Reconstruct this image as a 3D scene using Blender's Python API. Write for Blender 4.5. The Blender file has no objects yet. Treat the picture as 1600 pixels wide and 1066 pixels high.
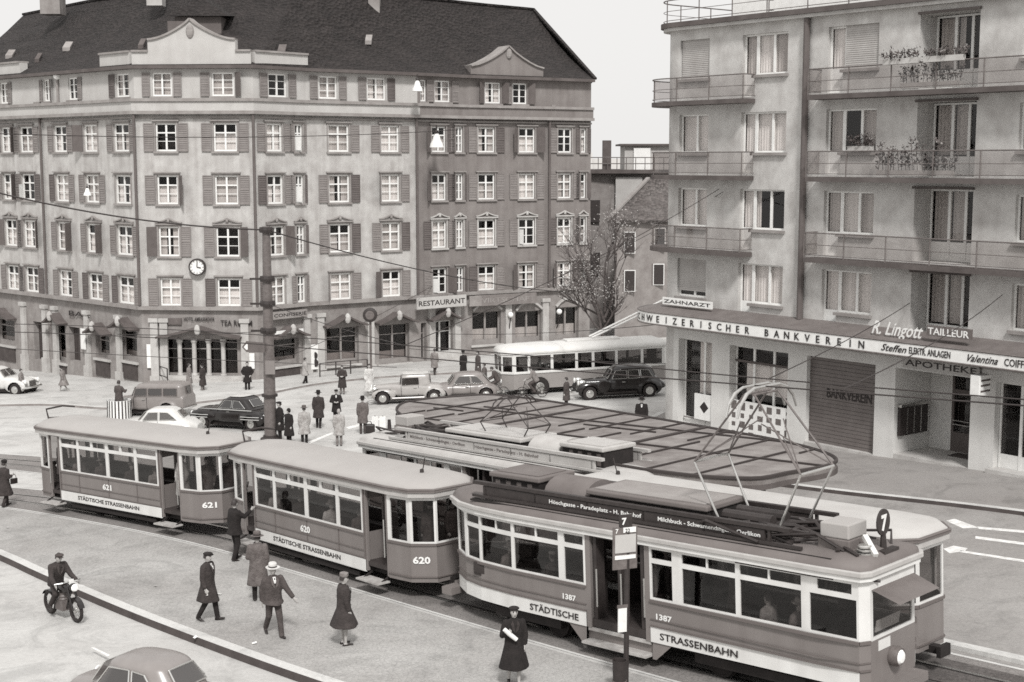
import bpy, bmesh, math, random
from mathutils import Vector, Matrix
R = random.Random(7)
C = bpy.context.scene.collection
# ------------------------------------------------------------------ survey of the square (metres, camera at the origin, 11.2 m up)
F, CX, CY, YH = 2222., 800., 533., 252.
PT = math.atan((CY-YH)/F); CP, SP = math.cos(PT), math.sin(PT)
HC, GA, GB = 11.2, -.0363, .033
def g(x, y): return GA*(y-38)+GB*x                     # the square slopes gently down towards the far houses
def ray(px, py):
    u, v = (px-CX)/F, (CY-py)/F
    return (u, CP+v*SP, -SP+v*CP)
def gp(px, py, h=0.):
    d = ray(px, py); t = (HC+38*GA-h)/(GA*d[1]+GB*d[0]-d[2])
    return Vector((t*d[0], t*d[1], HC+t*d[2]))
def at(px, py, Y):
    d = ray(px, py); t = Y/d[1]
    return Vector((t*d[0], Y, HC+t*d[2]))
def G(x, y, h=0.): return Vector((x, y, g(x, y)+h))

# ------------------------------------------------------------------ materials
MATS = {}
def tint(v):                                            # the print is warm toned, most of all in the shadows
    gch = v*.985; return (min(1, gch*(1+.26*math.exp(-v/.2))), gch, gch*(.945+.04*v), 1)
def mat(name, v, rough=.7, var=.0, scale=3., bump=0., bscale=40., metal=0., streak=0., spec=.4, detail=5.):
    if name in MATS: return MATS[name]
    m = bpy.data.materials.new(name); m.use_nodes = True
    nt = m.node_tree; N = nt.nodes; L = nt.links; b = N['Principled BSDF']
    b.inputs['Roughness'].default_value = rough; b.inputs['Metallic'].default_value = metal
    b.inputs['Specular IOR Level'].default_value = spec
    b.inputs['Base Color'].default_value = tint(v)
    tc = N.new('ShaderNodeTexCoord')
    if var > 0:
        n = N.new('ShaderNodeTexNoise'); n.inputs['Scale'].default_value = scale; n.inputs['Detail'].default_value = detail
        n.inputs['Roughness'].default_value = .62
        L.new(tc.outputs['Object'], n.inputs['Vector'])
        src = n.outputs['Fac']
        if streak > 0:
            mp = N.new('ShaderNodeMapping'); mp.inputs['Scale'].default_value = (1, 1, .07)
            L.new(tc.outputs['Object'], mp.inputs['Vector'])
            n2 = N.new('ShaderNodeTexNoise'); n2.inputs['Scale'].default_value = 2.6; n2.inputs['Detail'].default_value = 4
            L.new(mp.outputs['Vector'], n2.inputs['Vector'])
            mx = N.new('ShaderNodeMix'); mx.data_type = 'FLOAT'; mx.inputs['Factor'].default_value = streak
            L.new(src, mx.inputs['A']); L.new(n2.outputs['Fac'], mx.inputs['B']); src = mx.outputs['Result']
        r = N.new('ShaderNodeValToRGB')
        r.color_ramp.elements[0].position = .3; r.color_ramp.elements[1].position = .72
        r.color_ramp.elements[0].color = tint(v*(1-var)); r.color_ramp.elements[1].color = tint(v*(1+var*.75))
        L.new(src, r.inputs['Fac']); L.new(r.outputs['Color'], b.inputs['Base Color'])
    if bump > 0:
        n = N.new('ShaderNodeTexNoise'); n.inputs['Scale'].default_value = bscale; n.inputs['Detail'].default_value = 3
        L.new(tc.outputs['Object'], n.inputs['Vector'])
        bp = N.new('ShaderNodeBump'); bp.inputs['Strength'].default_value = bump; bp.inputs['Distance'].default_value = .03
        L.new(n.outputs['Fac'], bp.inputs['Height']); L.new(bp.outputs['Normal'], b.inputs['Normal'])
    MATS[name] = m; return m
def glass_mat(name, tr=.75, refl=.10, dark=.0):
    m = bpy.data.materials.new(name); m.use_nodes = True; nt = m.node_tree; N = nt.nodes; L = nt.links
    for n in list(N):
        if n.type == 'BSDF_PRINCIPLED': N.remove(n)
    t = N.new('ShaderNodeBsdfTransparent'); t.inputs['Color'].default_value = (tr, tr*.97, tr*.96, 1)
    gl = N.new('ShaderNodeBsdfGlossy'); gl.inputs['Roughness'].default_value = .03; gl.inputs['Color'].default_value = (.95, .93, .92, 1)
    lw = N.new('ShaderNodeLayerWeight'); lw.inputs['Blend'].default_value = .25
    ma = N.new('ShaderNodeMath'); ma.operation = 'MULTIPLY_ADD'; ma.inputs[1].default_value = .22; ma.inputs[2].default_value = refl
    L.new(lw.outputs['Facing'], ma.inputs[0])
    mx = N.new('ShaderNodeMixShader'); L.new(ma.outputs[0], mx.inputs['Fac']); L.new(t.outputs[0], mx.inputs[1]); L.new(gl.outputs[0], mx.inputs[2])
    L.new(mx.outputs[0], N['Material Output'].inputs['Surface'])
    MATS[name] = m; return m
def tile_mat(name, v):
    m = mat(name, v, .85, .35, .8, 0); N = m.node_tree.nodes; L = m.node_tree.links; b = N['Principled BSDF']
    tc = N.new('ShaderNodeTexCoord')
    w = N.new('ShaderNodeTexWave'); w.wave_type = 'BANDS'; w.bands_direction = 'Z'; w.wave_profile = 'SAW'
    w.inputs['Scale'].default_value = 1.15; w.inputs['Distortion'].default_value = .6; w.inputs['Detail'].default_value = 2
    n = N.new('ShaderNodeTexVoronoi'); n.inputs['Scale'].default_value = 4.5
    L.new(tc.outputs['Object'], w.inputs['Vector']); L.new(tc.outputs['Object'], n.inputs['Vector'])
    a = N.new('ShaderNodeMath'); a.operation = 'ADD'; L.new(w.outputs['Fac'], a.inputs[0]); L.new(n.outputs['Distance'], a.inputs[1])
    bp = N.new('ShaderNodeBump'); bp.inputs['Strength'].default_value = 1.; bp.inputs['Distance'].default_value = .16
    L.new(a.outputs[0], bp.inputs['Height']); L.new(bp.outputs['Normal'], b.inputs['Normal'])
    r = [x for x in N if x.type == 'VALTORGB'][0]
    hs = N.new('ShaderNodeMix'); hs.data_type = 'RGBA'; hs.blend_type = 'MULTIPLY'; hs.inputs['Factor'].default_value = .5
    L.new(r.outputs['Color'], hs.inputs['A']); L.new(n.outputs['Color'], hs.inputs['B'])
    bw = N.new('ShaderNodeRGBToBW'); L.new(n.outputs['Color'], bw.inputs['Color'])
    L.new(bw.outputs['Val'], hs.inputs['B']); L.new(hs.outputs['Result'], b.inputs['Base Color'])
    return m
def ground_mat(name, v, cobble=0., grain=.2, big=.16):
    m = mat(name, v, .85, big, .22, 0, detail=8); N = m.node_tree.nodes; L = m.node_tree.links; b = N['Principled BSDF']
    tc = [x for x in N if x.type == 'TEX_COORD'][0]; r = [x for x in N if x.type == 'VALTORGB'][0]
    n = N.new('ShaderNodeTexNoise'); n.inputs['Scale'].default_value = 11.; n.inputs['Detail'].default_value = 8; n.inputs['Roughness'].default_value = .9
    L.new(tc.outputs['Object'], n.inputs['Vector'])
    r2 = N.new('ShaderNodeValToRGB'); r2.color_ramp.elements[0].position = .32; r2.color_ramp.elements[1].position = .68
    r2.color_ramp.elements[0].color = (1-grain*2, 1-grain*2, 1-grain*2, 1)
    L.new(n.outputs['Fac'], r2.inputs['Fac'])
    mu = N.new('ShaderNodeMix'); mu.data_type = 'RGBA'; mu.blend_type = 'MULTIPLY'; mu.inputs['Factor'].default_value = 1
    L.new(r.outputs['Color'], mu.inputs['A']); L.new(r2.outputs['Color'], mu.inputs['B'])
    out = mu.outputs['Result']
    st = N.new('ShaderNodeTexNoise'); st.inputs['Scale'].default_value = .55; st.inputs['Detail'].default_value = 10; st.inputs['Roughness'].default_value = .72; st.inputs['Distortion'].default_value = 1.2
    L.new(tc.outputs['Object'], st.inputs['Vector'])
    r4 = N.new('ShaderNodeValToRGB'); r4.color_ramp.elements[0].position = .36; r4.color_ramp.elements[1].position = .52; r4.color_ramp.elements[0].color = (.72, .72, .72, 1)
    L.new(st.outputs['Fac'], r4.inputs['Fac'])
    mz = N.new('ShaderNodeMix'); mz.data_type = 'RGBA'; mz.blend_type = 'MULTIPLY'; mz.inputs['Factor'].default_value = .8; L.new(out, mz.inputs['A']); L.new(r4.outputs['Color'], mz.inputs['B']); out = mz.outputs['Result']
    h = n.outputs['Fac']
    if cobble > 0:
        vo = N.new('ShaderNodeTexVoronoi'); vo.inputs['Scale'].default_value = 9.; vo.feature = 'DISTANCE_TO_EDGE'
        L.new(tc.outputs['Object'], vo.inputs['Vector'])
        r3 = N.new('ShaderNodeValToRGB'); r3.color_ramp.elements[0].color = (1-cobble, 1-cobble, 1-cobble, 1); r3.color_ramp.elements[1].position = .12
        L.new(vo.outputs['Distance'], r3.inputs['Fac'])
        m2 = N.new('ShaderNodeMix'); m2.data_type = 'RGBA'; m2.blend_type = 'MULTIPLY'; m2.inputs['Factor'].default_value = 1
        L.new(out, m2.inputs['A']); L.new(r3.outputs['Color'], m2.inputs['B']); out = m2.outputs['Result']; h = r3.outputs['Color']
    L.new(out, b.inputs['Base Color'])
    bp = N.new('ShaderNodeBump'); bp.inputs['Strength'].default_value = .35; bp.inputs['Distance'].default_value = .02
    L.new(h, bp.inputs['Height']); L.new(bp.outputs['Normal'], b.inputs['Normal'])
    return m
glass_mat('house_glass', .88, .02); glass_mat('tram_glass', .5, .02); glass_mat('mesh_glass', .74, .04)
def M(n): return MATS[n]
# painted / built surfaces
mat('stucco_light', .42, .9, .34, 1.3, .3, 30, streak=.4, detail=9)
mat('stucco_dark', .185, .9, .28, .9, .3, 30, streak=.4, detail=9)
mat('stucco_attic', .44, .9, .16, .7, .2, 30, streak=.3)
mat('stone_base', .24, .9, .38, 1.4, .4, 12, streak=.3, detail=9)
mat('stone_trim', .25, .85, .25, 1.5, .2, 20)
mat('stone_pale', .42, .85, .2, 1.5, .2, 20)
mat('plaster_grey', .48, .9, .30, 1.3, .35, 40, streak=.25, detail=9)
mat('plaster_pale', .60, .88, .14, .8, .2, 30, streak=.4)
mat('slab_edge', .09, .85, .3, 1.2, .2, 20)
mat('white_paint', .74, .5, .08, 4)
mat('cream_paint', .62, .45, .1, 3)
mat('shutter_grey', .19, .7, .22, 2.5, 0, streak=.3)
mat('shutter_dark', .10, .7, .22, 2.5, 0, streak=.3)
mat('curtain', .74, .9, .25, 9, 0, streak=.9)
mat('curtain_grey', .48, .9, .25, 9, 0, streak=.9)
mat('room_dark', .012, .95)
mat('wood_dark', .045, .55, .3, 3, 0, streak=.6)
mat('blind', .36, .75, .15, 2, 0)
mat('shutter_door', .13, .6, .2, 1.6, 0, streak=.2)
mat('iron', .03, .55, .25, 8)
mat('iron_grey', .12, .5, .3, 6)
mat('steel', .55, .3, .1, 8, metal=.9)
mat('chrome', .7, .3, metal=1.)
mat('rubber', .02, .8, .2, 12)
mat('tram_panel', .17, .34, .16, 1.1, spec=.5, streak=.5, detail=8)
mat('tram_panel_trim', .11, .4)
mat('tram_white', .64, .42, .16, 1.6, streak=.5, detail=8)
mat('lid_grey', .24, .7, .2, 1.5); mat('pale_roof', .42, .7, .1, 1.); mat('tram_roof', .33, .75, .06, 1.0, .1, 25)
mat('tram_roof_dark', .13, .75, .2, 1.2, .15, 18)
mat('tram_gutter', .40, .6, .12, 3)
mat('tram_wood', .035, .6, .3, 3)
mat('under', .015, .8, .4, 4)
mat('step_wood', .36, .8, .3, 6)
mat('black_paint', .012, .18, .1, 3, spec=.6)
mat('grey_paint', .20, .28, .1, 3, spec=.6)
mat('grey_paint2', .33, .3, .1, 3, spec=.6); mat('pale_paint', .55, .28, .08, 3, spec=.6)
mat('roofing', .20, .9, .4, 1.3, .35, 14, detail=9)
mat('roofing_trim', .035, .8)
mat('fascia', .13, .7, .2, 2)
mat('ink', .02, .7)
mat('paper', .72, .8, .12, 6)
mat('skin', .36, .6); mat('hair_dark', .03, .6, .3, 30); mat('hair_grey', .3, .7, .3, 30)
for nm, v in (('black', .014), ('char', .035), ('dark', .06), ('mid', .11), ('grey', .19), ('light', .34), ('pale', .55), ('white', .72)):
    mat('cloth_'+nm, v, .92, .4, 7, .8, 26)
mat('leather', .02, .4)
mat('leaf', .07, .7, .4, 3); mat('leaf_pale', .32, .7, .4, 3); mat('bark', .07, .9, .4, 6, .4, 20)
mat('wire_mat', .03, .6)
mat('lens', .85, .1, spec=.8)
mat('brick_far', .22, .9, .25, 1.4, .2, 16)
mat('plaster_far', .42, .9, .15, .7)
tile_mat('tiles_dark', .026); tile_mat('tiles_grey', .14)
ground_mat('asphalt', .53, 0, .15, .17); ground_mat('setts', .44, .2, .22, .2); ground_mat('asphalt_dark', .34, 0, .2, .2); ground_mat('pavement_grey', .30, 0, .16, .16)
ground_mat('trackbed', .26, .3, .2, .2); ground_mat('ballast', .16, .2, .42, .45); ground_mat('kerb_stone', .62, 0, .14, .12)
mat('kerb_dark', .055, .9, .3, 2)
mat('road_white', .68, .8, .3, 5)
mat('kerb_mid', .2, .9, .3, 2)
mat('hill', .42, 1., .1, .02)

# ------------------------------------------------------------------ mesh builder
TXT = {}
def text_geo(s, shear=0., bold=0.):
    k = (s, shear, bold)
    if k in TXT: return TXT[k]
    c = bpy.data.curves.new('t', 'FONT'); c.body = s; c.size = 1; c.extrude = .012; c.shear = shear; c.offset = bold; c.resolution_u = 2
    c.fill_mode = 'BOTH'
    o = bpy.data.objects.new('t', c); C.objects.link(o)
    bpy.context.view_layer.update()
    me = bpy.data.meshes.new_from_object(o.evaluated_get(bpy.context.evaluated_depsgraph_get()))
    v = [tuple(x.co) for x in me.vertices]; f = [tuple(p.vertices) for p in me.polygons]
    bpy.data.objects.remove(o); bpy.data.curves.remove(c); bpy.data.meshes.remove(me)
    w = max([p[0] for p in v], default=.5); x0 = min([p[0] for p in v], default=0)
    TXT[k] = (v, f, x0, w); return TXT[k]
class MB:
    def __init__(s): s.v = []; s.f = []; s.m = []; s.mi = 0
    def add(s, vs, fs):
        b = len(s.v); s.v += [tuple(p) for p in vs]
        s.f += [tuple(i+b for i in f) for f in fs]; s.m += [s.mi]*len(fs); return s
    def quad(s, *p): return s.add(p, [tuple(range(len(p)))])
    def box(s, x0, x1, y0, y1, z0, z1):
        return s.add([(x0,y0,z0),(x1,y0,z0),(x1,y1,z0),(x0,y1,z0),(x0,y0,z1),(x1,y0,z1),(x1,y1,z1),(x0,y1,z1)],
                     [(3,2,1,0),(4,5,6,7),(0,1,5,4),(1,2,6,5),(2,3,7,6),(3,0,4,7)])
    def obox(s, c, a, b, n):                        # centre and three half axes
        c, a, b, n = Vector(c), Vector(a), Vector(b), Vector(n)
        return s.add([c-a-b-n, c+a-b-n, c+a+b-n, c-a+b-n, c-a-b+n, c+a-b+n, c+a+b+n, c-a+b+n],
                     [(3,2,1,0),(4,5,6,7),(0,1,5,4),(1,2,6,5),(2,3,7,6),(3,0,4,7)])
    def beam(s, p, q, w, h, up=(0,0,1)):            # a straight bar, centred
        p, q = Vector(p), Vector(q); a = (q-p)/2; u = a.normalized(); up = Vector(up)
        sd = u.cross(up)
        if sd.length < 1e-4: sd = u.cross(Vector((0,1,0)))
        sd.normalize(); n = sd.cross(u)
        return s.obox((p+q)/2, a, sd*w/2, n*h/2)
    def prism(s, poly, z0, z1):
        n = len(poly); f = lambda z, p: z(p[0], p[1]) if callable(z) else z
        vs = [(p[0], p[1], f(z0, p)) for p in poly]+[(p[0], p[1], f(z1, p)) for p in poly]
        return s.add(vs, [tuple(range(n))[::-1], tuple(range(n, 2*n))]+[(i, (i+1) % n, n+(i+1) % n, n+i) for i in range(n)])
    def loft(s, rings, cap=True, closed=True):
        n = len(rings[0]); vs = [p for r in rings for p in r]; fs = []
        for k in range(len(rings)-1):
            for i in range(n if closed else n-1):
                j = (i+1) % n; fs.append((k*n+i, k*n+j, (k+1)*n+j, (k+1)*n+i))
        if cap: fs += [tuple(range(n))[::-1], tuple(range((len(rings)-1)*n, len(rings)*n))]
        return s.add(vs, fs)
    def tube(s, pts, r, n=8, cap=True):
        pts = [Vector(p) for p in pts]; rr = r if isinstance(r, (list, tuple)) else [r]*len(pts); rings = []
        pu = None
        for i, p in enumerate(pts):
            t = (pts[min(i+1, len(pts)-1)]-pts[max(i-1, 0)]).normalized()
            if pu is None:
                pu = t.cross(Vector((0,0,1)))
                if pu.length < .05: pu = t.cross(Vector((0,1,0)))
            pu = (pu-t*pu.dot(t)).normalized(); w = t.cross(pu)
            rings.append([p+(pu*math.cos(2*math.pi*k/n)+w*math.sin(2*math.pi*k/n))*rr[i] for k in range(n)])
        return s.loft(rings, cap)
    def ell(s, c, r, n=14, m=9):
        c = Vector(c); r = r if isinstance(r, (list, tuple)) else (r, r, r); rings = []
        for k in range(m+1):
            a = math.pi*(k/m*.98+.01)-math.pi/2
            rings.append([(c.x+r[0]*math.cos(a)*math.cos(2*math.pi*i/n), c.y+r[1]*math.cos(a)*math.sin(2*math.pi*i/n), c.z+r[2]*math.sin(a)) for i in range(n)])
        return s.loft(rings)
    def lathe(s, prof, c=(0,0,0), n=16, ax=None):    # profile of (radius, height); ax = axis vector
        c = Vector(c); ax = Vector(ax or (0,0,1)).normalized(); a = ax.orthogonal().normalized(); b = ax.cross(a)
        return s.loft([[c+ax*h+(a*math.cos(2*math.pi*i/n)+b*math.sin(2*math.pi*i/n))*r for i in range(n)] for r, h in prof])
    def text(s, t, o, xd, up, size, shear=0., bold=0., width=None, track=0.):
        o, xd, up = Vector(o), Vector(xd).normalized(), Vector(up).normalized(); nn = xd.cross(up)
        v, f, x0, w = text_geo(t, shear, bold); kx = size if width is None else width/max(.01, w-x0)
        return s.add([o+xd*((p[0]-x0)*kx)+up*(p[1]*size)+nn*(p[2]*size) for p in v], f)
    def build(s, name, mats, parent=None, smooth=0, loc=None, bevel=0., weld=False):
        me = bpy.data.meshes.new(name); me.from_pydata(s.v, [], s.f)
        if not isinstance(mats, (list, tuple)): mats = [mats]
        for m in mats: me.materials.append(M(m) if isinstance(m, str) else m)
        if len(mats) > 1: me.polygons.foreach_set('material_index', s.m)
        bm = bmesh.new(); bm.from_mesh(me)
        if weld: bmesh.ops.remove_doubles(bm, verts=bm.verts, dist=.0005)
        bmesh.ops.recalc_face_normals(bm, faces=bm.faces); bm.to_mesh(me); bm.free()
        if smooth:
            me.shade_smooth()
            try: me.set_sharp_from_angle(angle=math.radians(smooth if smooth > 1 else 40))
            except Exception: pass
        o = bpy.data.objects.new(name, me); C.objects.link(o)
        if loc is not None: o.location = loc
        if parent is not None: o.parent = parent
        if bevel:
            b = o.modifiers.new('b', 'BEVEL'); b.width = bevel; b.segments = 2; b.limit_method = 'ANGLE'; b.angle_limit = .6
        return o
def tag(o, label=None, cat=None, group=None, kind=None):
    if label: o['label'] = label
    if cat: o['category'] = cat
    if group: o['group'] = group
    if kind: o['kind'] = kind
    return o
def thing(name, label, cat, loc=(0,0,0), yaw=0., group=None):
    o = bpy.data.objects.new(name, None); C.objects.link(o); o.empty_display_size = .2
    o.location = loc; o.rotation_euler = (0, 0, yaw); return tag(o, label, cat, group)
def copy_tree(o, parent=None):
    c = o.copy(); C.objects.link(c)
    if parent is not None: c.parent = parent
    for ch in list(o.children): copy_tree(ch, c)
    return c
def struct(name, mb, m, **k): return tag(mb.build(name, m, **k), kind='structure')
# a vertical wall from P to Q (plan) between z0 and z1 with rectangular openings (s0,s1,za,zb); reveals of depth d go along -n
def wall(mb, P, Q, z0, z1, holes=(), d=.0, n=None, lintel=True):
    P, Q = Vector((P[0], P[1])), Vector((Q[0], Q[1])); L = (Q-P).length; u = (Q-P)/L
    if n is None: n = Vector((u.y, -u.x))
    n = Vector((n[0], n[1]))
    pt = lambda s, z, o=0.: (P.x+u.x*s+n.x*o, P.y+u.y*s+n.y*o, z)
    ss = sorted({0., L, *[min(L, max(0, h[0])) for h in holes], *[min(L, max(0, h[1])) for h in holes]})
    zz = sorted({z0, z1, *[min(z1, max(z0, h[2])) for h in holes], *[min(z1, max(z0, h[3])) for h in holes]})
    for i in range(len(ss)-1):
        for j in range(len(zz)-1):
            a, b, c, e = ss[i], ss[i+1], zz[j], zz[j+1]
            sm, zm = (a+b)/2, (c+e)/2
            if b-a < 1e-5 or e-c < 1e-5: continue
            if any(h[0] < sm < h[1] and h[2] < zm < h[3] for h in holes): continue
            mb.quad(pt(a, c), pt(b, c), pt(b, e), pt(a, e))
    if d:
        for a, b, c, e in [h[:4] for h in holes]:
            mb.quad(pt(a, c), pt(a, e), pt(a, e, -d), pt(a, c, -d)); mb.quad(pt(b, c), pt(b, e), pt(b, e, -d), pt(b, c, -d))
            mb.quad(pt(a, e), pt(b, e), pt(b, e, -d), pt(a, e, -d)); mb.quad(pt(a, c), pt(b, c), pt(b, c, -d), pt(a, c, -d))
    return mb
class Frame:                                          # a facade plane: s along it, o out of it, z up
    def __init__(s, P, Q, n=None):
        s.P = Vector((P[0], P[1])); s.Q = Vector((Q[0], Q[1])); s.L = (s.Q-s.P).length; s.u = (s.Q-s.P)/s.L
        s.n = Vector((s.u.y, -s.u.x)) if n is None else Vector(n)
        s.u3 = Vector((s.u.x, s.u.y, 0)); s.n3 = Vector((s.n.x, s.n.y, 0))
    def p(s, a, o, z): return Vector((s.P.x+s.u.x*a+s.n.x*o, s.P.y+s.u.y*a+s.n.y*o, z))
    def box(s, mb, a0, a1, o0, o1, z0, z1):
        return mb.obox(s.p((a0+a1)/2, (o0+o1)/2, (z0+z1)/2), s.u3*(a1-a0)/2, s.n3*(o1-o0)/2, (0, 0, (z1-z0)/2))
    def hit(s, px, py=300, o=0.):                       # where the sight line through (px,py) meets the plane
        d = ray(px, py); P = s.P+s.n*o; u = s.u
        det = d[0]*(-u.y)+u.x*d[1]; t = (P.x*(-u.y)+u.x*P.y)/det
        h = Vector((t*d[0], t*d[1])); return (h-P).dot(u), HC+t*d[2]
# ================================================================== ground, kerbs, tracks
mb = MB(); n = 30
for i in range(n):
    for j in range(n):
        x0, x1 = -420+840*i/n, -420+840*(i+1)/n; y0, y1 = -120+640*j/n, -120+640*(j+1)/n
        mb.quad(G(x0, y0, -.16), G(x1, y0, -.16), G(x1, y1, -.16), G(x0, y1, -.16))
struct('ground', mb, 'asphalt', weld=True)
def lin(pts): return [Vector((p.x, p.y)) for p in pts]
def offs(poly, d):                                     # offset a polyline sideways (positive = to its left)
    out = []
    for i, p in enumerate(poly):
        a = poly[max(0, i-1)]; b = poly[min(len(poly)-1, i+1)]; t = (b-a).normalized()
        out.append(p+Vector((-t.y, t.x))*d)
    return out
def strip(mb, A, B, h, h2=None):
    for i in range(len(A)-1):
        mb.quad(G(*A[i], h), G(*A[i+1], h), G(*B[i+1], h if h2 is None else h2), G(*B[i], h if h2 is None else h2))
def catmull(P, k=8):
    P = [Vector(p) for p in P]; out = []
    for i in range(len(P)-1):
        a, b, c, d = P[max(0, i-1)], P[i], P[i+1], P[min(len(P)-1, i+2)]
        for j in range(k):
            t = j/k; out.append(.5*((2*b)+(c-a)*t+(2*a-5*b+4*c-d)*t*t+(-a+3*b-3*c+d)*t**3))
    return out+[P[-1]]
kerb = lin([gp(*q, 0) for q in ((-160, 822), (-60, 846), (0, 868), (63, 897), (184, 949), (305, 996), (460, 1052), (640, 1110), (860, 1170))])
kerb = [Vector((-70, 75)), Vector((-34, 53.5))]+kerb[0:]
kerb = catmull(kerb, 4)
far = [Vector((40, 8)), Vector((60, 60)), Vector((60, 150)), Vector((-95, 150)), Vector((-95, 90))]
inner = offs(kerb, .32)
mb = MB(); mb.quad(*[G(*p) for p in inner+far]); 
struct('square_paving', mb, 'asphalt')
T1 = catmull([(-60, 65), (-40, 60), (-26, 54.8), (-18.3, 51.2), (-12.69, 47.1), (-8.6, 43.5), (-4.9, 39.53), (3.42, 30.44), (11.5, 22.3), (20, 13.5)])
T2 = catmull([(-60, 73), (-40, 67), (-23, 60.2), (-14.8, 54.6), (-8.3, 48.6), (-.4, 39.9), (5.8, 31.8), (13.6, 23.3), (22, 14.6)])
# platform between the kerb and the near track, paved in small setts
near = offs(T1, -1.55)
mb = MB()
k0 = [p for p in inner if -30 < p.x < 6]; e0 = [p for p in near if -30 < p.x < 14 and p.y > 18]
mb.quad(*[G(*p, .004) for p in k0+e0[::-1]])
struct('tram_platform_paving', mb, 'setts')
mb = MB(); strip(mb, offs(kerb, .02), inner, .012); struct('kerb_stone_strip', mb, 'kerb_stone')
mb = MB(); strip(mb, offs(kerb, .02), offs(kerb, -.02), .012, -.158); struct('kerb_face', mb, 'kerb_dark')  # near-black face: the kerb's shaded side is put into the colour
for nm, T in (('near', T1), ('far', T2)):
    mb = MB(); strip(mb, offs(T, -1.35), offs(T, 1.35), .008); struct('track_bed', mb, 'trackbed')
    mb = MB()
    for s in (-.5, .5):
        strip(mb, offs(T, s-.05), offs(T, s+.05), .014)
    struct('tram_rails', mb, 'steel')
    mb = MB()
    for s in (-.5, .5):
        q = .085 if s < 0 else -.085
        strip(mb, offs(T, s+q-.035), offs(T, s+q+.035), .013)
    struct('rail_groove', mb, 'under')
    mb = MB()
    for s in (-1.44, 1.35): strip(mb, offs(T, s), offs(T, s+.09), .011)
    struct('track_edging', mb, 'kerb_stone')
mb = MB(); e = [p for p in T2 if p.x > 7]
strip(mb, offs(e, 1.0), offs(e, -1.2), .0105); struct('loose_ballast_surface', mb, 'ballast')
mb = MB(); e = [p for p in T2 if p.x > 6.5]
a, b = offs(e, 1.7), offs(e, 2.0); strip(mb, a, b, .10); strip(mb, offs(e, 1.69), a, .0, .10); strip(mb, b, offs(e, 2.01), .10, 0.)
struct('track_kerb', mb, 'kerb_stone')
# right-hand pavement
rk = lin([gp(*q) for q in ((1128, 750), (1198, 758), (1325, 774), (1480, 791), (1600, 806), (1720, 823))])
rk = [Vector((7.4, 58.0)), Vector((5.6, 62.5)), Vector((7.2, 67.5))][::-1]+rk+[Vector((33, 28))]
rk = catmull(rk, 4)
lane = [p for p in offs(T2, 1.5) if p.x > -2]; mb = MB(); mb.quad(*[G(*p, .0035) for p in lane+[p for p in rk[::-1] if p.y < 58]]); struct('road_lane', mb, 'asphalt_dark')
mb = MB(); mb.quad(*[G(*p, .12) for p in offs(rk, .3)+[Vector((60, 30)), Vector((60, 110)), Vector((12, 74))]]); struct('right_pavement', mb, 'pavement_grey')
mb = MB(); strip(mb, rk, offs(rk, .3), .124); struct('right_kerb_stone', mb, 'kerb_stone')
mb = MB(); strip(mb, offs(rk, -.03), rk, .0, .124); struct('right_kerb_face', mb, 'kerb_dark')  # dark colour paints the shaded side of the kerb
# pavement along the left house
lk = lin([gp(*q) for q in ((-140, 640), (60, 634), (160, 640), (250, 640), (300, 632), (400, 620), (488, 603), (574, 593), (660, 587), (740, 583), (860, 574), (960, 566))])
lk = catmull(lk, 3)
mb = MB(); mb.quad(*[G(*p, .11) for p in offs(lk, .25)+[Vector((22, 112)), Vector((-20, 112)), Vector((-60, 110))]]); struct('left_pavement', mb, 'asphalt')
mb = MB(); strip(mb, lk, offs(lk, .25), .115); struct('left_kerb_stone', mb, 'kerb_stone')
mb = MB(); strip(mb, offs(lk, -.03), lk, .0, .115); struct('left_kerb_face', mb, 'kerb_mid')  # greyer than its stone top, shade painted into the face
# painted markings
def mark(pts, name='road_marking'):
    mb = MB()
    for p in pts: mb.quad(*[G(v.x, v.y, .006) for v in (gp(*q) for q in p)])
    struct(name, mb, 'road_white')
mark([[(1478,814),(1492,811),(1530,825),(1505,826)], [(1524,823),(1600,829),(1640,834),(1640,838),(1600,833),(1530,827)]], 'road_arrow')
mark([[(1524,838),(1600,848),(1660,857),(1660,860),(1600,852),(1524,842)]])
mark([[(1474,858),(1490,853),(1512,857),(1508,861),(1484,865)], [(1500,860),(1600,875),(1660,884),(1660,888),(1600,879),(1500,863)]], 'road_arrow')
mark([[(142,1012),(147,1012),(172,1024),(168,1026)]])
mark([[(478,692),(518,676),(523,677),(484,694)]])
mark([[(540,668),(592,654),(597,655),(546,671)]])
mark([[(590,690),(618,668),(624,668),(598,691)]])

# ================================================================== the long corner house on the left
LV = [Vector(p) for p in ((-41.5,104.5), (-31.2,95.2), (-22.87,87.3), (-15.6,86.8), (-12.85,89.8), (-6.2,94.4), (-3.06,97.0), (2.61,100.2), (5.6,102.0))]
FR = [Frame(LV[i], LV[i+1]) for i in range(8)]
LH = thing('corner_house', 'long five storey corner house with shuttered windows, shops below and a steep dark tiled roof', 'apartment house', (-15.6, 86.8, g(-15.6, 86.8)))
LHo = Vector(LH.location)
def L_(mb, name, m, par=None, **k):                     # build in world coordinates, then hang under the house
    o = mb.build(name, m, **k); o.parent = par or LH
    if par is None: o.location = -LHo
    return o
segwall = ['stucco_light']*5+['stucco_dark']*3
ROWZ = [13.48, 10.34, 7.22, 4.06]; ROWH = [1.68, 1.74, 1.8, 1.68]
COLS = [[(15,9),(45,10)], [(98,10),(145,10.5),(193,12)], [(262,16),(354,18)], [(430,12),(468,6)], [(530,16),(610,14)], [(686,11),(718,5.5)], [(760,13),(823,12.5)], [(882,10.5),(911,4)]]
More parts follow.
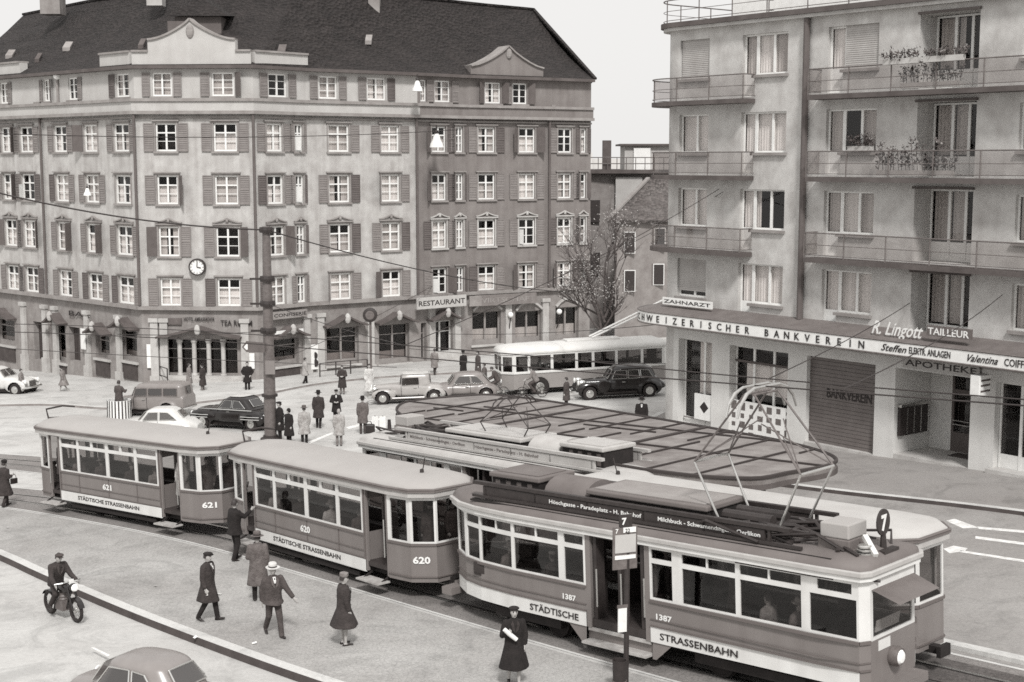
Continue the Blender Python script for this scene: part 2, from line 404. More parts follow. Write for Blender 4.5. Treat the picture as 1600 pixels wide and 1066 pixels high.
ATT = [[(13,6)], [(53,6),(80,5),(120,7),(197,10)], [(258,15),(352,17)], [(437,14)], [(515,14),(590,14)], [(661,6),(692,12)], [(770,12),(812,11)], [(853,10)]]
SHOP = [[(-6,24,497,541),(52,70,502,564)], [(85,104,506,568),(107,126,510,566),(149,172,522,562),(187,215,514,566)], [(257,372,529,592)], [(427,468,531,568)],
        [(510,561,513,567),(592,640,508,565)], [(657,667,505,566),(673,708,503,563)], [(738,783,488,536),(805,846,487,532)], [(868,904,481,528)]]
holes = []; wins = []
for k, fr in enumerate(FR):
    hu, hg, ha = [], [], []
    for (px, hw) in COLS[k]:
        s0, s1 = fr.hit(px-hw)[0], fr.hit(px+hw)[0]
        s0, s1 = max(.25, s0), min(fr.L-.25, s1)
        for r in range(4):
            hu.append((s0, s1, ROWZ[r]-ROWH[r], ROWZ[r])); wins.append((k, s0, s1, ROWZ[r]-ROWH[r], ROWZ[r], r+1))
    for (px, hw) in ATT[k]:
        s0, s1 = max(.25, fr.hit(px-hw)[0]), min(fr.L-.25, fr.hit(px+hw)[0])
        ha.append((s0, s1, 15.1, 16.5)); wins.append((k, s0, s1, 15.1, 16.5, 0))
    for (a, b, c, e) in SHOP[k]:
        s0, z1 = fr.hit(a, c); s1, z0 = fr.hit(b, e)
        hg.append((max(.15, s0), min(fr.L-.15, s1), z0, z1))
    holes.append((hu, hg, ha))
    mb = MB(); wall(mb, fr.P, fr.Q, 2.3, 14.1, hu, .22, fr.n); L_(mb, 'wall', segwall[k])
    mb = MB(); wall(mb, fr.P, fr.Q, -4.5, 2.3, hg, .45, fr.n); L_(mb, 'ground_floor_wall', 'stone_base')
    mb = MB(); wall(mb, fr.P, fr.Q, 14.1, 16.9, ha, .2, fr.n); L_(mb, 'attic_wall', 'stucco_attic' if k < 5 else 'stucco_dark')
# mouldings that run round the front
def ring(d): return offs(LV, -d)
def band(d, z0, z1, name, m, sub=None, d0=-.02):
    a, b = ring(d0), ring(d); mb = MB()
    a = a if sub is None else a[sub[0]:sub[1]]; b = b if sub is None else b[sub[0]:sub[1]]
    for i in range(len(a)-1):
        P = [(a[i], z0), (b[i], z0), (b[i], z1), (a[i], z1)]; Q = [(a[i+1], z0), (b[i+1], z0), (b[i+1], z1), (a[i+1], z1)]
        for j in range(4):
            p, q = P[j], P[(j+1) % 4]; p2, q2 = Q[j], Q[(j+1) % 4]
            mb.quad((*p[0], p[1]), (*q[0], q[1]), (*q2[0], q2[1]), (*p2[0], p2[1]))
        if i == 0: mb.quad(*[(*p[0], p[1]) for p in P])
        if i == len(a)-2: mb.quad(*[(*p[0], p[1]) for p in Q])
    return L_(mb, name, m)
band(.42, 14.78, 14.96, 'cornice', 'stone_trim'); band(.30, 14.22, 14.775, 'parapet_band', 'stucco_attic', (0, 6)); band(.30, 14.22, 14.775, 'parapet_band', 'stucco_dark', (5, 9))
band(.46, 14.02, 14.215, 'cornice', 'stone_trim'); band(.3, 2.12, 2.34, 'string_course', 'stone_trim'); band(.12, 13.78, 13.9, 'string_course', 'stone_trim')
band(.5, 16.72, 16.92, 'eaves_gutter', 'slab_edge')
# near-black backing behind the panes, the rooms' shade put into its colour
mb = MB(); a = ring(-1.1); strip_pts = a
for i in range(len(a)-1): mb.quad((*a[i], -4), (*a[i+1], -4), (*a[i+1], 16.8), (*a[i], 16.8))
L_(mb, 'dark_backing', 'room_dark')
mb = MB(); bk = [LV[8], Vector((5.4, 117)), Vector((-34, 121)), LV[0]]
for i in range(3): mb.quad((*bk[i], -5), (*bk[i+1], -5), (*bk[i+1], 16.9), (*bk[i], 16.9))
L_(mb, 'rear_wall', 'stucco_dark')
def lwin(k, s0, s1, z0, z1, row):
    fr = FR[k]; w = s1-s0; h = z1-z0; sm = (s0+s1)/2
    dark = k >= 5; narrow = w < .55
    mb = MB(); B = lambda a, b, o0, o1, c, e: fr.box(mb, a, b, o0, o1, c, e)
    t = .088; f0, f1 = -.16, -.09
    B(s0, s0+t, f0, f1, z0, z1); B(s1-t, s1, f0, f1, z0, z1); B(s0+t, s1-t, f0, f1, z0, z0+t*1.1); B(s0+t, s1-t, f0, f1, z1-t, z1)
    if row: tz = z1-h*.34
    else: tz = None
    zz0 = z0+t*1.1
    if not narrow: B(sm-.055, sm+.055, f0, f1+.01, zz0, z1-t)
    if tz:
        B(s0+t, s1-t, f0, f1+.015, tz-.04, tz+.04)
        for a, b in (((s0+t, sm-.046), (sm+.046, s1-t)) if not narrow else ((s0+t, s1-t),)): B(a, b, f0+.02, f1-.01, (zz0+tz)/2-.018, (zz0+tz)/2+.018)
    else:
        for a, b in (((s0+t, sm-.046), (sm+.046, s1-t)) if not narrow else ((s0+t, s1-t),)):
            for q in (.36, .68): B(a, b, f0+.02, f1-.01, z0+h*q-.018, z0+h*q+.018)
    win = L_(mb, 'window', 'white_paint'); 
    mb = MB(); mb.quad(fr.p(s0+.03, -.135, z0), fr.p(s1-.03, -.135, z0), fr.p(s1-.03, -.135, z1), fr.p(s0+.03, -.135, z1)); L_(mb, 'pane', 'house_glass', win)
    rr = R.random()
    if row and rr > .95:                                # a sash pushed open
        mb = MB(); mb.quad(fr.p(s0+.05, -.1, z0+.08), fr.p(s0+.2, .35, z0+.08), fr.p(s0+.2, .35, z0+h*.6), fr.p(s0+.05, -.1, z0+h*.6)); L_(mb, 'open_sash', 'white_paint', win)
    if rr < .92:                                        # curtains: two gathered halves
        mb = MB(); top = (tz-.05 if tz and R.random() < .45 else z1-.05); gap = R.choice((0, 0, .12, .3))*w
        for a, b in ((s0+.03, sm-gap/2), (sm+gap/2, s1-.03)):
            n = max(3, int((b-a)/.06)); 
            pts = [(a+(b-a)*i/n, -.24-.022*(i % 2)) for i in range(n+1)]
            for (p, o), (q, o2) in zip(pts, pts[1:]): mb.quad(fr.p(p, o, z0+.02), fr.p(q, o2, z0+.02), fr.p(q, o2, top), fr.p(p, o, top))
        L_(mb, 'curtain', 'curtain' if R.random() < .6 else 'curtain_grey', win)
    mb = MB()                                           # sill, jambs and head mould
    B(s0-.14, s1+.14, 0.002, .13, z0-.13, z0-.02)
    if row:
        B(s0-.10, s0-.001, .002, .05, z0-.019, z1+.02); B(s1+.001, s1+.10, .002, .05, z0-.019, z1+.02)
        B(s0-.1, s1+.1, .002, .06, z1+.021, z1+.12); B(s0-.2, s1+.2, .002, .15, z1+.121, z1+.2)
        if row == 3:                                    # little curved pediment with a boss
            n = 8
            for i in range(n):
                x0, x1 = i/n*2-1, (i+1)/n*2-1
                f = lambda x: z1+.25+.26*(1-abs(x))**1.6
                a, b = sm+x0*(w/2+.2), sm+x1*(w/2+.2)
                mb.beam(fr.p(a, .07, f(x0)), fr.p(b, .07, f(x1)), .13, .07)
            if not narrow: mb.ell(fr.p(sm, .08, z1+.36), (.1, .1, .13), 8, 5)
    L_(mb, 'surround', 'stone_trim' if not (dark and row == 3) else 'stone_pale', win)
    if narrow and row == 0: return
    sw = min(.62, w*.55) if row else w*.42
    if narrow: sw = .3
    for sd in (-1, 1):
        if R.random() < .04: continue
        a = s0-.12-sw if sd < 0 else s1+.12; b = a+sw
        a, b = max(.04, a), min(fr.L-.04, b)
        if b-a < .14: continue
        if R.random() < .16:                            # leaf standing away from the wall
            mb = MB(); ang = R.uniform(.5, 1.2); e = (a if sd > 0 else b); v = fr.u3*sd*math.cos(ang)+fr.n3*math.sin(ang); c0 = fr.p(e, .06, 0); pr = v*(b-a)
            mb.obox(c0+pr/2+Vector((0,0,z0+h/2)), pr/2, v.cross(Vector((0,0,1)))*.02, (0,0,h/2)); L_(mb, 'shutter', 'shutter_dark', win); continue
        mb = MB(); B(a, a+.05, .05, .09, z0-.02, z1); B(b-.05, b, .05, .09, z0-.02, z1)
        B(a+.05, b-.05, .05, .09, z0-.02, z0+.05); B(a+.05, b-.05, .05, .09, z1-.06, z1); B(a+.05, b-.05, .05, .09, z0+h*.5-.03, z0+h*.5+.03)
        nl = 7
        for q0, q1 in ((z0+.05, z0+h*.5-.03), (z0+h*.5+.03, z1-.06)):
            for i in range(nl):
                zc = q0+(q1-q0)*(i+.5)/nl; hh = (q1-q0)/nl*.5
                mb.quad(fr.p(a+.05, .085, zc-hh), fr.p(b-.05, .085, zc-hh), fr.p(b-.05, .055, zc+hh), fr.p(a+.05, .055, zc+hh))
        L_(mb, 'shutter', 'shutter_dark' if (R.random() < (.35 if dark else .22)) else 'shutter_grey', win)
for w in wins: lwin(*w)
# down pipes
for x, y in [(LV[i].x+R.uniform(-.05, .05), LV[i].y) for i in (1, 2, 3, 5, 7)]:
    mb = MB(); mb.tube([(x, y-.28, 2.4), (x, y-.28, 14.0)], .09, 8); L_(mb, 'downpipe', 'shutter_dark')
# steep tiled roof
RZ = 22.5
RD = [Vector(p) for p in ((-38,113), (-29.5,103), (-20.5,95.8), (-14.2,95.5), (-9.5,99), (-4.5,103.5), (-2,106), (1,108.6), (1.6,109.2))]
ev = ring(.5); mb = MB(); n = 5
for i in range(8):
    for j in range(n):                                  # slight bell-cast at the eaves
        fz = lambda t: 16.9+(RZ-16.9)*(t-.09*math.sin(math.pi*t))
        t0, t1 = j/n, (j+1)/n
        a, b = ev[i].lerp(RD[i], t0), ev[i+1].lerp(RD[i+1], t0); c, e = ev[i+1].lerp(RD[i+1], t1), ev[i].lerp(RD[i], t1)
        mb.quad((*a, fz(t0)), (*b, fz(t0)), (*c, fz(t1)), (*e, fz(t1)))
br = Vector((5.9, 117.6))
mb.quad((*ev[8], 16.9), (*br, 16.9), (*RD[8], RZ))
mb.quad((*br, 16.9), (-34, 121.6, 16.9), (*RD[0], RZ), (*RD[4], RZ), (*RD[8], RZ))
L_(mb, 'roof', 'tiles_dark')
mb = MB()
for i in range(8): mb.beam((*RD[i], RZ+.03), (*RD[i+1], RZ+.03), .3, .16)
mb.beam((*ev[8], 16.95), (*RD[8], RZ+.03), .26, .14); L_(mb, 'ridge_tiles', 'tiles_dark')
# parapet and stepped gable over the middle bay
def poly_wall(fr, pts, o0, o1):
    mb = MB(); A = [fr.p(s, o0, z) for s, z in pts]; B = [fr.p(s, o1, z) for s, z in pts]; n = len(pts)
    mb.add(A+B, [tuple(range(n)), tuple(range(n, 2*n))]+[(i, (i+1) % n, n+(i+1) % n, n+i) for i in range(n)]); return mb
f2 = FR[2]; sA, sB, sM = f2.hit(240)[0], f2.hit(375)[0], f2.hit(306)[0]
prof = [(0, 16.93), (f2.L, 16.93), (f2.L, 17.72), (sB, 17.72), (sB, 18.4)]
for i in range(1, 9): t = i/9; prof.append((sB+(sM-sB)*t, 18.4+1.15*t**1.7))
prof.append((sM, 19.6))
for i in range(8, 0, -1): t = i/9; prof.append((sA+(sM-sA)*t, 18.4+1.15*t**1.7))
prof += [(sA, 18.4), (sA, 17.72), (0, 17.72)]
o = poly_wall(f2, prof, -.3, .28).build('gable', 'stucco_attic'); o.parent = LH; o.location = -LHo
mb = MB(); top = [p for p in prof[2:]]
for (a, z), (b, z2) in zip(top, top[1:]):
    if abs(a-b) > .02: mb.beam(f2.p(a, 0, z+.05), f2.p(b, 0, z2+.05), .8, .12)
mb.ell(f2.p(sM, .3, 18.9), (.25, .14, .42), 8, 6); L_(mb, 'gable_coping', 'stone_trim')
for k, a, b in ((1, FR[1].hit(169)[0], FR[1].L), (3, 0., FR[3].L), (0, 0., FR[0].hit(45)[0])):
    mb = MB(); FR[k].box(mb, a, b, -.3, .27, 16.93, 17.7); L_(mb, 'parapet', 'stucco_attic')
    mb = MB(); FR[k].box(mb, a, b, -.4, .38, 17.703, 17.82); L_(mb, 'parapet_coping', 'stone_trim')
f6 = FR[6]; a, b, m_ = f6.hit(733)[0]-.0, f6.hit(845)[0], f6.hit(791)[0]
prof = [(a, 16.93), (b, 16.93), (b, 17.5)]+[(b+(m_-b)*t, 17.5+1.35*t**1.5) for t in (.2, .4, .6, .8)]+[(m_, 18.9)]+[(a+(m_-a)*t, 17.5+1.35*t**1.5) for t in (.8, .6, .4, .2)]+[(a, 17.5)]
o = poly_wall(f6, prof, -1.2, .3).build('gable', 'stucco_dark'); o.parent = LH; o.location = -LHo
mb = MB()
for (p, z), (q, z2) in zip(prof[2:], prof[3:]): mb.beam(f6.p(p, -.3, z+.05), f6.p(q, -.3, z2+.05), 1.5, .1)
mb.ell(f6.p(m_, .36, 18.45), (.22, .14, .36), 8, 6); L_(mb, 'gable_coping', 'stone_trim')
# roof furniture
p = at(314, 60, 91.5); mb = MB(); mb.box(p.x-1.5, p.x+1.4, 91, 95, 18.4, 20.2); d = L_(mb, 'dormer', 'shutter_dark')
mb = MB(); mb.add([(p.x-1.9,90.6,20.2),(p.x+1.9,90.6,20.2),(p.x+1.9,95,20.6),(p.x-1.9,95,20.6),(p.x,92,21.5),(p.x,95,21.7)], [(0,1,4),(1,2,5,4),(3,0,4,5),(0,1,2,3)]); L_(mb, 'dormer_roof', 'tiles_dark', d)
p = at(292, 60, 91.2); mb = MB(); mb.box(p.x-1.1, p.x+.3, 90.8, 94, 18.2, 19.9); L_(mb, 'dormer', 'shutter_dark')
for px, py, Y, w, h0, h1, m in ((244, 6, 94.5, .5, 21.2, 23.6, 'stone_pale'), (585, 10, 98.5, .38, 21.0, 22.9, 'stone_base'), (83, 18, 103, .7, 21.5, 22.9, 'stone_base')):
    p = at(px, py, Y); mb = MB(); mb.box(p.x-w, p.x+w, Y-w, Y+w, h0, h1); ch = L_(mb, 'chimney', m)
    mb = MB(); mb.box(p.x-w*1.15, p.x+w*1.15, Y-w*1.15, Y+w*1.15, h1+.002, h1+.14); L_(mb, 'chimney_cap', 'slab_edge', ch)
hatch = [(60,92),(113,83),(218,70),(22,93),(583,72),(440,80)]
for q in hatch:                                        # tilted skylights and vents that follow the slope
    best = None
    for i in range(8):
        for t in [x/40 for x in range(2, 39)]:
            for s in (.1, .3, .5, .7, .9):
                P2 = ev[i].lerp(ev[i+1], s).lerp(RD[i].lerp(RD[i+1], s), t); z = 16.9+5.6*(t-.09*math.sin(math.pi*t))
                dd = P2.y*CP-(z-HC)*SP; x, y = CX+F*P2.x/dd, CY-F*(P2.y*SP+(z-HC)*CP)/dd
                e = (x-q[0])**2+(y-q[1])**2
                if best is None or e < best[0]: best = (e, P2, z)
    P2, z = best[1], best[2]; w = R.uniform(.12, .26); mb = MB()
    mb.add([(P2.x-w, P2.y-.4, z-.15), (P2.x+w, P2.y-.4, z-.15), (P2.x+w, P2.y+.4, z+.42), (P2.x-w, P2.y+.4, z+.42), (P2.x-w, P2.y-.4, z+.1), (P2.x+w, P2.y-.4, z+.1), (P2.x+w, P2.y+.4, z+.55), (P2.x-w, P2.y+.4, z+.55)], [(4,5,6,7),(0,1,5,4),(1,2,6,5),(0,4,7,3)])
    L_(mb, 'roof_hatch', R.choice(('stone_trim', 'shutter_dark', 'slab_edge')))
# shop fronts: recessed glazing, doors, hoods
kinds = [['win','dark'], ['win','dark','win','win'], ['entry'], ['win'], ['shop','shop'], ['win','door'], ['cafe','cafe'], ['cafe']]
for k, fr in enumerate(FR):
    for (s0, s1, z0, z1), kd in zip(holes[k][1], kinds[k]):
        w = s1-s0; h = z1-z0
        if kd == 'dark':
            mb = MB(); fr.box(mb, s0, s1, -.44, -.38, z0, z1)
            for q in (.25, .5, .75): fr.box(mb, s0+w*q-.03, s0+w*q+.03, -.379, -.36, z0+.1, z1-.1)
            L_(mb, 'door', 'wood_dark'); continue
        mb = MB(); t = .09; f0, f1 = -.40, -.30
        fr.box(mb, s0, s0+t, f0, f1, z0, z1); fr.box(mb, s1-t, s1, f0, f1, z0, z1); fr.box(mb, s0+t, s1-t, f0, f1, z1-t, z1); fr.box(mb, s0+t, s1-t, f0, f1, z0, z0+.3)
        nm = {'entry': 5, 'shop': 2, 'door': 2, 'cafe': 2}.get(kd, 1)
        for i in range(1, nm): fr.box(mb, s0+w*i/nm-.06, s0+w*i/nm+.06, f0, f1+.02, z0+.3, z1-t)
        if kd != 'cafe': fr.box(mb, s0+t, s1-t, f0+.02, f1-.02, z1-h*.28, z1-h*.28+.06)
        wf = L_(mb, 'door' if kd in ('door', 'entry') else 'shop_window', 'stone_trim' if kd != 'door' else 'cream_paint')
        mb = MB(); mb.quad(fr.p(s0, -.36, z0), fr.p(s1, -.36, z0), fr.p(s1, -.36, z1), fr.p(s0, -.36, z1)); L_(mb, 'pane', 'house_glass', wf)
        if kd in ('win', 'shop', 'cafe'):
            mb = MB(); hh = .45 if kd == 'cafe' else .3
            fr.box(mb, s0+.1, s1-.1, -.56, -.5, z0+.1, z0+h*hh); L_(mb, 'display', 'curtain_grey' if kd == 'cafe' else 'shutter_grey', wf)
        if kd == 'entry':
            for i in (1, 2, 3, 4):
                mb = MB(); mb.lathe([(.2, 0), (.2, .25), (.14, .3), (.14, h-.3), (.2, h-.2), (.2, h)], fr.p(s0+w*i/5, -.1, z0), 10); L_(mb, 'column', 'stone_pale')
        mb = MB(); fr.box(mb, s0-.15, s1+.15, .002, .16, z0-.16, z0-.02); L_(mb, 'sill', 'stone_pale')
        if kd in ('win',) or k == 1:
            mb = MB(); fr.box(mb, s0, s1, .003, .07, z0-1.15, z0-.17); L_(mb, 'plinth_panel', 'kerb_dark')
        if kd != 'cafe' and w > .8:                     # gabled hood
            mb = MB(); rise = .65
            for i in range(6):
                x0, x1 = i/6*2-1, (i+1)/6*2-1; f = lambda x: z1+.12+rise*(1-abs(x))**1.3
                mb.beam(fr.p((s0+s1)/2+x0*(w/2+.35), .35, f(x0)), fr.p((s0+s1)/2+x1*(w/2+.35), .35, f(x1)), .8, .12)
            L_(mb, 'door_hood', 'slab_edge')
            mb = MB(); mb.ell(fr.p((s0+s1)/2, .72, z1+.62), (.2, .15, .34), 8, 5); L_(mb, 'keystone', 'stone_pale')
        if kd == 'cafe':
            mb = MB()
            for i in range(6):
                x0, x1 = i/6*2-1, (i+1)/6*2-1; f = lambda x: z1+.1+.55*(1-x*x)
                mb.beam(fr.p((s0+s1)/2+x0*(w/2), .08, f(x0)), fr.p((s0+s1)/2+x1*(w/2), .08, f(x1)), .2, .14)
            L_(mb, 'window_head', 'stone_pale')
# stone piers, pilasters between the shops
for k, pxs in ((0, (30, 76)), (1, (80, 130, 180)), (2, (235, 250, 378)), (3, (476,)), (4, (496, 575)), (5, (652+20, 712)), (6, (793, 852))):
    for px in pxs:
        fr = FR[k]; s = min(fr.L-.35, max(.35, fr.hit(px)[0])); mb = MB()
        fr.box(mb, s-.24, s+.24, .003, .2, -3.6, 1.35); fr.box(mb, s-.32, s+.32, .003, .28, 1.352, 1.6); fr.box(mb, s-.32, s+.32, .003, .28, -3.7, -2.0)
        L_(mb, 'pier', 'stone_pale')
# entrance steps
def steps(k, pxa, pxb, zt, n, rise=.16, run=.34, name='entrance_steps'):
    fr = FR[k]; a, b = fr.hit(pxa)[0], fr.hit(pxb)[0]; mb = MB()
    for i in range(n): fr.box(mb, a-i*.05, b+i*.05, .003+.3*0, .4+run*i, zt-rise*(i+1)-(.0 if i < n-1 else 2), zt-rise*i-.001)
    L_(mb, name, 'stone_pale')
steps(2, 255, 374, -1.95, 3); steps(5, 671, 711, -1.55, 5)
# ---- things fixed to the house: clock, signs, posters
def sgn(k, px0, px1, y0, y1, s, label, base='paper', ink='ink', o=.2, name='shop_sign', cat='sign', frac=.62, pad=.06, th=.06):
    fr = FR[k]; a, z1 = fr.hit(px0, y0, o); b, z0 = fr.hit(px1, y1, o); z0 = fr.hit(px0, y1, o)[1]; c = fr.p((a+b)/2, o, (z0+z1)/2)
    t = thing(name, label, cat, c)
    mb = MB(); 
    if base: 
        mb.obox((0,0,0), fr.u3*(b-a)/2, fr.n3*th/2, (0,0,(z1-z0)/2)); mb.build('board', base, t)
    if s:
        mb = MB(); hh = (z1-z0)*frac; mb.text(s, fr.u3*(-(b-a)/2*(1-pad))+fr.n3*(th/2+.004)-Vector((0,0,hh*.36)), fr.u3, (0,0,1), hh, bold=.012, width=(b-a)*(1-pad)); mb.build('lettering', ink, t)
    return t
sgn(5, 651, 728, 466, 484, 'RESTAURANT', 'long pale board with dark capitals RESTAURANT over the restaurant door', 'stucco_attic', o=.75, th=.12)
sgn(6, 733, 752, 463, 479, None, 'short grey return of the restaurant sign board past the corner', 'stone_trim', o=.6, th=.12)
sgn(6, 742, 838, 462, 479, 'WIRTSCHAFT', 'weathered grey fascia with faint raised letters over the arched cafe windows', 'stucco_dark', 'stone_trim', o=.5)
sgn(2, 343, 396, 499, 510, 'TEA ROOM', 'dark capitals TEA ROOM fixed to the facade below the clock', None, o=.06, frac=1.1)
sgn(2, 286, 337, 495, 502, 'HOTEL AMBASSADOR', 'small dark sign lettering to the left of the TEA ROOM capitals', None, o=.06, frac=1.2)
sgn(2, 236, 284, 497, 507, None, 'long narrow dark sign board left of the small hotel lettering', 'shutter_dark', o=.1)
sgn(3, 426, 480, 488, 500, 'CONFISERIE', 'carved grey name board above the curved shop window by the mast', 'stone_trim', 'ink', o=.35)
sgn(3, 430, 474, 518, 523, None, 'narrow white awning box above the shop window beside the mast', 'white_paint', o=.5)
sgn(1, 107, 143, 484, 493, 'BAR', 'dark cut-out script letters over the dark doors at the far end', None, 'ink', o=.1, frac=1.2)
sgn(1, 126, 134, 513, 545, None, 'tall narrow white notice on the pier beside the dark door', 'white_paint', o=.3, name='notice')
sgn(2, 229, 241, 538, 575, None, 'tall white framed poster left of the columned entrance', 'white_paint', o=.12, name='poster', cat='poster')
sgn(2, 384, 398, 552, 576, None, 'square pale poster beside the man in black by the steps', 'paper', o=.1, name='poster', cat='poster')
t = sgn(4, 484, 500, 539, 578, None, 'tall white poster with a dark figure right of the mast', 'white_paint', o=.15, name='poster', cat='poster')
mb = MB(); fr = FR[4]; mb.ell(fr.n3*.05+Vector((0,0,.1)), (.16,.02,.22), 10, 6); mb.ell(fr.n3*.05+Vector((0,0,-.38)), (.2,.02,.26), 10, 6); mb.build('figure', 'ink', t)
fr = FR[2]; s, z = fr.hit(310, 417); c = fr.p(s, .05, z)
t = thing('wall_clock', 'round white clock with dark rim on the facade between third floor windows', 'clock', c)
mb = MB(); mb.lathe([(.5, 0), (.52, .05), (.52, .3), (.44, .3), (.44, .24), (.01, .24)], (0,0,0), 24, fr.n3); mb.build('case', 'iron', t, smooth=1)
mb = MB(); mb.lathe([(.44, .244), (.44, .25), (.001, .253)], (0,0,0), 24, fr.n3); mb.build('dial', 'white_paint', t)
mb = MB()
for i in range(12):
    a = i*math.pi/6; d = fr.u3*math.sin(a)+Vector((0,0,math.cos(a))); mb.beam(d*.33+fr.n3*.256, d*.41+fr.n3*.256, .035, .01, fr.n3)
mb.build('hour_marks', 'ink', t)
mb = MB(); mb.beam(fr.n3*.27, fr.n3*.27+Vector((0,0,.36))+fr.u3*.02, .05, .012, fr.n3); mb.beam(fr.n3*.275, fr.n3*.275+fr.u3*.24-Vector((0,0,.05)), .06, .012, fr.n3); mb.build('hands', 'ink', t)
for k, px, py in ((6, 797, 492), (7, 873, 487)):
    fr = FR[k]; s, z = fr.hit(px, py, .3); t = thing('wall_lantern', 'white globe lantern on a bracket %s' % ('between the two arched cafe windows' if k == 6 else 'above the last cafe window by the tree'), 'lamp', fr.p(s, .02, z), group='globe lanterns on the house front')
    mb = MB(); mb.tube([(0,0,-1.2), fr.n3*.15+Vector((0,0,-1)), fr.n3*.35+Vector((0,0,-.2))], .04, 6); mb.build('bracket', 'iron', t)
    mb = MB(); mb.ell(fr.n3*.35, .2, 12, 8); mb.build('globe', 'lens', t, smooth=1)
# ================================================================== the rounded corner block on the right
RU = Vector((.616, -.788)).normalized(); RN = Vector((RU.y, -RU.x))
_b = Frame((14.6, 52.5), Vector((14.6, 52.5))+RU*10)
_s = _b.hit(1056)[0]; RP = Vector((14.6, 52.5))+RU*_s; RQ = Vector((14.6, 52.5))+RU*15.0
RF = Frame(RP, RQ); RR = 1.15; RC = RP-RN*RR
def rpath(s, o=0.):
    if s >= 0: return RP+RU*s+RN*o
    th = -s/RR
    if th <= math.pi/2: return RC+(RN*math.cos(th)-RU*math.sin(th))*(RR+o)
    return RC-RU*(RR+o)-RN*(-s-RR*math.pi/2)
SEND = RF.L; S_ARC = -RR*math.pi/2
def rs(a, b, step=.35):
    out = [a]; x = a
    while x < b-1e-6:
        x = min(b, x+(step if x < .01 else 2.)) if not (x < 0 < x+step) else 0.
        if x > b: x = b
        out.append(x)
    return out
RB = thing('apartment_block', 'pale grey rounded corner block with curved balconies above a bank and a pharmacy', 'apartment house', (RP.x, RP.y, g(RP.x, RP.y)))
RBo = Vector(RB.location)
def R_(mb, name, m, par=None, **k):
    o = mb.build(name, m, **k); o.parent = par or RB
    if par is None: o.location = -RBo
    return o
FZ = [4.45, 7.5, 10.62, 13.74]; TOP = 2.56; SILL = .93
hx = lambda px: RF.hit(px)[0]
cA = (hx(1060), hx(1105)); cB = (hx(1156), hx(1175), hx(1226)); cC = (hx(1288), hx(1311.5), hx(1366)); cD = (hx(1429), hx(1521)); cE = (hx(1588), hx(1660))
holes = []
for f in FZ:
    holes += [(cA[0], cA[1], f+SILL, f+TOP), (cB[0], cB[1], f+.06, f+TOP), (cB[1], cB[2], f+SILL, f+TOP), (cC[0], cC[1], f+.06, f+TOP), (cC[1], cC[2], f+SILL, f+TOP),
              (cD[0], cD[1], f+.04, f+2.7), (cE[0], cE[1], f+SILL, f+TOP)]
OP = [(1064,1117), (1145,1238), (1268,1377), (1409,1530), (1569,1660)]
gh = [(hx(a), hx(b), -1.4, 3.52) for a, b in OP]
mb = MB(); wall(mb, RP, RQ, 3.9, 17.0, holes, 0, RN)
def rv(mb, a, z0, b, z1, d):                         # one reveal, an edge (a,z0)-(b,z1) pushed inwards by d
    mb.quad(RF.p(a, 0, z0), RF.p(b, 0, z1), RF.p(b, -d, z1), RF.p(a, -d, z0))
for f in FZ:
    t = f+TOP; s = f+SILL
    for a, m, b in (cB, cC):
        for q in ((a,f+.06,a,t),(a,t,b,t),(b,s,b,t),(m,s,b,s),(m,f+.06,m,s),(a,f+.06,m,f+.06)): rv(mb, *q, .22)
    for a, b in (cA, cE):
        for q in ((a,s,a,t),(a,t,b,t),(b,s,b,t),(a,s,b,s)): rv(mb, *q, .22)
    a, b = cD
    for q in ((a,f+.04,a,f+2.7),(a,f+2.7,b,f+2.7),(b,f+.04,b,f+2.7),(a,f+.04,b,f+.04)): rv(mb, *q, 1.0)
S = rs(-8, 0, .16)
for a, b in zip(S, S[1:]):
    p, q = rpath(a), rpath(b); mb.quad((*p, -2), (*q, -2), (*q, 17.0), (*p, 17.0))
R_(mb, 'wall', 'plaster_grey')
mb = MB(); wall(mb, RP, RQ, -2, 3.9, gh, 0, RN)
for (a, b, z0, z1), d in zip(gh, (.45, .45, .3, 2.3, .35)):
    for q in ((a,z0,a,z1),(a,z1,b,z1),(b,z0,b,z1)): rv(mb, *q, d)
R_(mb, 'ground_floor_wall', 'plaster_pale')
mb = MB(); q0, q1, q2 = RP+RU*SEND, RP+RU*SEND-RN*11, rpath(-8)
mb.quad((*q0, -2), (*q1, -2), (*q1, 17), (*q0, 17)); mb.quad((*q1, -2), (*q2, -2), (*q2, 17), (*q1, 17)); R_(mb, 'rear_wall', 'plaster_grey')
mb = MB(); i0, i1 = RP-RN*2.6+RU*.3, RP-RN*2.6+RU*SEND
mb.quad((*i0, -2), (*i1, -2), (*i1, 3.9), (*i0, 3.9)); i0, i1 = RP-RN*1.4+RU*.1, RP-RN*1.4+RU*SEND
mb.quad((*i0, 3.9), (*i1, 3.9), (*i1, 16.9), (*i0, 16.9)); R_(mb, 'dark_backing', 'room_dark')  # near-black sheet, paints the shade of the rooms
def slab(s0, s1, o0, o1, z0, z1, name, m, step=.2, close=True):
    S = rs(s0, s1, step); mb = MB()
    for a, b in zip(S, S[1:]):
        P = [rpath(a, o0), rpath(a, o1), rpath(b, o1), rpath(b, o0)]
        mb.quad(*[(*p, z1) for p in P]); mb.quad(*[(*p, z0) for p in P])
        mb.quad((*P[1], z0), (*P[2], z0), (*P[2], z1), (*P[1], z1))
    for a in (s0, s1):
        p, q = rpath(a, o0), rpath(a, o1); mb.quad((*p, z0), (*q, z0), (*q, z1), (*p, z1))
    return R_(mb, name, m)
slab(-8, SEND, -.02, .42, 16.86, 17.06, 'cornice', 'slab_edge'); slab(-8, SEND, -.02, .3, 16.72, 16.857, 'cornice', 'plaster_grey')
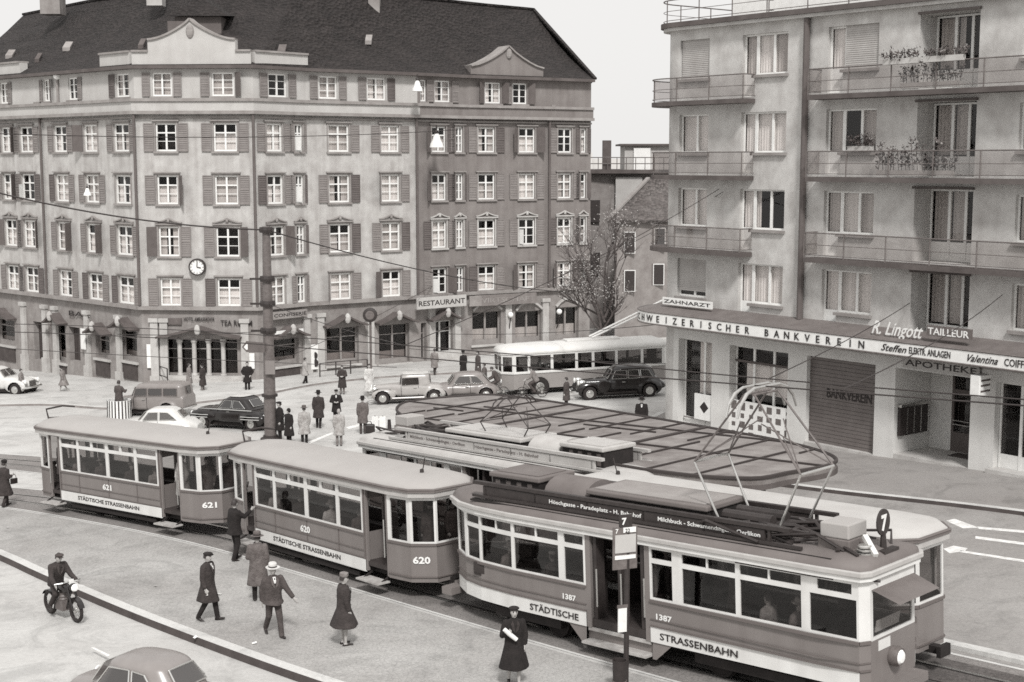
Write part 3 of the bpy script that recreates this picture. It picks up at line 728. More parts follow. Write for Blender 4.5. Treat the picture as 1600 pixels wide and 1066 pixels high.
mb = MB(); S = rs(-8, SEND, .3); mb.quad(*[(*rpath(a, -.01), 17.03) for a in S], (*q1, 17.03)); R_(mb, 'flat_roof', 'roofing')
# attic storey set back behind a railing
A0, A1 = hx(1098), SEND
fa = Frame(RP+RU*A0-RN*1.6, RP+RU*A1-RN*1.6)
mb = MB(); wall(mb, fa.P, fa.Q, 17.04, 19.8, [(6.6, 8.4, 17.9, 19.4), (12, 14, 17.9, 19.4)], .15, RN); e = Vector(fa.P)-RN*8; mb.quad((*fa.P, 17.04), (*e, 17.04), (*e, 19.8), (*fa.P, 19.8)); R_(mb, 'attic_wall', 'white_paint')
mb = MB(); fa.box(mb, -.4, fa.L, -8, .5, 19.8, 20.0); R_(mb, 'attic_roof', 'slab_edge')
def railing(s0, s1, o, z, par=None, end0=True, end1=True, mesh=True, h=.95):
    mb = MB(); S = rs(s0, s1, .25)
    pts = lambda hh: ([(*rpath(s0, .02), z+hh)] if end0 else [])+[(*rpath(a, o), z+hh) for a in S]+([(*rpath(s1, .02), z+hh)] if end1 else [])
    mb.tube(pts(h), .028, 6); mb.tube(pts(h*.52), .014, 5); mb.tube(pts(.1), .016, 5)
    n = max(1, round((s1-s0)/1.9))
    for i in range(n+1):
        p = rpath(s0+(s1-s0)*i/n, o); mb.tube([(*p, z-.02), (*p, z+h)], .024, 6)
    r = R_(mb, 'railing', 'iron_grey', par)
    if mesh:
        mb = MB(); P = [rpath(a, o-.03) for a in S]
        if end0: P = [rpath(s0+.02, .02)]+P
        if end1: P = P+[rpath(s1-.02, .02)]
        for p, q in zip(P, P[1:]): mb.quad((*p, z+.12), (*q, z+.12), (*q, z+h-.03), (*p, z+h-.03))
        x = R_(mb, 'wire_mesh', 'mesh_glass', r)
    return r
railing(-6, hx(1200), .3, 17.06, mesh=False); railing(hx(1203), SEND, .3, 17.06, mesh=False)
bs = hx(1177); b2 = hx(1279)
for k, f in enumerate(FZ[1:]):
    a = slab(-5, bs, -.02, .78, f-.2, f-.02, 'balcony_slab', 'slab_edge'); railing(-5, bs, .74, f, a, end0=False)
    a.children[0].location = (0,0,0)
    a = slab(b2, SEND, -.02, .82, f-.2, f-.02, 'balcony_slab', 'slab_edge'); railing(b2, SEND, .78, f, a, end1=False)
# canopy over the shops with its lettered fascia
CO = 1.25; CZ0, CZ1 = 4.22, 4.66
S = rs(-7, SEND, .16); mb = MB()
for a, b in zip(S, S[1:]):
    mb.quad((*rpath(a, -.02), 5.0), (*rpath(b, -.02), 5.0), (*rpath(b, CO), 4.7), (*rpath(a, CO), 4.7)); mb.quad((*rpath(a, -.02), CZ0+.05), (*rpath(b, -.02), CZ0+.05), (*rpath(b, CO), CZ0+.05), (*rpath(a, CO), CZ0+.05))
R_(mb, 'canopy', 'fascia')
mb = MB()
for a, b in zip(S, S[1:]):
    mb.quad((*rpath(a, CO+.03), CZ0), (*rpath(b, CO+.03), CZ0), (*rpath(b, CO+.03), CZ1), (*rpath(a, CO+.03), CZ1))
fas = R_(mb, 'canopy_fascia', 'white_paint')
mb = MB()
for z in (CZ0-.03, CZ1+.03):
    P = [(*rpath(a, CO+.03), z) for a in S]; mb.tube(P, .035, 5)
R_(mb, 'fascia_trim', 'iron_grey', fas)
fo = Frame(RP+RN*(CO+.05), RQ+RN*(CO+.05), RN); ox = lambda px: fo.hit(px, 500)[0]
def fascia_text(word, px0, px1, size, shear=0., m='ink', z=None, bold=.012):
    mb = MB(); a0, a1 = ox(px0), ox(px1)
    for i, ch in enumerate(word):
        if ch == ' ': continue
        s = a0+(a1-a0)*i/(len(word)-1) if len(word) > 1 else a0
        p, q = rpath(s-.12, CO+.045), rpath(s+.12, CO+.045); u = (q-p).normalized(); c = (p+q)/2
        v, f, x0, w = text_geo(ch, shear, bold); mb.text(ch, (c.x-u.x*(w-x0)*size/2, c.y-u.y*(w-x0)*size/2, (CZ0+.07) if z is None else z), (u.x, u.y, 0), (0,0,1), size, shear, bold)
    return R_(mb, 'lettering', m, fas)
# the beginning of the name runs round the bend
SCH = -.95
def bend_text(word, s0, s1, size):
    mb = MB(); n = len(word)
    for i, ch in enumerate(word):
        if ch == ' ': continue
        s = s0+(s1-s0)*i/(n-1); e = .05; s = s if s > 0 else s*RR/(RR+CO)
        p, q = rpath(s-e, CO+.045), rpath(s+e, CO+.045); u = (q-p).normalized(); c = rpath(s, CO+.05); v, f, x0, w = text_geo(ch, 0, .014)
        mb.text(ch, (c.x-u.x*(w-x0)*size/2, c.y-u.y*(w-x0)*size/2, CZ0+.075), (u.x, u.y, 0), (0,0,1), size, 0, .014)
    return R_(mb, 'lettering', 'ink', fas)
bend_text('SCHWEIZERISCHER BANKVEREIN', -1.75, ox(1347), .40)
def plain(word, px0, px1, z, size, o, m, shear=0., name='lettering', par=None, bold=.01):
    fr = Frame(RP+RN*o, RQ+RN*o, RN); a, b = fr.hit(px0, 500)[0], fr.hit(px1, 500)[0]
    mb = MB(); mb.text(word, fr.p(a, 0, z), fr.u3, (0,0,1), size, shear, bold, width=b-a); return R_(mb, name, m, par)
plain('Steffen', 1378, 1418, CZ0+.1, .36, CO+.045, 'ink', .4, par=fas); plain('ELEKTR. ANLAGEN', 1422, 1487, CZ0+.11, .34, CO+.045, 'ink', par=fas)
plain('Valentina', 1514, 1562, CZ0+.1, .36, CO+.045, 'ink', .5, par=fas); plain('COIFFEUR', 1572, 1625, CZ0+.1, .36, CO+.045, 'ink', par=fas)
# ---- windows of the block
def rframe(a, b, z0, z1, cuts=(), panel=None, dep=-.16, door=False):
    mb = MB(); t = .07; B = lambda *q: RF.box(mb, *q)
    B(a, a+t, dep-.06, dep, z0, z1); B(b-t, b, dep-.06, dep, z0, z1); B(a+t, b-t, dep-.06, dep, z0, z0+t); B(a+t, b-t, dep-.06, dep, z1-t, z1)
    for c in cuts: B(c-.055, c+.055, dep-.06, dep+.01, z0+t, z1-t)
    if panel: B(a+t, b-t, dep-.05, dep-.015, z0+t, panel)
    w = R_(mb, 'balcony_door' if door else 'window', 'white_paint')
    mb = MB(); zz = panel or z0; mb.quad(RF.p(a+.03, dep-.035, zz), RF.p(b-.03, dep-.035, zz), RF.p(b-.03, dep-.035, z1), RF.p(a+.03, dep-.035, z1)); R_(mb, 'pane', 'house_glass', w)
    return w
def rcurt(w, a, b, z0, z1, o, m='curtain'):
    mb = MB(); n = max(3, int((b-a)/.07)); P = [(a+(b-a)*i/n, o-.03*(i % 2)) for i in range(n+1)]
    for (p, x), (q, y) in zip(P, P[1:]): mb.quad(RF.p(p, x, z0), RF.p(q, y, z0), RF.p(q, y, z1), RF.p(p, x, z1))
    R_(mb, 'curtain', m, w)
def rblind(w, a, b, z0, z1, o=-.08):
    mb = MB(); n = max(4, int((z1-z0)/.075))
    for i in range(n):
        c, e = z0+(z1-z0)*i/n, z0+(z1-z0)*(i+1)/n-.008
        mb.quad(RF.p(a, o, c), RF.p(b, o, c), RF.p(b, o-.015, e), RF.p(a, o-.015, e)); mb.quad(RF.p(a, o-.015, e), RF.p(b, o-.015, e), RF.p(b, o, e+.008), RF.p(a, o, e+.008))
    R_(mb, 'roller_blind', 'blind', w)
def rsill(a, b, z):
    mb = MB(); RF.box(mb, a-.06, b+.06, .002, .12, z-.12, z-.005); R_(mb, 'window_sill', 'stone_trim')
for k, f in enumerate(FZ):
    t = f+TOP; s = f+SILL
    w = rframe(cA[0], cA[1], s, t, [cA[0]+(cA[1]-cA[0])*.55]); rsill(*cA, s)
    if k in (0, 3): rblind(w, cA[0]+.04, cA[1]-.04, s+(.0 if k else .25), t)
    else: rcurt(w, cA[0]+.05, cA[1]-.05, s, t, -.3)
    for ci, c in enumerate((cB, cC)):
        w = rframe(c[0], c[1]+.03, f+.06, t, (), f+.98, door=True); rcurt(w, c[0]+.05, c[1], f+.9, t, -.3, 'curtain' if R.random() < .5 else 'curtain_grey')
        w = rframe(c[1]+.035, c[2], s, t, [c[1]+(c[2]-c[1])*.53]); rsill(c[1], c[2], s); L0, L1 = c[1]+.05, c[2]-.05; mid = (L0+L1)/2
        if ci == 1 and k == 3: rblind(w, c[1]+.05, c[2]-.03, s, t)
        elif ci == 0 and k == 1: rcurt(w, L0, L0+(L1-L0)*.12, s, t, -.3)
        elif ci == 1 and k == 2: rcurt(w, L0+(L1-L0)*.5, L1, s, t, -.3, 'curtain_grey')
        else: rcurt(w, L0, mid-.0, s, t, -.3); rcurt(w, mid+.01, L1, s, t, -.3, 'curtain_grey' if k % 2 else 'curtain')
    a, b = cD
    w = rframe(a+.01, b-.01, f+.05, f+2.68, [a+(b-a)*q for q in (.34, .62, .9)], f+.75, -.98, True)
    rcurt(w, a+.1, a+(b-a)*.34, f+.8, f+2.6, -1.15, 'curtain_grey'); rcurt(w, a+(b-a)*.36, a+(b-a)*(.6 if k != 3 else .45), f+.8, f+2.6, -1.15, 'curtain_grey')
    mb = MB(); RF.box(mb, a-.05, b+.05, .003, .1, f+2.701, f+2.79); R_(mb, 'lintel', 'slab_edge')
    w = rframe(cE[0], cE[1], s, t, [cE[0]+(cE[1]-cE[0])*.5]); rsill(*cE, s); rcurt(w, cE[0]+.06, cE[1]-.05, s, t, -.3, 'curtain_grey')
# drain pipe, balcony side screens
mb = MB(); p = RF.p(hx(1258), .14, 0); mb.tube([(p.x, p.y, 4.95), (p.x, p.y, 16.7)], .13, 8); R_(mb, 'downpipe', 'shutter_dark')
for px, f in ((1336, FZ[3]), (1382, FZ[1]), (1332, FZ[3])):
    pass
# ---- ground floor of the block
zg = lambda px: (lambda p: g(p.x, p.y)+.12)(RF.p(hx(px), 0, 0))
def gfront(i, kind):
    a, b, z0, z1 = gh[i]; z0 = g(*(RP+RU*(a+b)/2))+.12; return a, b, z0, z1
a, b, z0, z1 = gfront(0, 0)
w = rframe(a+.02, b-.02, z0-.3, z1-.02, [a+(b-a)*.62], z0+.5, -.38); rcurt(w, a+(b-a)*.4, b-.1, z0+1.6, z1-.1, -.55); mb = MB(); RF.box(mb, a+.08, b-.1, -.32, -.28, z0+.45, z0+.5); R_(mb, 'shelf', 'shutter_grey', w)
a, b, z0, z1 = gfront(1, 0)
w = rframe(a+.02, b-.02, z0-.3, z1-.02, [a+(b-a)*.33, a+(b-a)*.67], z0+.45, -.38); rcurt(w, a+.5, b-.1, z0+1.8, z1-.75, -.55)
mb = MB(); RF.box(mb, a+.03, b-.03, -.45, -.34, z1-.72, z1-.62); R_(mb, 'transom', 'slab_edge', w)
a, b, z0, z1 = gfront(2, 0)
mb = MB(); n = 26; h0 = z0-.35; 
for i in range(n):
    c, e = h0+(z1-h0)*i/n, h0+(z1-h0)*(i+1)/n; RF.box(mb, a+.01, b-.01, -.26-.0, -.2-.012*(i % 2), c, e-.012)
rd = R_(mb, 'roller_shutter', 'shutter_door')
mb = MB(); RF.box(mb, a-.0, b, -.3, .06, z0-.5, z0+.12); R_(mb, 'threshold', 'stone_pale')
fr = Frame(RP-RN*.19, RQ-RN*.19, RN); mb = MB(); s0_, zt = fr.hit(1292, 610); s1_, _ = fr.hit(1362, 620); mb.text('BANKVEREIN', fr.p(s0_, 0, 1.95), fr.u3, (0,0,1), .5, bold=.012, width=s1_-s0_); R_(mb, 'lettering', 'ink', rd)
a, b, z0, z1 = gfront(3, 0)
mb = MB(); RF.box(mb, a+.003, b-.003, -2.3, -.02, z0-.6, z0+.1); R_(mb, 'porch_floor', 'stone_pale')
mb = MB(); RF.box(mb, a+.01, a+(b-a)*.3, -2.29, -2.2, z0+.1, z1-.02); R_(mb, 'porch_wall', 'plaster_pale')
for i in range(2):
    x0 = a+(b-a)*(.3+.35*i); x1 = a+(b-a)*(.3+.35*(i+1)); mb = MB()
    RF.box(mb, x0, x0+.1, -2.28, -2.2, z0+.1, z1-.02); RF.box(mb, x1-.1, x1, -2.28, -2.2, z0+.1, z1-.02); RF.box(mb, x0+.1, x1-.1, -2.28, -2.2, z0+.1, z0+.85); RF.box(mb, x0+.1, x1-.1, -2.28, -2.2, z0+2.35, z0+2.5); RF.box(mb, x0+.1, x1-.1, -2.28, -2.2, z1-.12, z1-.02)
    d = R_(mb, 'door', 'shutter_dark'); mb = MB(); mb.quad(RF.p(x0+.1, -2.25, z0+.85), RF.p(x1-.1, -2.25, z0+.85), RF.p(x1-.1, -2.25, z1-.1), RF.p(x0+.1, -2.25, z1-.1)); R_(mb, 'pane', 'house_glass', d)
    mb = MB(); mb.tube([RF.p(x0+.1, -2.14, z0+1.15), RF.p(x1-.1, -2.14, z0+1.15)], .025, 6); mb.tube([RF.p(x0+.1, -2.14, z0+1.3), RF.p(x1-.1, -2.14, z0+1.3)], .02, 6); R_(mb, 'push_bar', 'steel', d)
mb = MB(); RF.box(mb, a+(b-a)*.45, a+(b-a)*.85, -2.0, -1.3, z0+.104, z0+.12); R_(mb, 'door_mat', 'kerb_dark')
a, b, z0, z1 = gfront(4, 0)
w = rframe(a+.02, b-.02, z0-.2, z1-.02, [a+(b-a)*.4], z0+.6, -.3, True)
mb = MB(); RF.box(mb, a-.1, b, -.3, .3, z0-.6, z0+.1); R_(mb, 'doorstep', 'stone_pale')
# ---- loose fittings on the block: signs, showcase, flower boxes
DBG = []
def rsign(px0, px1, y0, y1, o, label, s=None, base='paper', ink='ink', name='shop_sign', cat='sign', frac=.6, shear=0., th=.06, width=True):
    fr = Frame(RP+RN*o, RQ+RN*o, RN); a, z1 = fr.hit(px0, y0); b = fr.hit(px1, y1)[0]; z0 = fr.hit(px0, y1)[1]
    c = fr.p((a+b)/2, 0, (z0+z1)/2); t = thing(name, label, cat, c)
    if base: mb = MB(); mb.obox((0,0,0), fr.u3*(b-a)/2, fr.n3*th/2, (0,0,(z1-z0)/2)); mb.build('board', base, t)
    if s:
        mb = MB(); hh = (z1-z0)*frac; mb.text(s, fr.u3*(-(b-a)*.47)+fr.n3*(th/2+.005)-Vector((0,0,hh*.36)), fr.u3, (0,0,1), hh, shear, .012, width=(b-a)*.94); mb.build('lettering', ink, t)
    return t, fr, (b-a), (z1-z0)
def pxsign(*k, **kw): return rsign(*k, **kw)
rsign(1412, 1531, 556, 574, .12, 'pale board over the pharmacy porch with dark capitals APOTHEKE', 'APOTHEKE', 'plaster_far', 'iron', frac=.75)
t, fr, w_, h_ = rsign(1361, 1446, 497, 522, .9, 'white cursive lettering R. Lingott standing on the canopy', 'R. Lingott', None, 'white_paint', frac=1.15, shear=.45)
t, fr, w_, h_ = rsign(1450, 1518, 508, 524, .95, 'dark box sign with white capitals TAILLEUR on the canopy', 'TAILLEUR', 'iron_grey', 'white_paint', frac=.95, th=.14)
rsign(1036, 1113, 464, 475, .5, 'slim white board with dark lettering standing on the canopy near the rounded corner', 'ZAHNARZT', 'white_paint', 'ink', frac=.7)
# picture board in the window, leaning poster
t, fr, w_, h_ = rsign(1141, 1238, 623, 683, -.12, 'white board covered with rows of small pictures in the bank window', None, 'white_paint', name='picture_board', cat='display board')
mb = MB()
for i in range(7):
    for j in range(4):
        x = -w_/2+w_*(i+.5)/7; z = -h_/2+h_*(j+.5)/4; s = R.uniform(.08, .15)
        mb.obox(fr.u3*x+fr.n3*.036+Vector((0,0,z+R.uniform(-.03,.03))), fr.u3*s, fr.n3*.003, (0,0,s*R.uniform(.7,1.25)))
mb.build('pictures', 'iron_grey', t)
t, fr, w_, h_ = rsign(1086, 1116, 614, 654, -.1, 'white poster with a dark diamond in the first shop window', None, 'white_paint', name='poster', cat='poster')
mb = MB(); q = .26; mb.quad(fr.u3*q+fr.n3*.036, fr.n3*.036+Vector((0,0,q)), -fr.u3*q+fr.n3*.036, fr.n3*.036-Vector((0,0,q))); mb.build('diamond', 'ink', t)
# wall showcase in the porch (on the far side wall)
a = gh[3][0]; zc = zg(1440)
t = thing('wall_showcase', 'glazed dark display case on the side wall of the pharmacy porch', 'showcase', RF.p(a+.02, -1.05, zc+.85))
mb = MB(); U, N_ = RF.u3, RF.n3
mb.obox(U*.06+Vector((0,0,.5)), U*.06, N_*.85, (0,0,.55)); mb.build('case', 'iron', t)
mb = MB(); mb.obox(U*.1+Vector((0,0,1.1)), U*.1, N_*.9, (0,0,.05)); mb.obox(U*.125+Vector((0,0,.5)), U*.01, N_*.02, (0,0,.5)); mb.obox(U*.125+Vector((0,0,.5))+N_*.42, U*.01, N_*.02, (0,0,.5)); mb.obox(U*.125+Vector((0,0,.5))-N_*.42, U*.01, N_*.02, (0,0,.5)); mb.build('frame', 'steel', t)
# bracket sign at the porch
fr = RF; s, z = fr.hit(1532, 602, .8); t = thing('bracket_sign', 'small white lantern-like cross sign hanging at the right of the pharmacy porch', 'sign', fr.p(s, .1, z))
mb = MB(); mb.tube([(0,0,.75), N_*.8+Vector((0,0,.62))], .03, 6); mb.tube([N_*.7+Vector((0,0,.62)), N_*.7+Vector((0,0,.38))], .02, 6); mb.build('bracket', 'iron', t)
mb = MB(); mb.obox(N_*.7, U*.2, N_*.34, (0,0,.38)); mb.build('box', 'white_paint', t, bevel=.03)
mb = MB(); 
for dz in (-.18, .02, .2): mb.obox(N_*.7+Vector((0,0,dz)), U*.205, N_*.28, (0,0,.035))
mb.build('stripes', 'slab_edge', t)
def leaves(mb, c, rx, ry, rz, n, sz):
    for i in range(n):
        p = Vector((R.gauss(0,.45)*rx, R.gauss(0,.45)*ry, R.gauss(0,.45)*rz))+Vector(c)
        a = Vector((R.uniform(-1,1), R.uniform(-1,1), R.uniform(-1,1))).normalized(); b = a.orthogonal().normalized(); s = sz*R.uniform(.5,1.3)
        mb.quad(p-a*s, p+b*s*.5, p+a*s, p-b*s*.5)
def flower_box(px, f, o, ln, label, hgt, n, pale=.3):
    s = hx(px); c = RF.p(s, o, f); t = thing('flower_box', label, 'flower box', c, group='plant boxes on the balconies')
    mb = MB(); mb.obox((0,0,.1), U*ln/2, N_*.1, (0,0,.1)); mb.build('box', 'stone_pale', t)
    mb, sm, bl = MB(), MB(), MB()
    for i in range(int(ln/.17)+1):
        x = -ln/2+.06+i*.17; hh = hgt*R.uniform(.45, 1.); o_ = U*x+N_*R.uniform(-.06,.06)+Vector((0,0,.2)); e_ = o_+U*R.uniform(-.12,.12)+N_*R.uniform(-.05,.15)+Vector((0,0,hh))
        m_ = o_.lerp(e_, .5)+N_*R.uniform(-.05,.05); sm.tube([o_, m_, e_], .012, 4)
        for q in (.35, .6, .8, 1.): leaves(mb, o_.lerp(e_, q), .17, .15, .16, max(4, n//9), .07)
        if R.random() < pale: leaves(bl, e_, .14, .12, .12, 5, .05)
    sm.build('stems', 'bark', t); mb.build('plants', 'leaf', t); bl.build('blossoms', 'leaf_pale', t)
flower_box(1424, FZ[3]+.92, .85, 1.5, 'pale flower box with bushy plants on the top balcony rail, left one of two', .3, 50)
flower_box(1490, FZ[3]+.92, .85, 1.6, 'pale flower box with dark plants on the top balcony rail, right one of two', .3, 50)
flower_box(1462, FZ[3]+.05, .6, 2.4, 'flower box standing low behind the top balcony railing under the rail boxes', .6, 60)
flower_box(1432, FZ[2]+.05, .6, 2.6, 'long row of tall leafy plants on the third balcony', 1.1, 80)
flower_box(1481, FZ[2]+.05, .6, 1.2, 'shorter plant box beside the tall leafy row on the third balcony', .5, 60)
flower_box(1345, FZ[2]+SILL+.02, .1, 1.1, 'dark potted plants on a window sill of the third balcony', .4, 70)
# ================================================================== houses behind the gap
def bbox_house(name, label, pts, z0, z1, m, wins=()):
    t = thing(name, label, 'house', (pts[0][0], pts[0][1], z0)); o = -Vector(t.location); mb = MB(); mb.prism(pts, z0, z1); x = mb.build('wall', m, t); x.location = o
    return t, o
pa, pb = at(905, 300, 118), at(1075, 300, 120)
t, o = bbox_house('rear_house', 'dark flat roofed house with a roof terrace seen through the gap behind the bare tree', [(pa.x, 118), (pb.x, 119), (pb.x+2, 130), (pa.x+2, 130)], -4, 10.2, 'brick_far')
def T_(mb, n, m, **k):
    x = mb.build(n, m, t, **k); x.location = o; return x
mb = MB(); mb.box(pa.x-.5, pb.x+.5, 117.4, 130, 10.203, 10.5); T_(mb, 'roof_slab', 'slab_edge')
q0, q1 = at(976, 250, 121), at(1052, 250, 121); mb = MB(); mb.box(q0.x, q1.x, 121, 126, 10.5, 12.5); T_(mb, 'penthouse', 'plaster_far')
mb = MB(); mb.box(q0.x-.4, q1.x+.4, 120.6, 126.4, 12.5, 12.65); T_(mb, 'penthouse_roof', 'slab_edge')
q0, q1 = at(990, 250, 120.9), at(1016, 250, 120.9); mb = MB(); mb.box(q0.x, q1.x, 120.8, 120.95, 10.5, 12.3); T_(mb, 'door', 'white_paint')
q = at(948, 250, 118.6); mb = MB(); mb.box(q.x-.35, q.x+.35, 118.3, 119, 10.5, 12.9); T_(mb, 'chimney', 'slab_edge')
mb = MB(); y = 117.7
for z in (11.0, 11.5): mb.tube([(pa.x, y, z), (pb.x, y, z)], .04, 5)
for i in range(13): x = pa.x+(pb.x-pa.x)*i/12; mb.tube([(x, y, 10.5), (x, y, 11.5)], .035, 5)
T_(mb, 'terrace_railing', 'iron_grey')
q0, q1 = at(962, 280, 117.9), at(1003, 330, 117.9); mb = MB(); mb.box(q0.x, q1.x, 117.85, 117.97, 6.5, 9.9); T_(mb, 'pale_panel', 'plaster_far')
for px, py in ((929, 330), (929, 412), (905, 330)):
    q = at(px, py, 117.9); mb = MB(); mb.box(q.x-.45, q.x+.45, 117.86, 117.96, q.z-.9, q.z+.9); T_(mb, 'window', 'iron')
pa, pb = at(950, 340, 104), at(1090, 340, 108)
t, o = bbox_house('gabled_house', 'low house with a grey tiled roof and shuttered windows half hidden by the rounded block', [(pa.x+.6, 104.6), (pb.x, 108), (pb.x, 118), (pa.x+2.6, 114)], -4, 7.1, 'brick_far')
mb = MB(); e0, e1 = Vector((pa.x, 104, 6.95)), Vector((pb.x, 107.4, 6.7)); r0, r1 = at(1013, 280, 109.5), at(1075, 272, 112.5); k0 = Vector((pa.x+2.2, 115, 6.95)); k1 = Vector((pb.x, 118, 6.9))
mb.quad(e0, e1, r1, r0); mb.quad(r0, r1, k1, k0); mb.quad(e0, r0, k0); mb.quad(e0+Vector((0,0,-.2)), e1+Vector((0,0,-.2)), e1, e0); T_(mb, 'roof', 'tiles_grey')
mb = MB(); mb.beam(e0+Vector((0,0,.05)), r0+Vector((0,0,.08)), .3, .15); T_(mb, 'verge', 'stone_base')
for px, py in ((1033, 432), (985, 440), (985, 380), (1035, 375)):
    q = at(px, py, 104.4); yy = 104.6+(q.x-pa.x)*.13*4
    P = Vector((q.x, 104.4+(q.x-pa.x-.6)*(3.4/(pb.x-pa.x-.6)), q.z)); mb = MB(); mb.box(P.x-.42, P.x+.42, P.y-.02, P.y+.15, P.z-.8, P.z+.8); w = T_(mb, 'window', 'white_paint')
    mb = MB(); mb.box(P.x-.36, P.x+.36, P.y-.05, P.y-.022, P.z-.74, P.z+.74); x = mb.build('pane', 'iron', w)
    mb = MB(); mb.box(P.x-1.05, P.x-.45, P.y-.08, P.y-.02, P.z-.8, P.z+.8); x = mb.build('shutter', 'shutter_dark', w)
# hill beyond, its haze painted in as a pale grey
mb = MB(); n = 60
pts = []
for i in range(n+1):
    x = -420+840*i/n; pts.append((x, 18+6*math.sin(i*.37)+4*math.sin(i*.9)))
for (x, h), (x2, h2) in zip(pts, pts[1:]): mb.quad((x, 480, -30), (x2, 480, -30), (x2, 500, h), (x, 500, h)); mb.quad((x, 500, h), (x2, 500, h2), (x2, 519, -30), (x, 519, -30))
struct('hills', mb, 'hill')
# ================================================================== the bare street tree
TR = thing('street_tree', 'nearly bare street tree with a few withered leaves between the two corner houses', 'tree', G(6.0, 91.5))
tw = MB(); tk = MB(); tips = []
def branch(p, d, ln, r, lev):
    n = 4; P = [p]; q = p.copy(); dd = d.copy()
    for i in range(n):
        dd = (dd+Vector((R.gauss(0,.12), R.gauss(0,.12), R.gauss(0,.06)+.05))).normalized(); q = q+dd*ln/n; P.append(q.copy())
    (tk if lev < 2 else tw).tube(P, [r*(1-.55*i/n) for i in range(n+1)], 6 if lev < 2 else 4)
    if lev >= 4: tips.append(P[-1]); tips.append(P[2]); return
    m = (5, 5, 4, 4)[lev]
    for k in range(m):
        t = R.uniform(.35, 1.) if lev else R.uniform(.55, 1.)
        a = P[min(n, int(t*n))]; nd = (dd*R.uniform(.5,.9)+Vector((R.gauss(0,.55), R.gauss(0,.55), R.uniform(.05,.5)))).normalized()
        branch(a.copy(), nd, ln*R.uniform(.52,.72), r*.5, lev+1)
branch(Vector((0,0,-.2)), Vector((0,0,1)), 4.4, .14, 0)
branch(Vector((0,0,2.6)), Vector((-.4,-.1,1)).normalized(), 4.3, .085, 1); branch(Vector((0,0,2.9)), Vector((.42,.1,1)).normalized(), 4.3, .085, 1); branch(Vector((0,0,3.3)), Vector((0,.1,1)).normalized(), 4.2, .09, 1)
tk.build('trunk', 'bark', TR); tw.build('twigs', 'bark', TR)
lf = MB()
for p in tips:
    if R.random() < .6: leaves(lf, p, .35, .35, .35, R.randint(1, 3), .07)
lf.build('crown', 'leaf_pale', TR)
# ================================================================== mast, wires, hanging lamps
PM = gp(423, 690); ph = at(414, 354, PM.y).z-PM.z
t = thing('wire_mast', 'tall dark tapered mast carrying the overhead wires beside the waiting people', 'mast', PM)
mb = MB(); mb.lathe([(.275, 0), (.265, 2.2), (.235, 5), (.17, ph)], (0,0,0), 14); mb.build('pole', 'iron_grey', t, smooth=1)
mb = MB(); mb.lathe([(.46, -.1), (.46, .16), (.34, .22), (.33, .3)], (0,0,0), 14); mb.lathe([(.36, 2.05), (.36, 2.15)], (0,0,0), 14); mb.build('base_collar', 'iron', t)
for z in (ph-.15, ph-3.4, ph-2.3, ph-4.6):
    mb = MB(); mb.lathe([(.29+.012*(ph-z), z-.12), (.31+.012*(ph-z), z), (.29+.012*(ph-z), z+.12)], (0,0,0), 12); mb.beam((-.75 if z < ph-1 else -.3, -.1, z), (.3, -.1, z), .09, .09); mb.build('wire_clamp', 'iron', t)
mb = MB(); mb.box(-.1, .32, -.42, -.3, 3.1, 3.7); mb.build('switch_box', 'shutter_grey', t)
d = thing('direction_sign', 'arrow shaped direction board pointing left on the mast', 'sign', PM+Vector((-.62, -.33, at(400, 541, PM.y).z-PM.z)))
mb = MB(); mb.add([(-.5,-.03,0),(-.3,-.03,.27),(.5,-.03,.19),(.5,-.03,-.25),(-.3,-.03,-.22),(-.5,.03,0),(-.3,.03,.27),(.5,.03,.19),(.5,.03,-.25),(-.3,.03,-.22)], [(0,1,2,3,4),(5,6,7,8,9),(0,1,6,5),(1,2,7,6),(2,3,8,7),(3,4,9,8),(4,0,5,9)]); mb.build('board', 'shutter_dark', d)
mb = MB(); mb.add([(-.42,-.036,0),(-.3,-.036,.14),(-.24,-.036,.13),(-.24,-.036,-.1),(-.3,-.036,-.12)], [(0,1,2,3,4)]); mb.build('arrow_tip', 'white_paint', d)
def wire(a, b, sag, r, label, n=14):
    a, b = Vector(a), Vector(b); P = [a.lerp(b, i/n)-Vector((0,0,sag*4*(i/n)*(1-i/n))) for i in range(n+1)]
    mb = MB(); mb.tube(P, r, 5); o = mb.build('overhead_wire', 'wire_mat'); return tag(o, label, 'wire', 'overhead wires above the square')
def wirepoly(P, r, label):
    mb = MB(); mb.tube(P, r, 5); o = mb.build('overhead_wire', 'wire_mat'); return tag(o, label, 'wire', 'overhead wires above the square')
mt = PM+Vector((0,0,ph-.15))
wire(at(-160, 258, 57), mt, .55, .035, 'thick cable running from the upper left edge down to the mast top')
wire(mt, at(902, 458, 98), .5, .03, 'cable falling from the mast top to the dark end of the corner house')
wire(at(-60, 207, 70), at(716, 203, 94.6), .35, .022, 'thin wire crossing the upper windows of the corner house')
for T, nm, h in ((T1, 'contact wire above the near tram track', 6.14), (T2, 'contact wire above the far tram track', 5.9)):
    wirepoly([G(p.x, p.y, h) for p in T], .016, nm)
def on(T, x, h): p = min(T, key=lambda q: abs(q.x-x)); return G(p.x, p.y, h)
md = PM+Vector((0,0,ph-3.4)); me_ = PM+Vector((0,0,ph-4.6))
wire(me_, on(T1, -13, 6.2), .1, .014, 'span wire from the mast to the wire over the last trailer')
wire(md, on(T2, -3, 5.9), .1, .014, 'span wire from the mast to the wire over the blurred tram')
wire(on(T2, -3, 5.9), RF.p(hx(1126), .1, at(1126, 297, 58).z), .3, .014, 'span wire from the far tram wire to the bracket on the rounded block')
wire(on(T2, 6, 5.9), RF.p(hx(1430), .1, 6.0), .1, .014, 'span wire fixed to the block above the pharmacy')
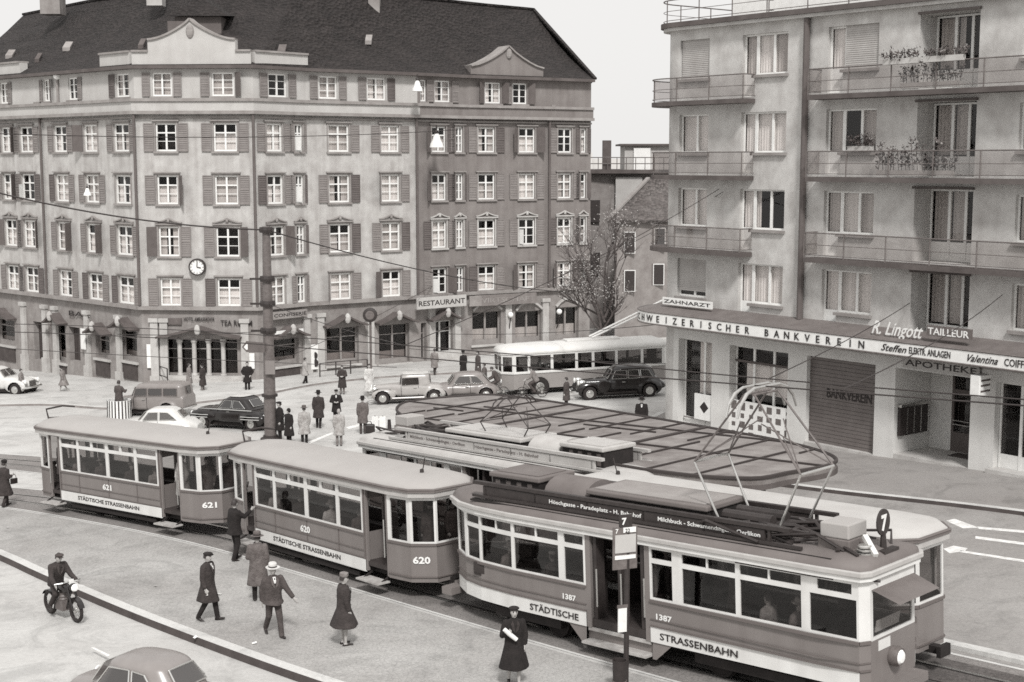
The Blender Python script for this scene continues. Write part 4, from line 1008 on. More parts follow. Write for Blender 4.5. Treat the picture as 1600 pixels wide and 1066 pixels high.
wire(on(T1, 6, 6.2), RF.p(hx(1576), .1, 6.6), .2, .014, 'span wire fixed to the block at the right edge')
wire(at(-60, 540, 80), at(620, 574, 86), .1, .02, 'thin wire passing low across the shop fronts')
wire(at(430, 566, 75), FR[5].p(1.0, .1, 2.9), .2, .016, 'thin wire between mast and restaurant sign')
wire(at(700, 522, 90), at(1050, 505, 66), .2, .016, 'trolley wire above the trolleybus, upper one')
wire(at(640, 545, 88), at(1240, 573, 58), .2, .016, 'trolley wire behind the long shelter, lower one')
wire(at(880, 430, 99), at(1130, 300, 59), .2, .014, 'thin wire between tree and rounded block')
for px, py, Y, lb, s in ((682, 196, 93.4, 'white bell lamp hanging before the dark end of the corner house', 1.05), (136, 287, 58.6, 'small white lamp above the thick cable at the left', .36), (652, 116, 92.5, 'tall white bell lamp hanging under the roof edge where the facade turns dark', .8)):
    p = at(px, py, Y); t = thing('hanging_lamp', lb, 'street lamp', p, group='white enamel lamps on wires')
    mb = MB(); mb.tube([(0,0,0), (0,0,-.35*s)], .05*s, 6); mb.lathe([(.1*s, -.3*s), (.14*s, -.45*s), (.1*s, -.55*s)], (0,0,0), 10); mb.build('hanger', 'iron', t)
    mb = MB(); mb.lathe([(.1*s, -.5*s), (.2*s, -.65*s), (.26*s, -.9*s), (.38*s, -1.1*s), (.44*s, -1.35*s), (.40*s, -1.36*s), (.1*s, -1.25*s)], (0,0,0), 16); mb.build('shade', 'white_paint', t, smooth=1)
for px, py, Y, lb in ((89, 119, 93.4, 'small white globe on a pole before the attic at the left end of the roof'),):
    p = at(px, py, Y); t = thing('globe_lamp', lb, 'lamp', p-Vector((0,0,1.8)))
    mb = MB(); mb.tube([(0,0,0), (0,0,1.6)], .09, 8); mb.build('post', 'stone_trim', t); mb = MB(); mb.ell((0,0,1.8), .24, 12, 8); mb.build('globe', 'lens', t, smooth=1)

for i, (px, py) in enumerate(((12, 826), (243, 917), (343, 930), (305, 998), (397, 1007), (1385, 718))):
    p = gp(px, py); lb = 'small white scrap of paper lying on the ground'
    t = thing('paper_scrap', lb, 'litter', p+Vector((0,0,.025)), R.uniform(0, 6), group='scraps of paper lying about')
    mb = MB(); mb.add([(-.06,-.03,0),(.05,-.04,.015),(.07,.035,.035),(-.04,.04,.01)], [(0,1,2,3)]); mb.build('sheet', 'white_paint', t)
# ================================================================== trams
def onslope(o, x, y, u, lift=0.):
    u = Vector((u[0], u[1])).normalized(); f = Vector((u.x, u.y, GA*u.y+GB*u.x)).normalized(); l = Vector((-u.y, u.x, 0)); up = f.cross(l)
    o.location = G(x, y, lift); o.rotation_euler = Matrix((f, l, up)).transposed().to_euler()
def place_part(mb, name, m, par, **k): return mb.build(name, m, par, **k)
def facet(body, frame, panes, p, q, zb, zs, zt, wins, m=.08):
    """one flat stretch of coachwork: painted panel below, white window frame above, returns pane quads"""
    wall(body, p, q, zb, zs); fr = Frame(p, q)
    wall(frame, p, q, zs, zt, wins, .05)
    for a, b, c, e in wins:
        panes.append([fr.p(a, -.03, c), fr.p(b, -.03, c), fr.p(b, -.03, e), fr.p(a, -.03, e)])
def mir(p): return (p[0], -p[1])
def outline_roof(mb, pts, z0, rise, ends, n=6, over=.09):
    X = max(abs(p[0]) for p in pts); rings = []
    P = [(p[0]*(1+over/X), p[1]+math.copysign(over, p[1])) for p in pts]
    for k in range(n+1):
        a = k/n*math.pi/2*.97; f = math.cos(a)**.72; rings.append([(p[0]-math.copysign(1, p[0])*(1-f)*ends*min(1, abs(p[0])/X*1.0), p[1]*f, z0+rise*math.sin(a)) for p in P])
    mb.loft(rings, cap=True); return P
def wheelset(par, xs, r=.38, y=.5, name='wheel'):
    for x in xs:
        for s in (-1, 1):
            mb = MB(); mb.lathe([(r+.03, -.08), (r+.03, -.06), (r, -.05), (r, .05), (r*.85, .06), (r*.8, .04), (.1, .04), (.1, .09), (.001, .09)], (x, s*y, r+.01), 18, (0, s, 0)); mb.build(name, 'under', par, smooth=1)
def trailer(name, label, number, group=None):
    t = thing(name, label, 'tram', group=group); hw = 1.05
    RX = {-5.25:-4.62, -4.75:-4.2, -3.9:-3.5}; rx = lambda p: (RX.get(p[0], p[0]), p[1])
    near = [(-5.25,.5),(-5.25,-.5),(-4.75,-.95),(-3.9,-hw),(-2.85,-hw),(2.85,-hw),(3.9,-hw),(4.75,-.95),(5.25,-.5),(5.25,.5)]
    full = [(-5.25,-.5),(-4.75,-.95),(-3.9,-hw),(3.9,-hw),(4.75,-.95),(5.25,-.5),(5.25,.5),(4.75,.95),(3.9,hw),(-3.9,hw),(-4.75,.95),(-5.25,.5)]; full = [rx(p) for p in full]
    ZS, ZT = 1.46, 2.70
    body = MB(); fr_n = MB(); panes = []
    sw = [(-2.72,-1.78),(-1.66,-.10),(.06,1.5),(1.64,2.7)]; tw = [(-2.72,-1.78),(-1.66,-.95),(-.83,-.1),(.06,.7),(.82,1.5),(1.64,2.7)]
    H = [(a+2.85, b+2.85, 1.53, 2.33) for a, b in sw]+[(a+2.85, b+2.85, 2.44, 2.62) for a, b in tw]
    for sgn in (1, -1):
        fl = (lambda p, q: (p, q)) if sgn == 1 else (lambda p, q: (mir(q), mir(p)))
        facet(body, fr_n, panes, *fl((-2.85,-hw), (2.85,-hw)), .8, ZS, ZT, H if sgn == 1 else [(5.7-h[1], 5.7-h[0], h[2], h[3]) for h in H])
        for e in (1, -1):
            g2 = (lambda p, q: fl(p, q)) if e == 1 else (lambda p, q: fl(rx((-q[0], q[1])), rx((-p[0], p[1]))))
            p, q = (3.9,-hw), (4.75,-.95); L = .856 if e == 1 else .707
            facet(body, fr_n, panes, *g2(p, q), .48, ZS, ZT, [(.12, L-.12, 1.53, 2.6)])
            p, q = (4.75,-.95), (5.25,-.5); L = .673 if e == 1 else .615
            facet(body, fr_n, panes, *g2(p, q), .48, ZS, ZT, [(.07, L-.05, 1.53, 2.6)])
            if sgn == -1:                               # door leaf shut on the far side
                facet(body, fr_n, panes, *g2((2.85,-hw), (3.9,-hw)), .5, ZS, ZT, [(.15, .85 if e == 1 else .5, 1.53, 2.55)])
    for e in (1, -1):
        p, q = ((5.25,-.5), (5.25,.5)) if e == 1 else ((-4.62,.5), (-4.62,-.5))
        facet(body, fr_n, panes, p, q, .48, ZS, ZT, [(.06, .94, 1.53, 2.6)])
    body.build('body', 'tram_panel', t); wf = fr_n.build('window_frame', 'tram_white', t)
    for P in panes: mb = MB(); mb.quad(*P); mb.build('pane', 'tram_glass', wf)
    mb = MB()
    for y in (-hw-.012, hw+.012):
        mb.beam((-2.86, y, ZS-.0), (2.86, y, ZS), .05, .06); mb.beam((-2.86, y, .82), (2.86, y, .82), .02, .03); mb.beam((-2.86, y, 1.02), (2.86, y, 1.02), .016, .018)
        for x in (-2.84, 2.84): mb.beam((x, y, .8), (x, y, 2.7), .05, .03)
    for e in (1, -1):
        Q = [(3.9,-hw),(4.75,-.95),(5.25,-.5),(5.25,.5),(4.75,.95),(3.9,hw)]
        for p, q in zip(Q, Q[1:]):
            for z, w in ((ZS, .06), (.62, .03)): a_, b_ = rx((e*p[0], p[1])), rx((e*q[0], q[1])); mb.beam((a_[0]*1.002, a_[1]*1.008, z), (b_[0]*1.002, b_[1]*1.008, z), .05, w)
    for y in (-hw-.008, hw+.008):
        for x in (-1.72, -.02, 1.58): mb.box(x-.012, x+.012, y-.006, y+.006, .84, ZS-.03)
    mb.build('beading', 'tram_panel_trim', t)
    for y in (-1, 1):
        mb = MB(); yy = y*(hw+.012); mb.quad((-2.86, yy, .48), (2.86, yy, .48), (2.86, yy, .79), (-2.86, yy, .79)); mb.box(-2.86, 2.86, min(yy, y*hw*.97), max(yy-.002*y, y*hw*.97), .46, .478); sk = mb.build('skirt', 'tram_white', t)
        xd = (1,0,0) if y < 0 else (-1,0,0)
        mb = MB(); mb.text('STÄDTISCHE STRASSENBAHN', (-1.85 if y < 0 else 1.85, yy+y*.006, .575), xd, (0,0,1), .18, bold=.018, width=3.5); mb.build('lettering', 'ink', sk)
        mb = MB(); mb.text(number, (-.34 if y < 0 else .34, yy+y*.006, 1.08), xd, (0,0,1), .25, bold=.035, width=.5); mb.build('car_number', 'white_paint', t)
    for e in (1, -1):
        c = Vector((e*5.0, e*-.725*1, 1.0)); u = Vector((.5, .45, 0)).normalized()*1
        mb = MB(); u = Vector((e*.743, e*.669, 0)) if e == 1 else Vector((.743, .669, 0)); 
        o = Vector((5.0, -.74, .98)) if e == 1 else Vector((-4.41, .74, .98)); uu = Vector((.743, .669, 0)) if e == 1 else Vector((-.743, -.669, 0))
        mb.text(number, o-uu*.28+Vector((uu.y, -uu.x, 0))*.012, uu, (0,0,1), .24, bold=.035, width=.46); mb.build('car_number', 'white_paint', t)
    # inside: floor, bulkheads, benches, ceiling
    mb = MB(); mb.prism([(p[0]*.995, p[1]*.98) for p in full], .64, .75); mb.build('floor', 'tram_wood', t)
    mb = MB(); mb.prism([(p[0]*.995, p[1]*.985) for p in full], 2.655, 2.7); mb.build('ceiling', 'tram_wood', t)
    for x in (-2.84, 2.84):
        mb = MB(); wall(mb, (x, -hw+.01), (x, hw-.01), .75, 2.655, [(.72, 1.36, .75, 2.5), (.14, .6, 1.5, 2.4), (1.48, 1.95, 1.5, 2.4)], .04); mb.build('bulkhead', 'tram_panel', t)
    for s in (-1, 1):
        mb = MB(); mb.box(-2.8, 2.8, min(s*.55, s*1.0), max(s*.55, s*1.0), 1.15, 1.2); mb.box(-2.8, 2.8, s*.99-.02, s*.99+.02, 1.2, 1.5); mb.box(-2.7, 2.7, s*.6-.03, s*.6+.03, .75, 1.15); mb.build('bench', 'tram_wood', t)
    for y, x in ((-hw, 2.9), (-hw, 3.86), (-hw, -2.9), (-hw, -3.46)):
        mb = MB(); mb.box(x-.035, x+.035, y-.0, y+.07, .5, 2.7); mb.build('door_post', 'tram_panel', t)
        if abs(x) < 3: continue
        mb = MB(); mb.tube([(x-math.copysign(.06, x), y-.05, 1.0), (x-math.copysign(.06, x), y-.05, 2.0)], .018, 6); mb.build('grab_rail', 'steel', t)
    for x in (-3.15, 3.38):
        mb = MB(); mb.box(x-.5, x+.5, -1.42, -1.02, .33, .375); mb.build('step_board', 'step_wood', t)
        mb = MB(); mb.beam((x-.4, -1.3, .32), (x-.4, -.8, .55), .04, .04); mb.beam((x+.4, -1.3, .32), (x+.4, -.8, .55), .04, .04); mb.build('step_bracket', 'under', t)
    # roof
    mb = MB(); X = 5.34; P = [(p[0]*1.02, p[1]+math.copysign(.10, p[1])) for p in full]; mb.prism(P, 2.702, 2.83); mb.build('gutter', 'tram_gutter', t)
    mb = MB(); P2 = [(p[0]*1.026, p[1]+math.copysign(.13, p[1])) for p in full]; mb.prism(P2, 2.832, 2.875); mb.build('roof_rim', 'tram_roof_dark', t)
    mb = MB(); outline_roof(mb, full, 2.877, .27, .95); mb.build('roof', 'tram_roof', t, smooth=50)
    mb = MB(); q_ = [(p[0]*1.022, p[1]+math.copysign(.11, p[1]), 2.9) for p in full]; mb.tube(q_+[q_[0]], .035, 6); mb.build('roof_moulding', 'tram_roof_dark', t)
    mb = MB(); mb.lathe([(.2, 0), (.2, .05), (.06, .08), (.05, .2), (.001, .22)], (4.2, -.1, 3.03), 10); mb.tube([(4.2, -.1, 3.1), (4.35, -.1, 3.55)], .015, 5); mb.build('roof_ventilator', 'iron', t)
    mb = MB(); mb.tube([(-4.4, -.3, 2.95), (-4.6, -.3, 3.1), (-4.7, -.3, 3.4), (-4.6, .3, 3.45), (-4.3, .6, 3.4)], .035, 6); mb.tube([(-4.6, -.3, 3.1), (-4.2, .2, 3.08)], .03, 6); mb.build('cable_hook', 'iron', t)
    # running gear
    mb = MB(); mb.box(-3.9, 4.2, -.78, .78, .42, .63); mb.box(-1.9, 1.9, -.95, .95, .25, .42); mb.beam((-2.4, -.95, .3), (2.4, -.95, .3), .05, .12); mb.build('underframe', 'under', t); wheelset(t, (-1.5, 1.5), .39, .52)
    for e, x in ((-1, -4.9), (1, 5.55)): mb = MB(); mb.box(min(x, x-e), max(x, x-e), -.1, .1, .4, .56); mb.box(x-.05, x+.05, -.2, .2, .36, .6); mb.build('coupling', 'under', t)
    return t
def motor_tram(name, label):
    t = thing(name, label, 'tram'); hw = 1.1; ZS, ZT = 1.50, 2.70
    rear = [(-5.7,-.45), (-5.05,-.82), (-4.35,-1.0), (-3.17,-hw)]; fore = [(5.90,-1.05), (6.02,-.84)]
    half = rear+[(-.92,-hw), (.9,-hw), (5.0,-hw)]+fore
    full = half+[mir(p) for p in half[::-1]]
    BF = {-1: (MB(), MB()), 1: (MB(), MB())}; panes, skirt = [], {1: MB(), -1: MB()}
    def std(L, a, b, tr=True, mid=None):
        o = [(a, b, 1.57, 2.32 if tr else 2.6)]
        if tr: o += [(a, b, 2.42, 2.62)] if mid is None else [(a, mid-.02, 2.42, 2.62), (mid+.02, b, 2.42, 2.62)]
        return o
    def F_(p, q, wins, sk=True):
        for sgn in (1, -1):
            P, Q = (p, q) if sgn == 1 else (mir(q), mir(p)); L = (Vector(q)-Vector(p)).length
            W = wins if sgn == 1 else [(L-h[1], L-h[0], h[2], h[3]) for h in wins]
            facet(*BF[1 if P[0]+Q[0] > 0 else -1], panes, P, Q, .95, ZS, ZT, W)
            if sk:
                k = 1.012; wall(skirt[sgn], (P[0]*1.001, P[1]*k), (Q[0]*1.001, Q[1]*k), .60, .945)
    L = lambda p, q: (Vector(q)-Vector(p)).length
    l0, l1, l2 = L(rear[0], rear[1]), L(rear[1], rear[2]), L(rear[2], rear[3])
    F_(rear[0], rear[1], std(l0, .08, l0-.06, False)); F_(rear[1], rear[2], std(l1, .1, l1-.05)); F_(rear[2], rear[3], std(l2, .04, l2-.05, True, l2/2))
    x0 = -3.17; w = 2.25; F_(rear[3], (-.92,-hw), std(w, .05, 1.44, True, .75)+std(w, 1.62, 2.19))
    x0 = .9; w = 5.0; F_((.9,-hw), (5.90,-1.05), std(w, .05, .6)+std(w, .86, 2.2, True, 1.5)+std(w, 2.31, 3.74, True, 3.0)+[(3.93, 4.95, 1.57, 2.32), (4.1, 4.85, 2.42, 2.62)])
    F_(fore[0], fore[1], [], False)
    for body, frm in (BF[1],):
        wall(body, fore[1], mir(fore[1]), .6, ZS); wall(body, fore[0], fore[1], .6, .95); wall(body, mir(fore[1]), mir(fore[0]), .6, .95)
        wall(frm, fore[1], mir(fore[1]), ZS, ZT, [(.1, 1.58, 1.56, 2.45)], .05); fr = Frame(fore[1], mir(fore[1])); panes.append([fr.p(.1,-.03,1.56), fr.p(1.58,-.03,1.56), fr.p(1.58,-.03,2.45), fr.p(.1,-.03,2.45)])
        p, q = mir(rear[0]), rear[0]; facet(*BF[-1], panes, p, q, .6, ZS, ZT, [(.08, .82, 1.57, 2.6)])
    WF = {}
    for e in (-1, 1): BF[e][0].build('body', 'tram_panel', t); WF[e] = BF[e][1].build('window_frame', 'tram_white', t)
    for P in panes: mb = MB(); mb.quad(*P); mb.build('pane', 'tram_glass', WF[1 if P[0].x > 0 else -1])
    for s in (1, -1):
        sk = skirt[s].build('skirt', 'tram_white', t); y = -s*(hw*1.012+.012); xd = (s,0,0)
        mb = MB(); mb.text('STÄDTISCHE', (-2.65 if s == 1 else -1.15, y, .69), xd, (0,0,1), .21, bold=.012, width=1.5); mb.text('STRASSENBAHN', (1.15 if s == 1 else 3.35, y-.01*(-s), .69), xd, (0,0,1), .21, bold=.012, width=2.0); mb.build('lettering', 'ink', sk)
        mb = MB(); mb.text('1387', (-1.62 if s == 1 else -1.18, -s*(hw+.012), 1.12), xd, (0,0,1), .17, bold=.03, width=.4); mb.text('1387', (1.06 if s == 1 else 1.5, -s*(hw+.012), 1.12), xd, (0,0,1), .17, bold=.03, width=.42); mb.build('car_number', 'white_paint', t)
    bd_ = {(a, b): MB() for a in (-1, 1) for b in (-1, 1)}
    for s in (-1, 1):
        for p, q in zip(half, half[1:]):
            if p[0] == -.92: continue
            mb = bd_[(s, 1 if p[0] > 0 else -1)]
            a = lambda v, z: (v[0]*1.002, -s*v[1]*1.012, z)
            mb.beam(a(p, ZS), a(q, ZS), .05, .06); mb.beam(a(p, .955), a(q, .955), .04, .03); mb.beam(a(p, 1.1), a(q, 1.1), .02, .02)
    for mb in bd_.values(): mb.build('beading', 'tram_panel_trim', t)
    mb = MB(); mb.prism([(p[0]*.99, p[1]*.97) for p in full if not (p[0] in (-.92, .9))], .62, .8); mb.build('floor', 'tram_wood', t)
    mb = MB(); mb.prism([(p[0]*.99, p[1]*.98) for p in full], 2.64, 2.70); mb.build('ceiling', 'tram_wood', t)
    for s in (-1, 1):                                   # central entrance with folding doors and steps
        y = s*hw
        for x0, x1 in ((-.92, -.78), (.76, .9)):
            mb = MB(); mb.box(x0, x1, min(y, y-s*.25), max(y, y-s*.25), .6, 2.7); mb.build('door_pillar', 'tram_panel', t)
        for x in (-.68, .02, .66):
            mb = MB(); mb.box(x-.045, x+.045, min(y-s*.05, y-s*.32), max(y-s*.05, y-s*.32), .7, 2.64); d = mb.build('door_leaf', 'tram_wood', t)
            mb = MB(); mb.tube([(x+.08, y, 1.1), (x+.08, y, 1.95)], .02, 6); mb.build('grab_rail', 'steel', d)
        mb = MB(); mb.box(-.9, .88, min(y-s*.02, y-s*.34), max(y-s*.02, y-s*.34), .52, .6); mb.box(-.92, .9, min(y+s*.2, y-s*.1), max(y+s*.2, y-s*.1), .27, .32); mb.build('steps', 'step_wood', t)
        mb = MB()
        for x0, x1, e in ((-1.5, -.95, -1), (.93, 1.45, 1)):
            mb.add([(x0 if e < 0 else x0, y-s*.02, .6), (x1, y-s*.02, .6), (x1 if e < 0 else x0+.1, y-s*.0, .22), ((x1-.12) if e < 0 else x0, y-s*.0, .22)], [(0,1,2,3)])
        mb.box(-.96, .94, min(y-s*.1, y-s*.36), max(y-s*.1, y-s*.36), .22, .5); mb.build('step_well', 'tram_panel', t)
    for x in (-.95, .93):
        mb = MB(); wall(mb, (x, -hw+.02), (x, hw-.02), .8, 2.64, [(.75, 1.4, .8, 2.5), (.1, .6, 1.55, 2.5), (1.55, 2.05, 1.55, 2.5)], .04); mb.build('bulkhead', 'tram_wood', t)
    for a, b in ((-4.6, -1.3), (1.3, 4.8)):
        for s in (-1, 1): mb = MB(); mb.box(a, b, min(s*.55, s*1.0), max(s*.55, s*1.0), 1.18, 1.24); mb.box(a, b, s*.98-.03, s*.98+.03, 1.24, 1.5); mb.build('bench', 'tram_wood', t)
    mb = MB(); mb.box(5.0, 5.6, -.3, .1, .8, 1.8); mb.lathe([(.22, 0), (.22, .03), (.001, .03)], (5.5, -.25, 1.82), 14); mb.build('driver_desk', 'under', t)
    # roof
    P = [(p[0]*1.015, p[1]+math.copysign(.09, p[1])) for p in full]; mb = MB(); mb.prism(P, 2.702, 2.79); mb.build('roof_edge', 'tram_white', t)
    P = [(p[0]*1.022, p[1]+math.copysign(.13, p[1])) for p in full]; mb = MB(); mb.prism(P, 2.792, 2.9); mb.build('gutter', 'tram_gutter', t, bevel=.02)
    mb = MB(); outline_roof(mb, full, 2.902, .24, .5, over=.07); mb.build('roof', 'tram_roof_dark', t, smooth=50)
    mb = MB()
    for s in (-1, 1):
        for y in (1.02, .95, .88, .80, .72, .66): mb.beam((-4.6, s*y, 3.02+.05*(1.05-y)), (5.3, s*y, 3.02+.05*(1.05-y)), .035, .04)
    mb.build('roof_duckboard', 'under', t)
    for s in (-1, 1):
        mb = MB(); y = s*.86; mb.box(-4.3, 3.7, y-.03, y+.03, 3.14, 3.36); mb.beam((-4.6, y, 3.42), (4.3, y, 3.42), .12, .08); mb.beam((-4.6, y+s*.08, 3.12), (4.6, y+s*.08, 3.12), .06, .06)
        for x in (-4.2, -2.6, -1, .6, 2.2, 3.8): mb.beam((x, y, 2.95), (x, y, 3.4), .06, .06)
        rb = mb.build('route_board', 'iron', t)
        xd = (-s,0,0); mb = MB(); yy = y+s*.034
        for wd, a, b in (('Höschgasse - Paradeplatz - H. Bahnhof', -2.15, .55), ('Milchbuck - Schwamendingen - Oerlikon', 1.0, 3.6)):
            mb.text(wd, ((a if s < 0 else b), yy, 3.2), xd, (0,0,1), .125, bold=.015, width=b-a)
        mb.build('lettering', 'white_paint', rb)
    def lidbox(x0, x1, w, z0, z1, m='tram_roof_dark', nm='resistor_box', lid='tram_roof'):
        mb = MB(); mb.box(x0, x1, -w, w, z0, z1-.12); b = mb.build(nm, 'under', t)
        mb = MB(); mb.box(x0-.05, x1+.05, -w-.08, w+.08, z1-.118, z1); mb.build('lid', m, b, bevel=.03)
        mb = MB(); mb.box(x0+.1, x1-.1, -w+.07, w-.07, z1+.002, z1+.02); mb.build('lid_panel', lid, b)
        mb = MB(); 
        for s in (-1, 1): 
            for i in range(int((x1-x0)/.35)): mb.box(x0+.1+i*.35, x0+.25+i*.35, s*(w+.003)-.002, s*(w+.003)+.002, z0+.1, z1-.18)
        mb.build('vents', 'iron_grey', b)
    lidbox(-4.3, -2.75, .55, 3.06, 3.66, 'tram_roof_dark', lid='tram_roof_dark'); lidbox(-1.15, 2.1, .62, 3.06, 3.6, lid='lid_grey')
    mb = MB(); n = 10
    rings = [[(x, .62*math.cos(math.pi*i/n), 3.06+.62*math.sin(math.pi*i/n)**.7) for i in range(n+1)] for x in (-2.6, -1.35)]; mb.loft(rings, cap=True); mb.build('arched_hood', 'tram_roof_dark', t, smooth=35)
    mb = MB(); mb.box(4.75, 5.45, -.62, .12, 3.08, 3.32); mb.build('equipment_case', 'tram_roof_dark', t, bevel=.02)
    mb = MB(); mb.box(4.78, 5.42, -.58, .1, 3.322, 3.62); mb.build('equipment_case', 'tram_roof', t, bevel=.03)
    mb = MB()
    for k in range(3): mb.lathe([(.2-.03*k, 0), (.2-.03*k, .03), (.12, .05)], (5.72, -.5, 3.1+.06*k), 14)
    mb.build('bell', 'steel', t, smooth=1)
    mb = MB(); mb.beam((5.6, -.3, 3.38), (5.98, -.55, 3.1), .1, .1); mb.build('strut', 'tram_white', t)
    mb = MB(); mb.box(5.75, 6.0, -.25, .3, 3.06, 3.12); mb.lathe([(.07, 0), (.05, .35)], (5.8, .05, 3.1), 8); mb.build('signal_stand', 'iron', t)
    mb = MB(); mb.lathe([(.001, -.02), (.26, -.02), (.26, .02), (.001, .02)], (5.8, .05, 3.62), 20, (1, .06, 0)); dsc = mb.build('line_disc', 'iron', t)
    dx = Vector((-.06, 1, 0)).normalized(); mb = MB(); mb.text('7', Vector((5.825, .05, 3.47))-dx*.11, dx, (0,0,1), .42, bold=.03, width=.22); mb.build('line_number', 'white_paint', dsc)
    # cable clutter
    mb = MB(); RC_ = random.Random(3)
    for k in range(30):
        x = RC_.uniform(1.8, 4.6); y = RC_.uniform(-.8, .6); mb.tube([(x, y, 3.15+RC_.uniform(0,.2)), (x+RC_.uniform(.4,1.4), y+RC_.uniform(-.3,.3), 3.15+RC_.uniform(0,.25)), (x+RC_.uniform(.6,2), y+RC_.uniform(-.3,.3), 3.12)], RC_.uniform(.02,.05), 6)
    mb.build('roof_cables', 'iron', t)
    mb = MB()
    for y in (-.5, .5): mb.beam((2.3, y, 3.3), (4.9, y, 3.3), .1, .1); mb.tube([(2.7, y*.5, 3.38), (3.9, y*.5, 3.38)], .13, 10)
    for x in (2.6, 4.4): mb.beam((x, -.6, 3.26), (x, .6, 3.26), .1, .1)
    for x in (2.6, 4.4):
        for y in (-.55, .55): mb.lathe([(.07, 0), (.11, .05), (.06, .09), (.11, .13), (.06, .17)], (x, y, 3.06), 10)
    pg = mb.build('pantograph', 'iron', t); pg.location.x = -.42
    lw = MB(); el = {}
    for s in (-1, 1):
        for e in (-1, 1):
            f = Vector((3.5+e*.75, s*.55, 3.36)); k = Vector((3.5+e*1.3, s*.6, 4.5)); el[(e, s)] = k; lw.tube([f, k], [.03, .024], 8)
    lw.tube([el[(-1,-1)], el[(-1,1)]], .03, 6); lw.tube([el[(1,-1)], el[(1,1)]], .03, 6)
    lw.build('lower_arms', 'steel', pg)
    up = MB(); h0 = 6.08
    for s in (-1, 1):
        for e in (-1, 1): up.tube([el[(e, s)], Vector((3.5+e*.12, s*.42, h0-.1))], .022, 6)
    for e in (-1, 1): up.tube([el[(e,-1)], Vector((3.5+e*.5, 0, 5.1)), el[(e,1)]], .012, 5); up.tube([el[(e,-1)], Vector((3.5+e*.25, .4, 5.4))], .014, 5); up.tube([el[(e,1)], Vector((3.5+e*.25, -.4, 5.4))], .014, 5)
    up.tube([(3.4, -.45, h0-.1), (3.4, .45, h0-.1)], .025, 6); up.tube([(3.6, -.45, h0-.1), (3.6, .45, h0-.1)], .025, 6); up.build('upper_arms', 'iron_grey', pg)
    hd = MB()
    for x in (3.36, 3.64): hd.tube([(x, -1.05, h0-.5), (x, -.95, h0-.26), (x, -.72, h0-.05), (x, -.45, h0+.04), (x, .45, h0+.04), (x, .72, h0-.05), (x, .95, h0-.26), (x, 1.05, h0-.5)], [.022,.034,.038,.03,.03,.036,.03,.022], 8)
    hd.build('collector_head', 'steel', pg)
    # front and running gear
    mb = MB(); mb.lathe([(.19, 0), (.2, .12), (.17, .2), (.15, .19)], (6.02, -.05, 1.05), 18, (1,0,0)); hl = mb.build('headlight', 'iron_grey', t, smooth=1)
    mb = MB(); mb.lathe([(.15, .0), (.11, .04), (.001, .05)], (6.2, -.05, 1.05), 16, (1,0,0)); mb.build('lens', 'lens', hl, smooth=1)
    mb = MB(); mb.add([(6.03, -.8, 2.5), (6.03, .8, 2.5), (6.6, .76, 2.3), (6.6, -.76, 2.3)], [(0,1,2,3)]); mb.build('sun_visor', 'tram_roof_dark', t)
    mb = MB(); mb.obox((5.96, -.1, 1.72), (0,.45,0), (.02,0,.12), (.005,0,0)); mb.build('destination_plate', 'paper', t)
    mb = MB(); mb.obox((6.028, -.35, 1.36), (0,.22,0), (0,0,.1), (.004,0,0)); mb.build('notice', 'tram_white', t)
    mb = MB(); mb.tube([(6.0, -.7, 2.66), (6.1, -.6, 2.64)], .03, 6); mb.build('bracket_lamp', 'iron', t)
    for e in (-1, 1): mb = MB(); x = 6.0 if e > 0 else -5.7; mb.box(min(x, x+e*.35), max(x, x+e*.35), -.75, .75, .42, .6); mb.box(min(x, x+e*.55), max(x, x+e*.55), -.12, .12, .45, .58); mb.build('bumper', 'tram_panel', t)
    mb = MB(); mb.box(-4.6, 5.2, -.8, .8, .45, .61); mb.box(-1.9, -4.0, -.9, .9, .3, .5); mb.box(1.9, 4.6, -.9, .9, .3, .5); mb.build('underframe', 'under', t)
    wheelset(t, (-3.6, -2.2, 2.4, 3.9), .34, .62)
    return t
def dirv(deg): return Vector((math.cos(math.radians(deg)), math.sin(math.radians(deg))))
TA = trailer('tram_trailer', 'rearmost tram trailer, numbered 621, a pale coated man in its doorway', '621'); uA = dirv(-40); onslope(TA, -12.69, 47.1, uA, .01)
TB = copy_tree(TA); uB = dirv(-49.5); onslope(TB, -4.9, 39.53, uB, .01); TB['label'] = 'middle tram trailer of the near train, numbered 620, a man boarding at its rear'
n620 = MB(); 
for o in list(TB.children):
    if o.name.startswith('car_number'):
        P0 = o; 
        me = o.data.copy(); o.data = me
C_ = {}
def renumber(root, num):
    for o in list(root.children):
        if o.name.split('.')[0] == 'car_number':
            vs = [Vector(v.co) for v in o.data.vertices]; lo = Vector([min(v[i] for v in vs) for i in range(3)]); hi = Vector([max(v[i] for v in vs) for i in range(3)])
            c = (lo+hi)/2; flat = hi.y-lo.y < .1; mb = MB()
            if flat: s = -1 if c.y < 0 else 1; mb.text(num, (-.34*(-s) if s > 0 else -.34, c.y, 1.08), (-s,0,0), (0,0,1), .25, bold=.035, width=.5)
            else:
                e = 1 if c.x > 0 else -1; oo = Vector((5.0 if e > 0 else -4.41, -.74*e, .98)); uu = Vector((.743*e, .669*e, 0)); mb.text(num, oo-uu*.28+Vector((uu.y, -uu.x, 0))*.012, uu, (0,0,1), .24, bold=.035, width=.46)
            nm = mb.build('car_number', 'white_paint', root); bpy.data.objects.remove(o)
renumber(TB, '620')
uC = Vector((.716, -.698)).normalized(); nC = Vector((-uC.y, uC.x)); cC_ = Vector((-1.3, 33.5))+uC*5.1+nC*1.1
TC = motor_tram('motor_tram', 'leading motor tram with a raised pantograph and the line number 7 disc'); onslope(TC, cC_.x, cC_.y, uC, .01)
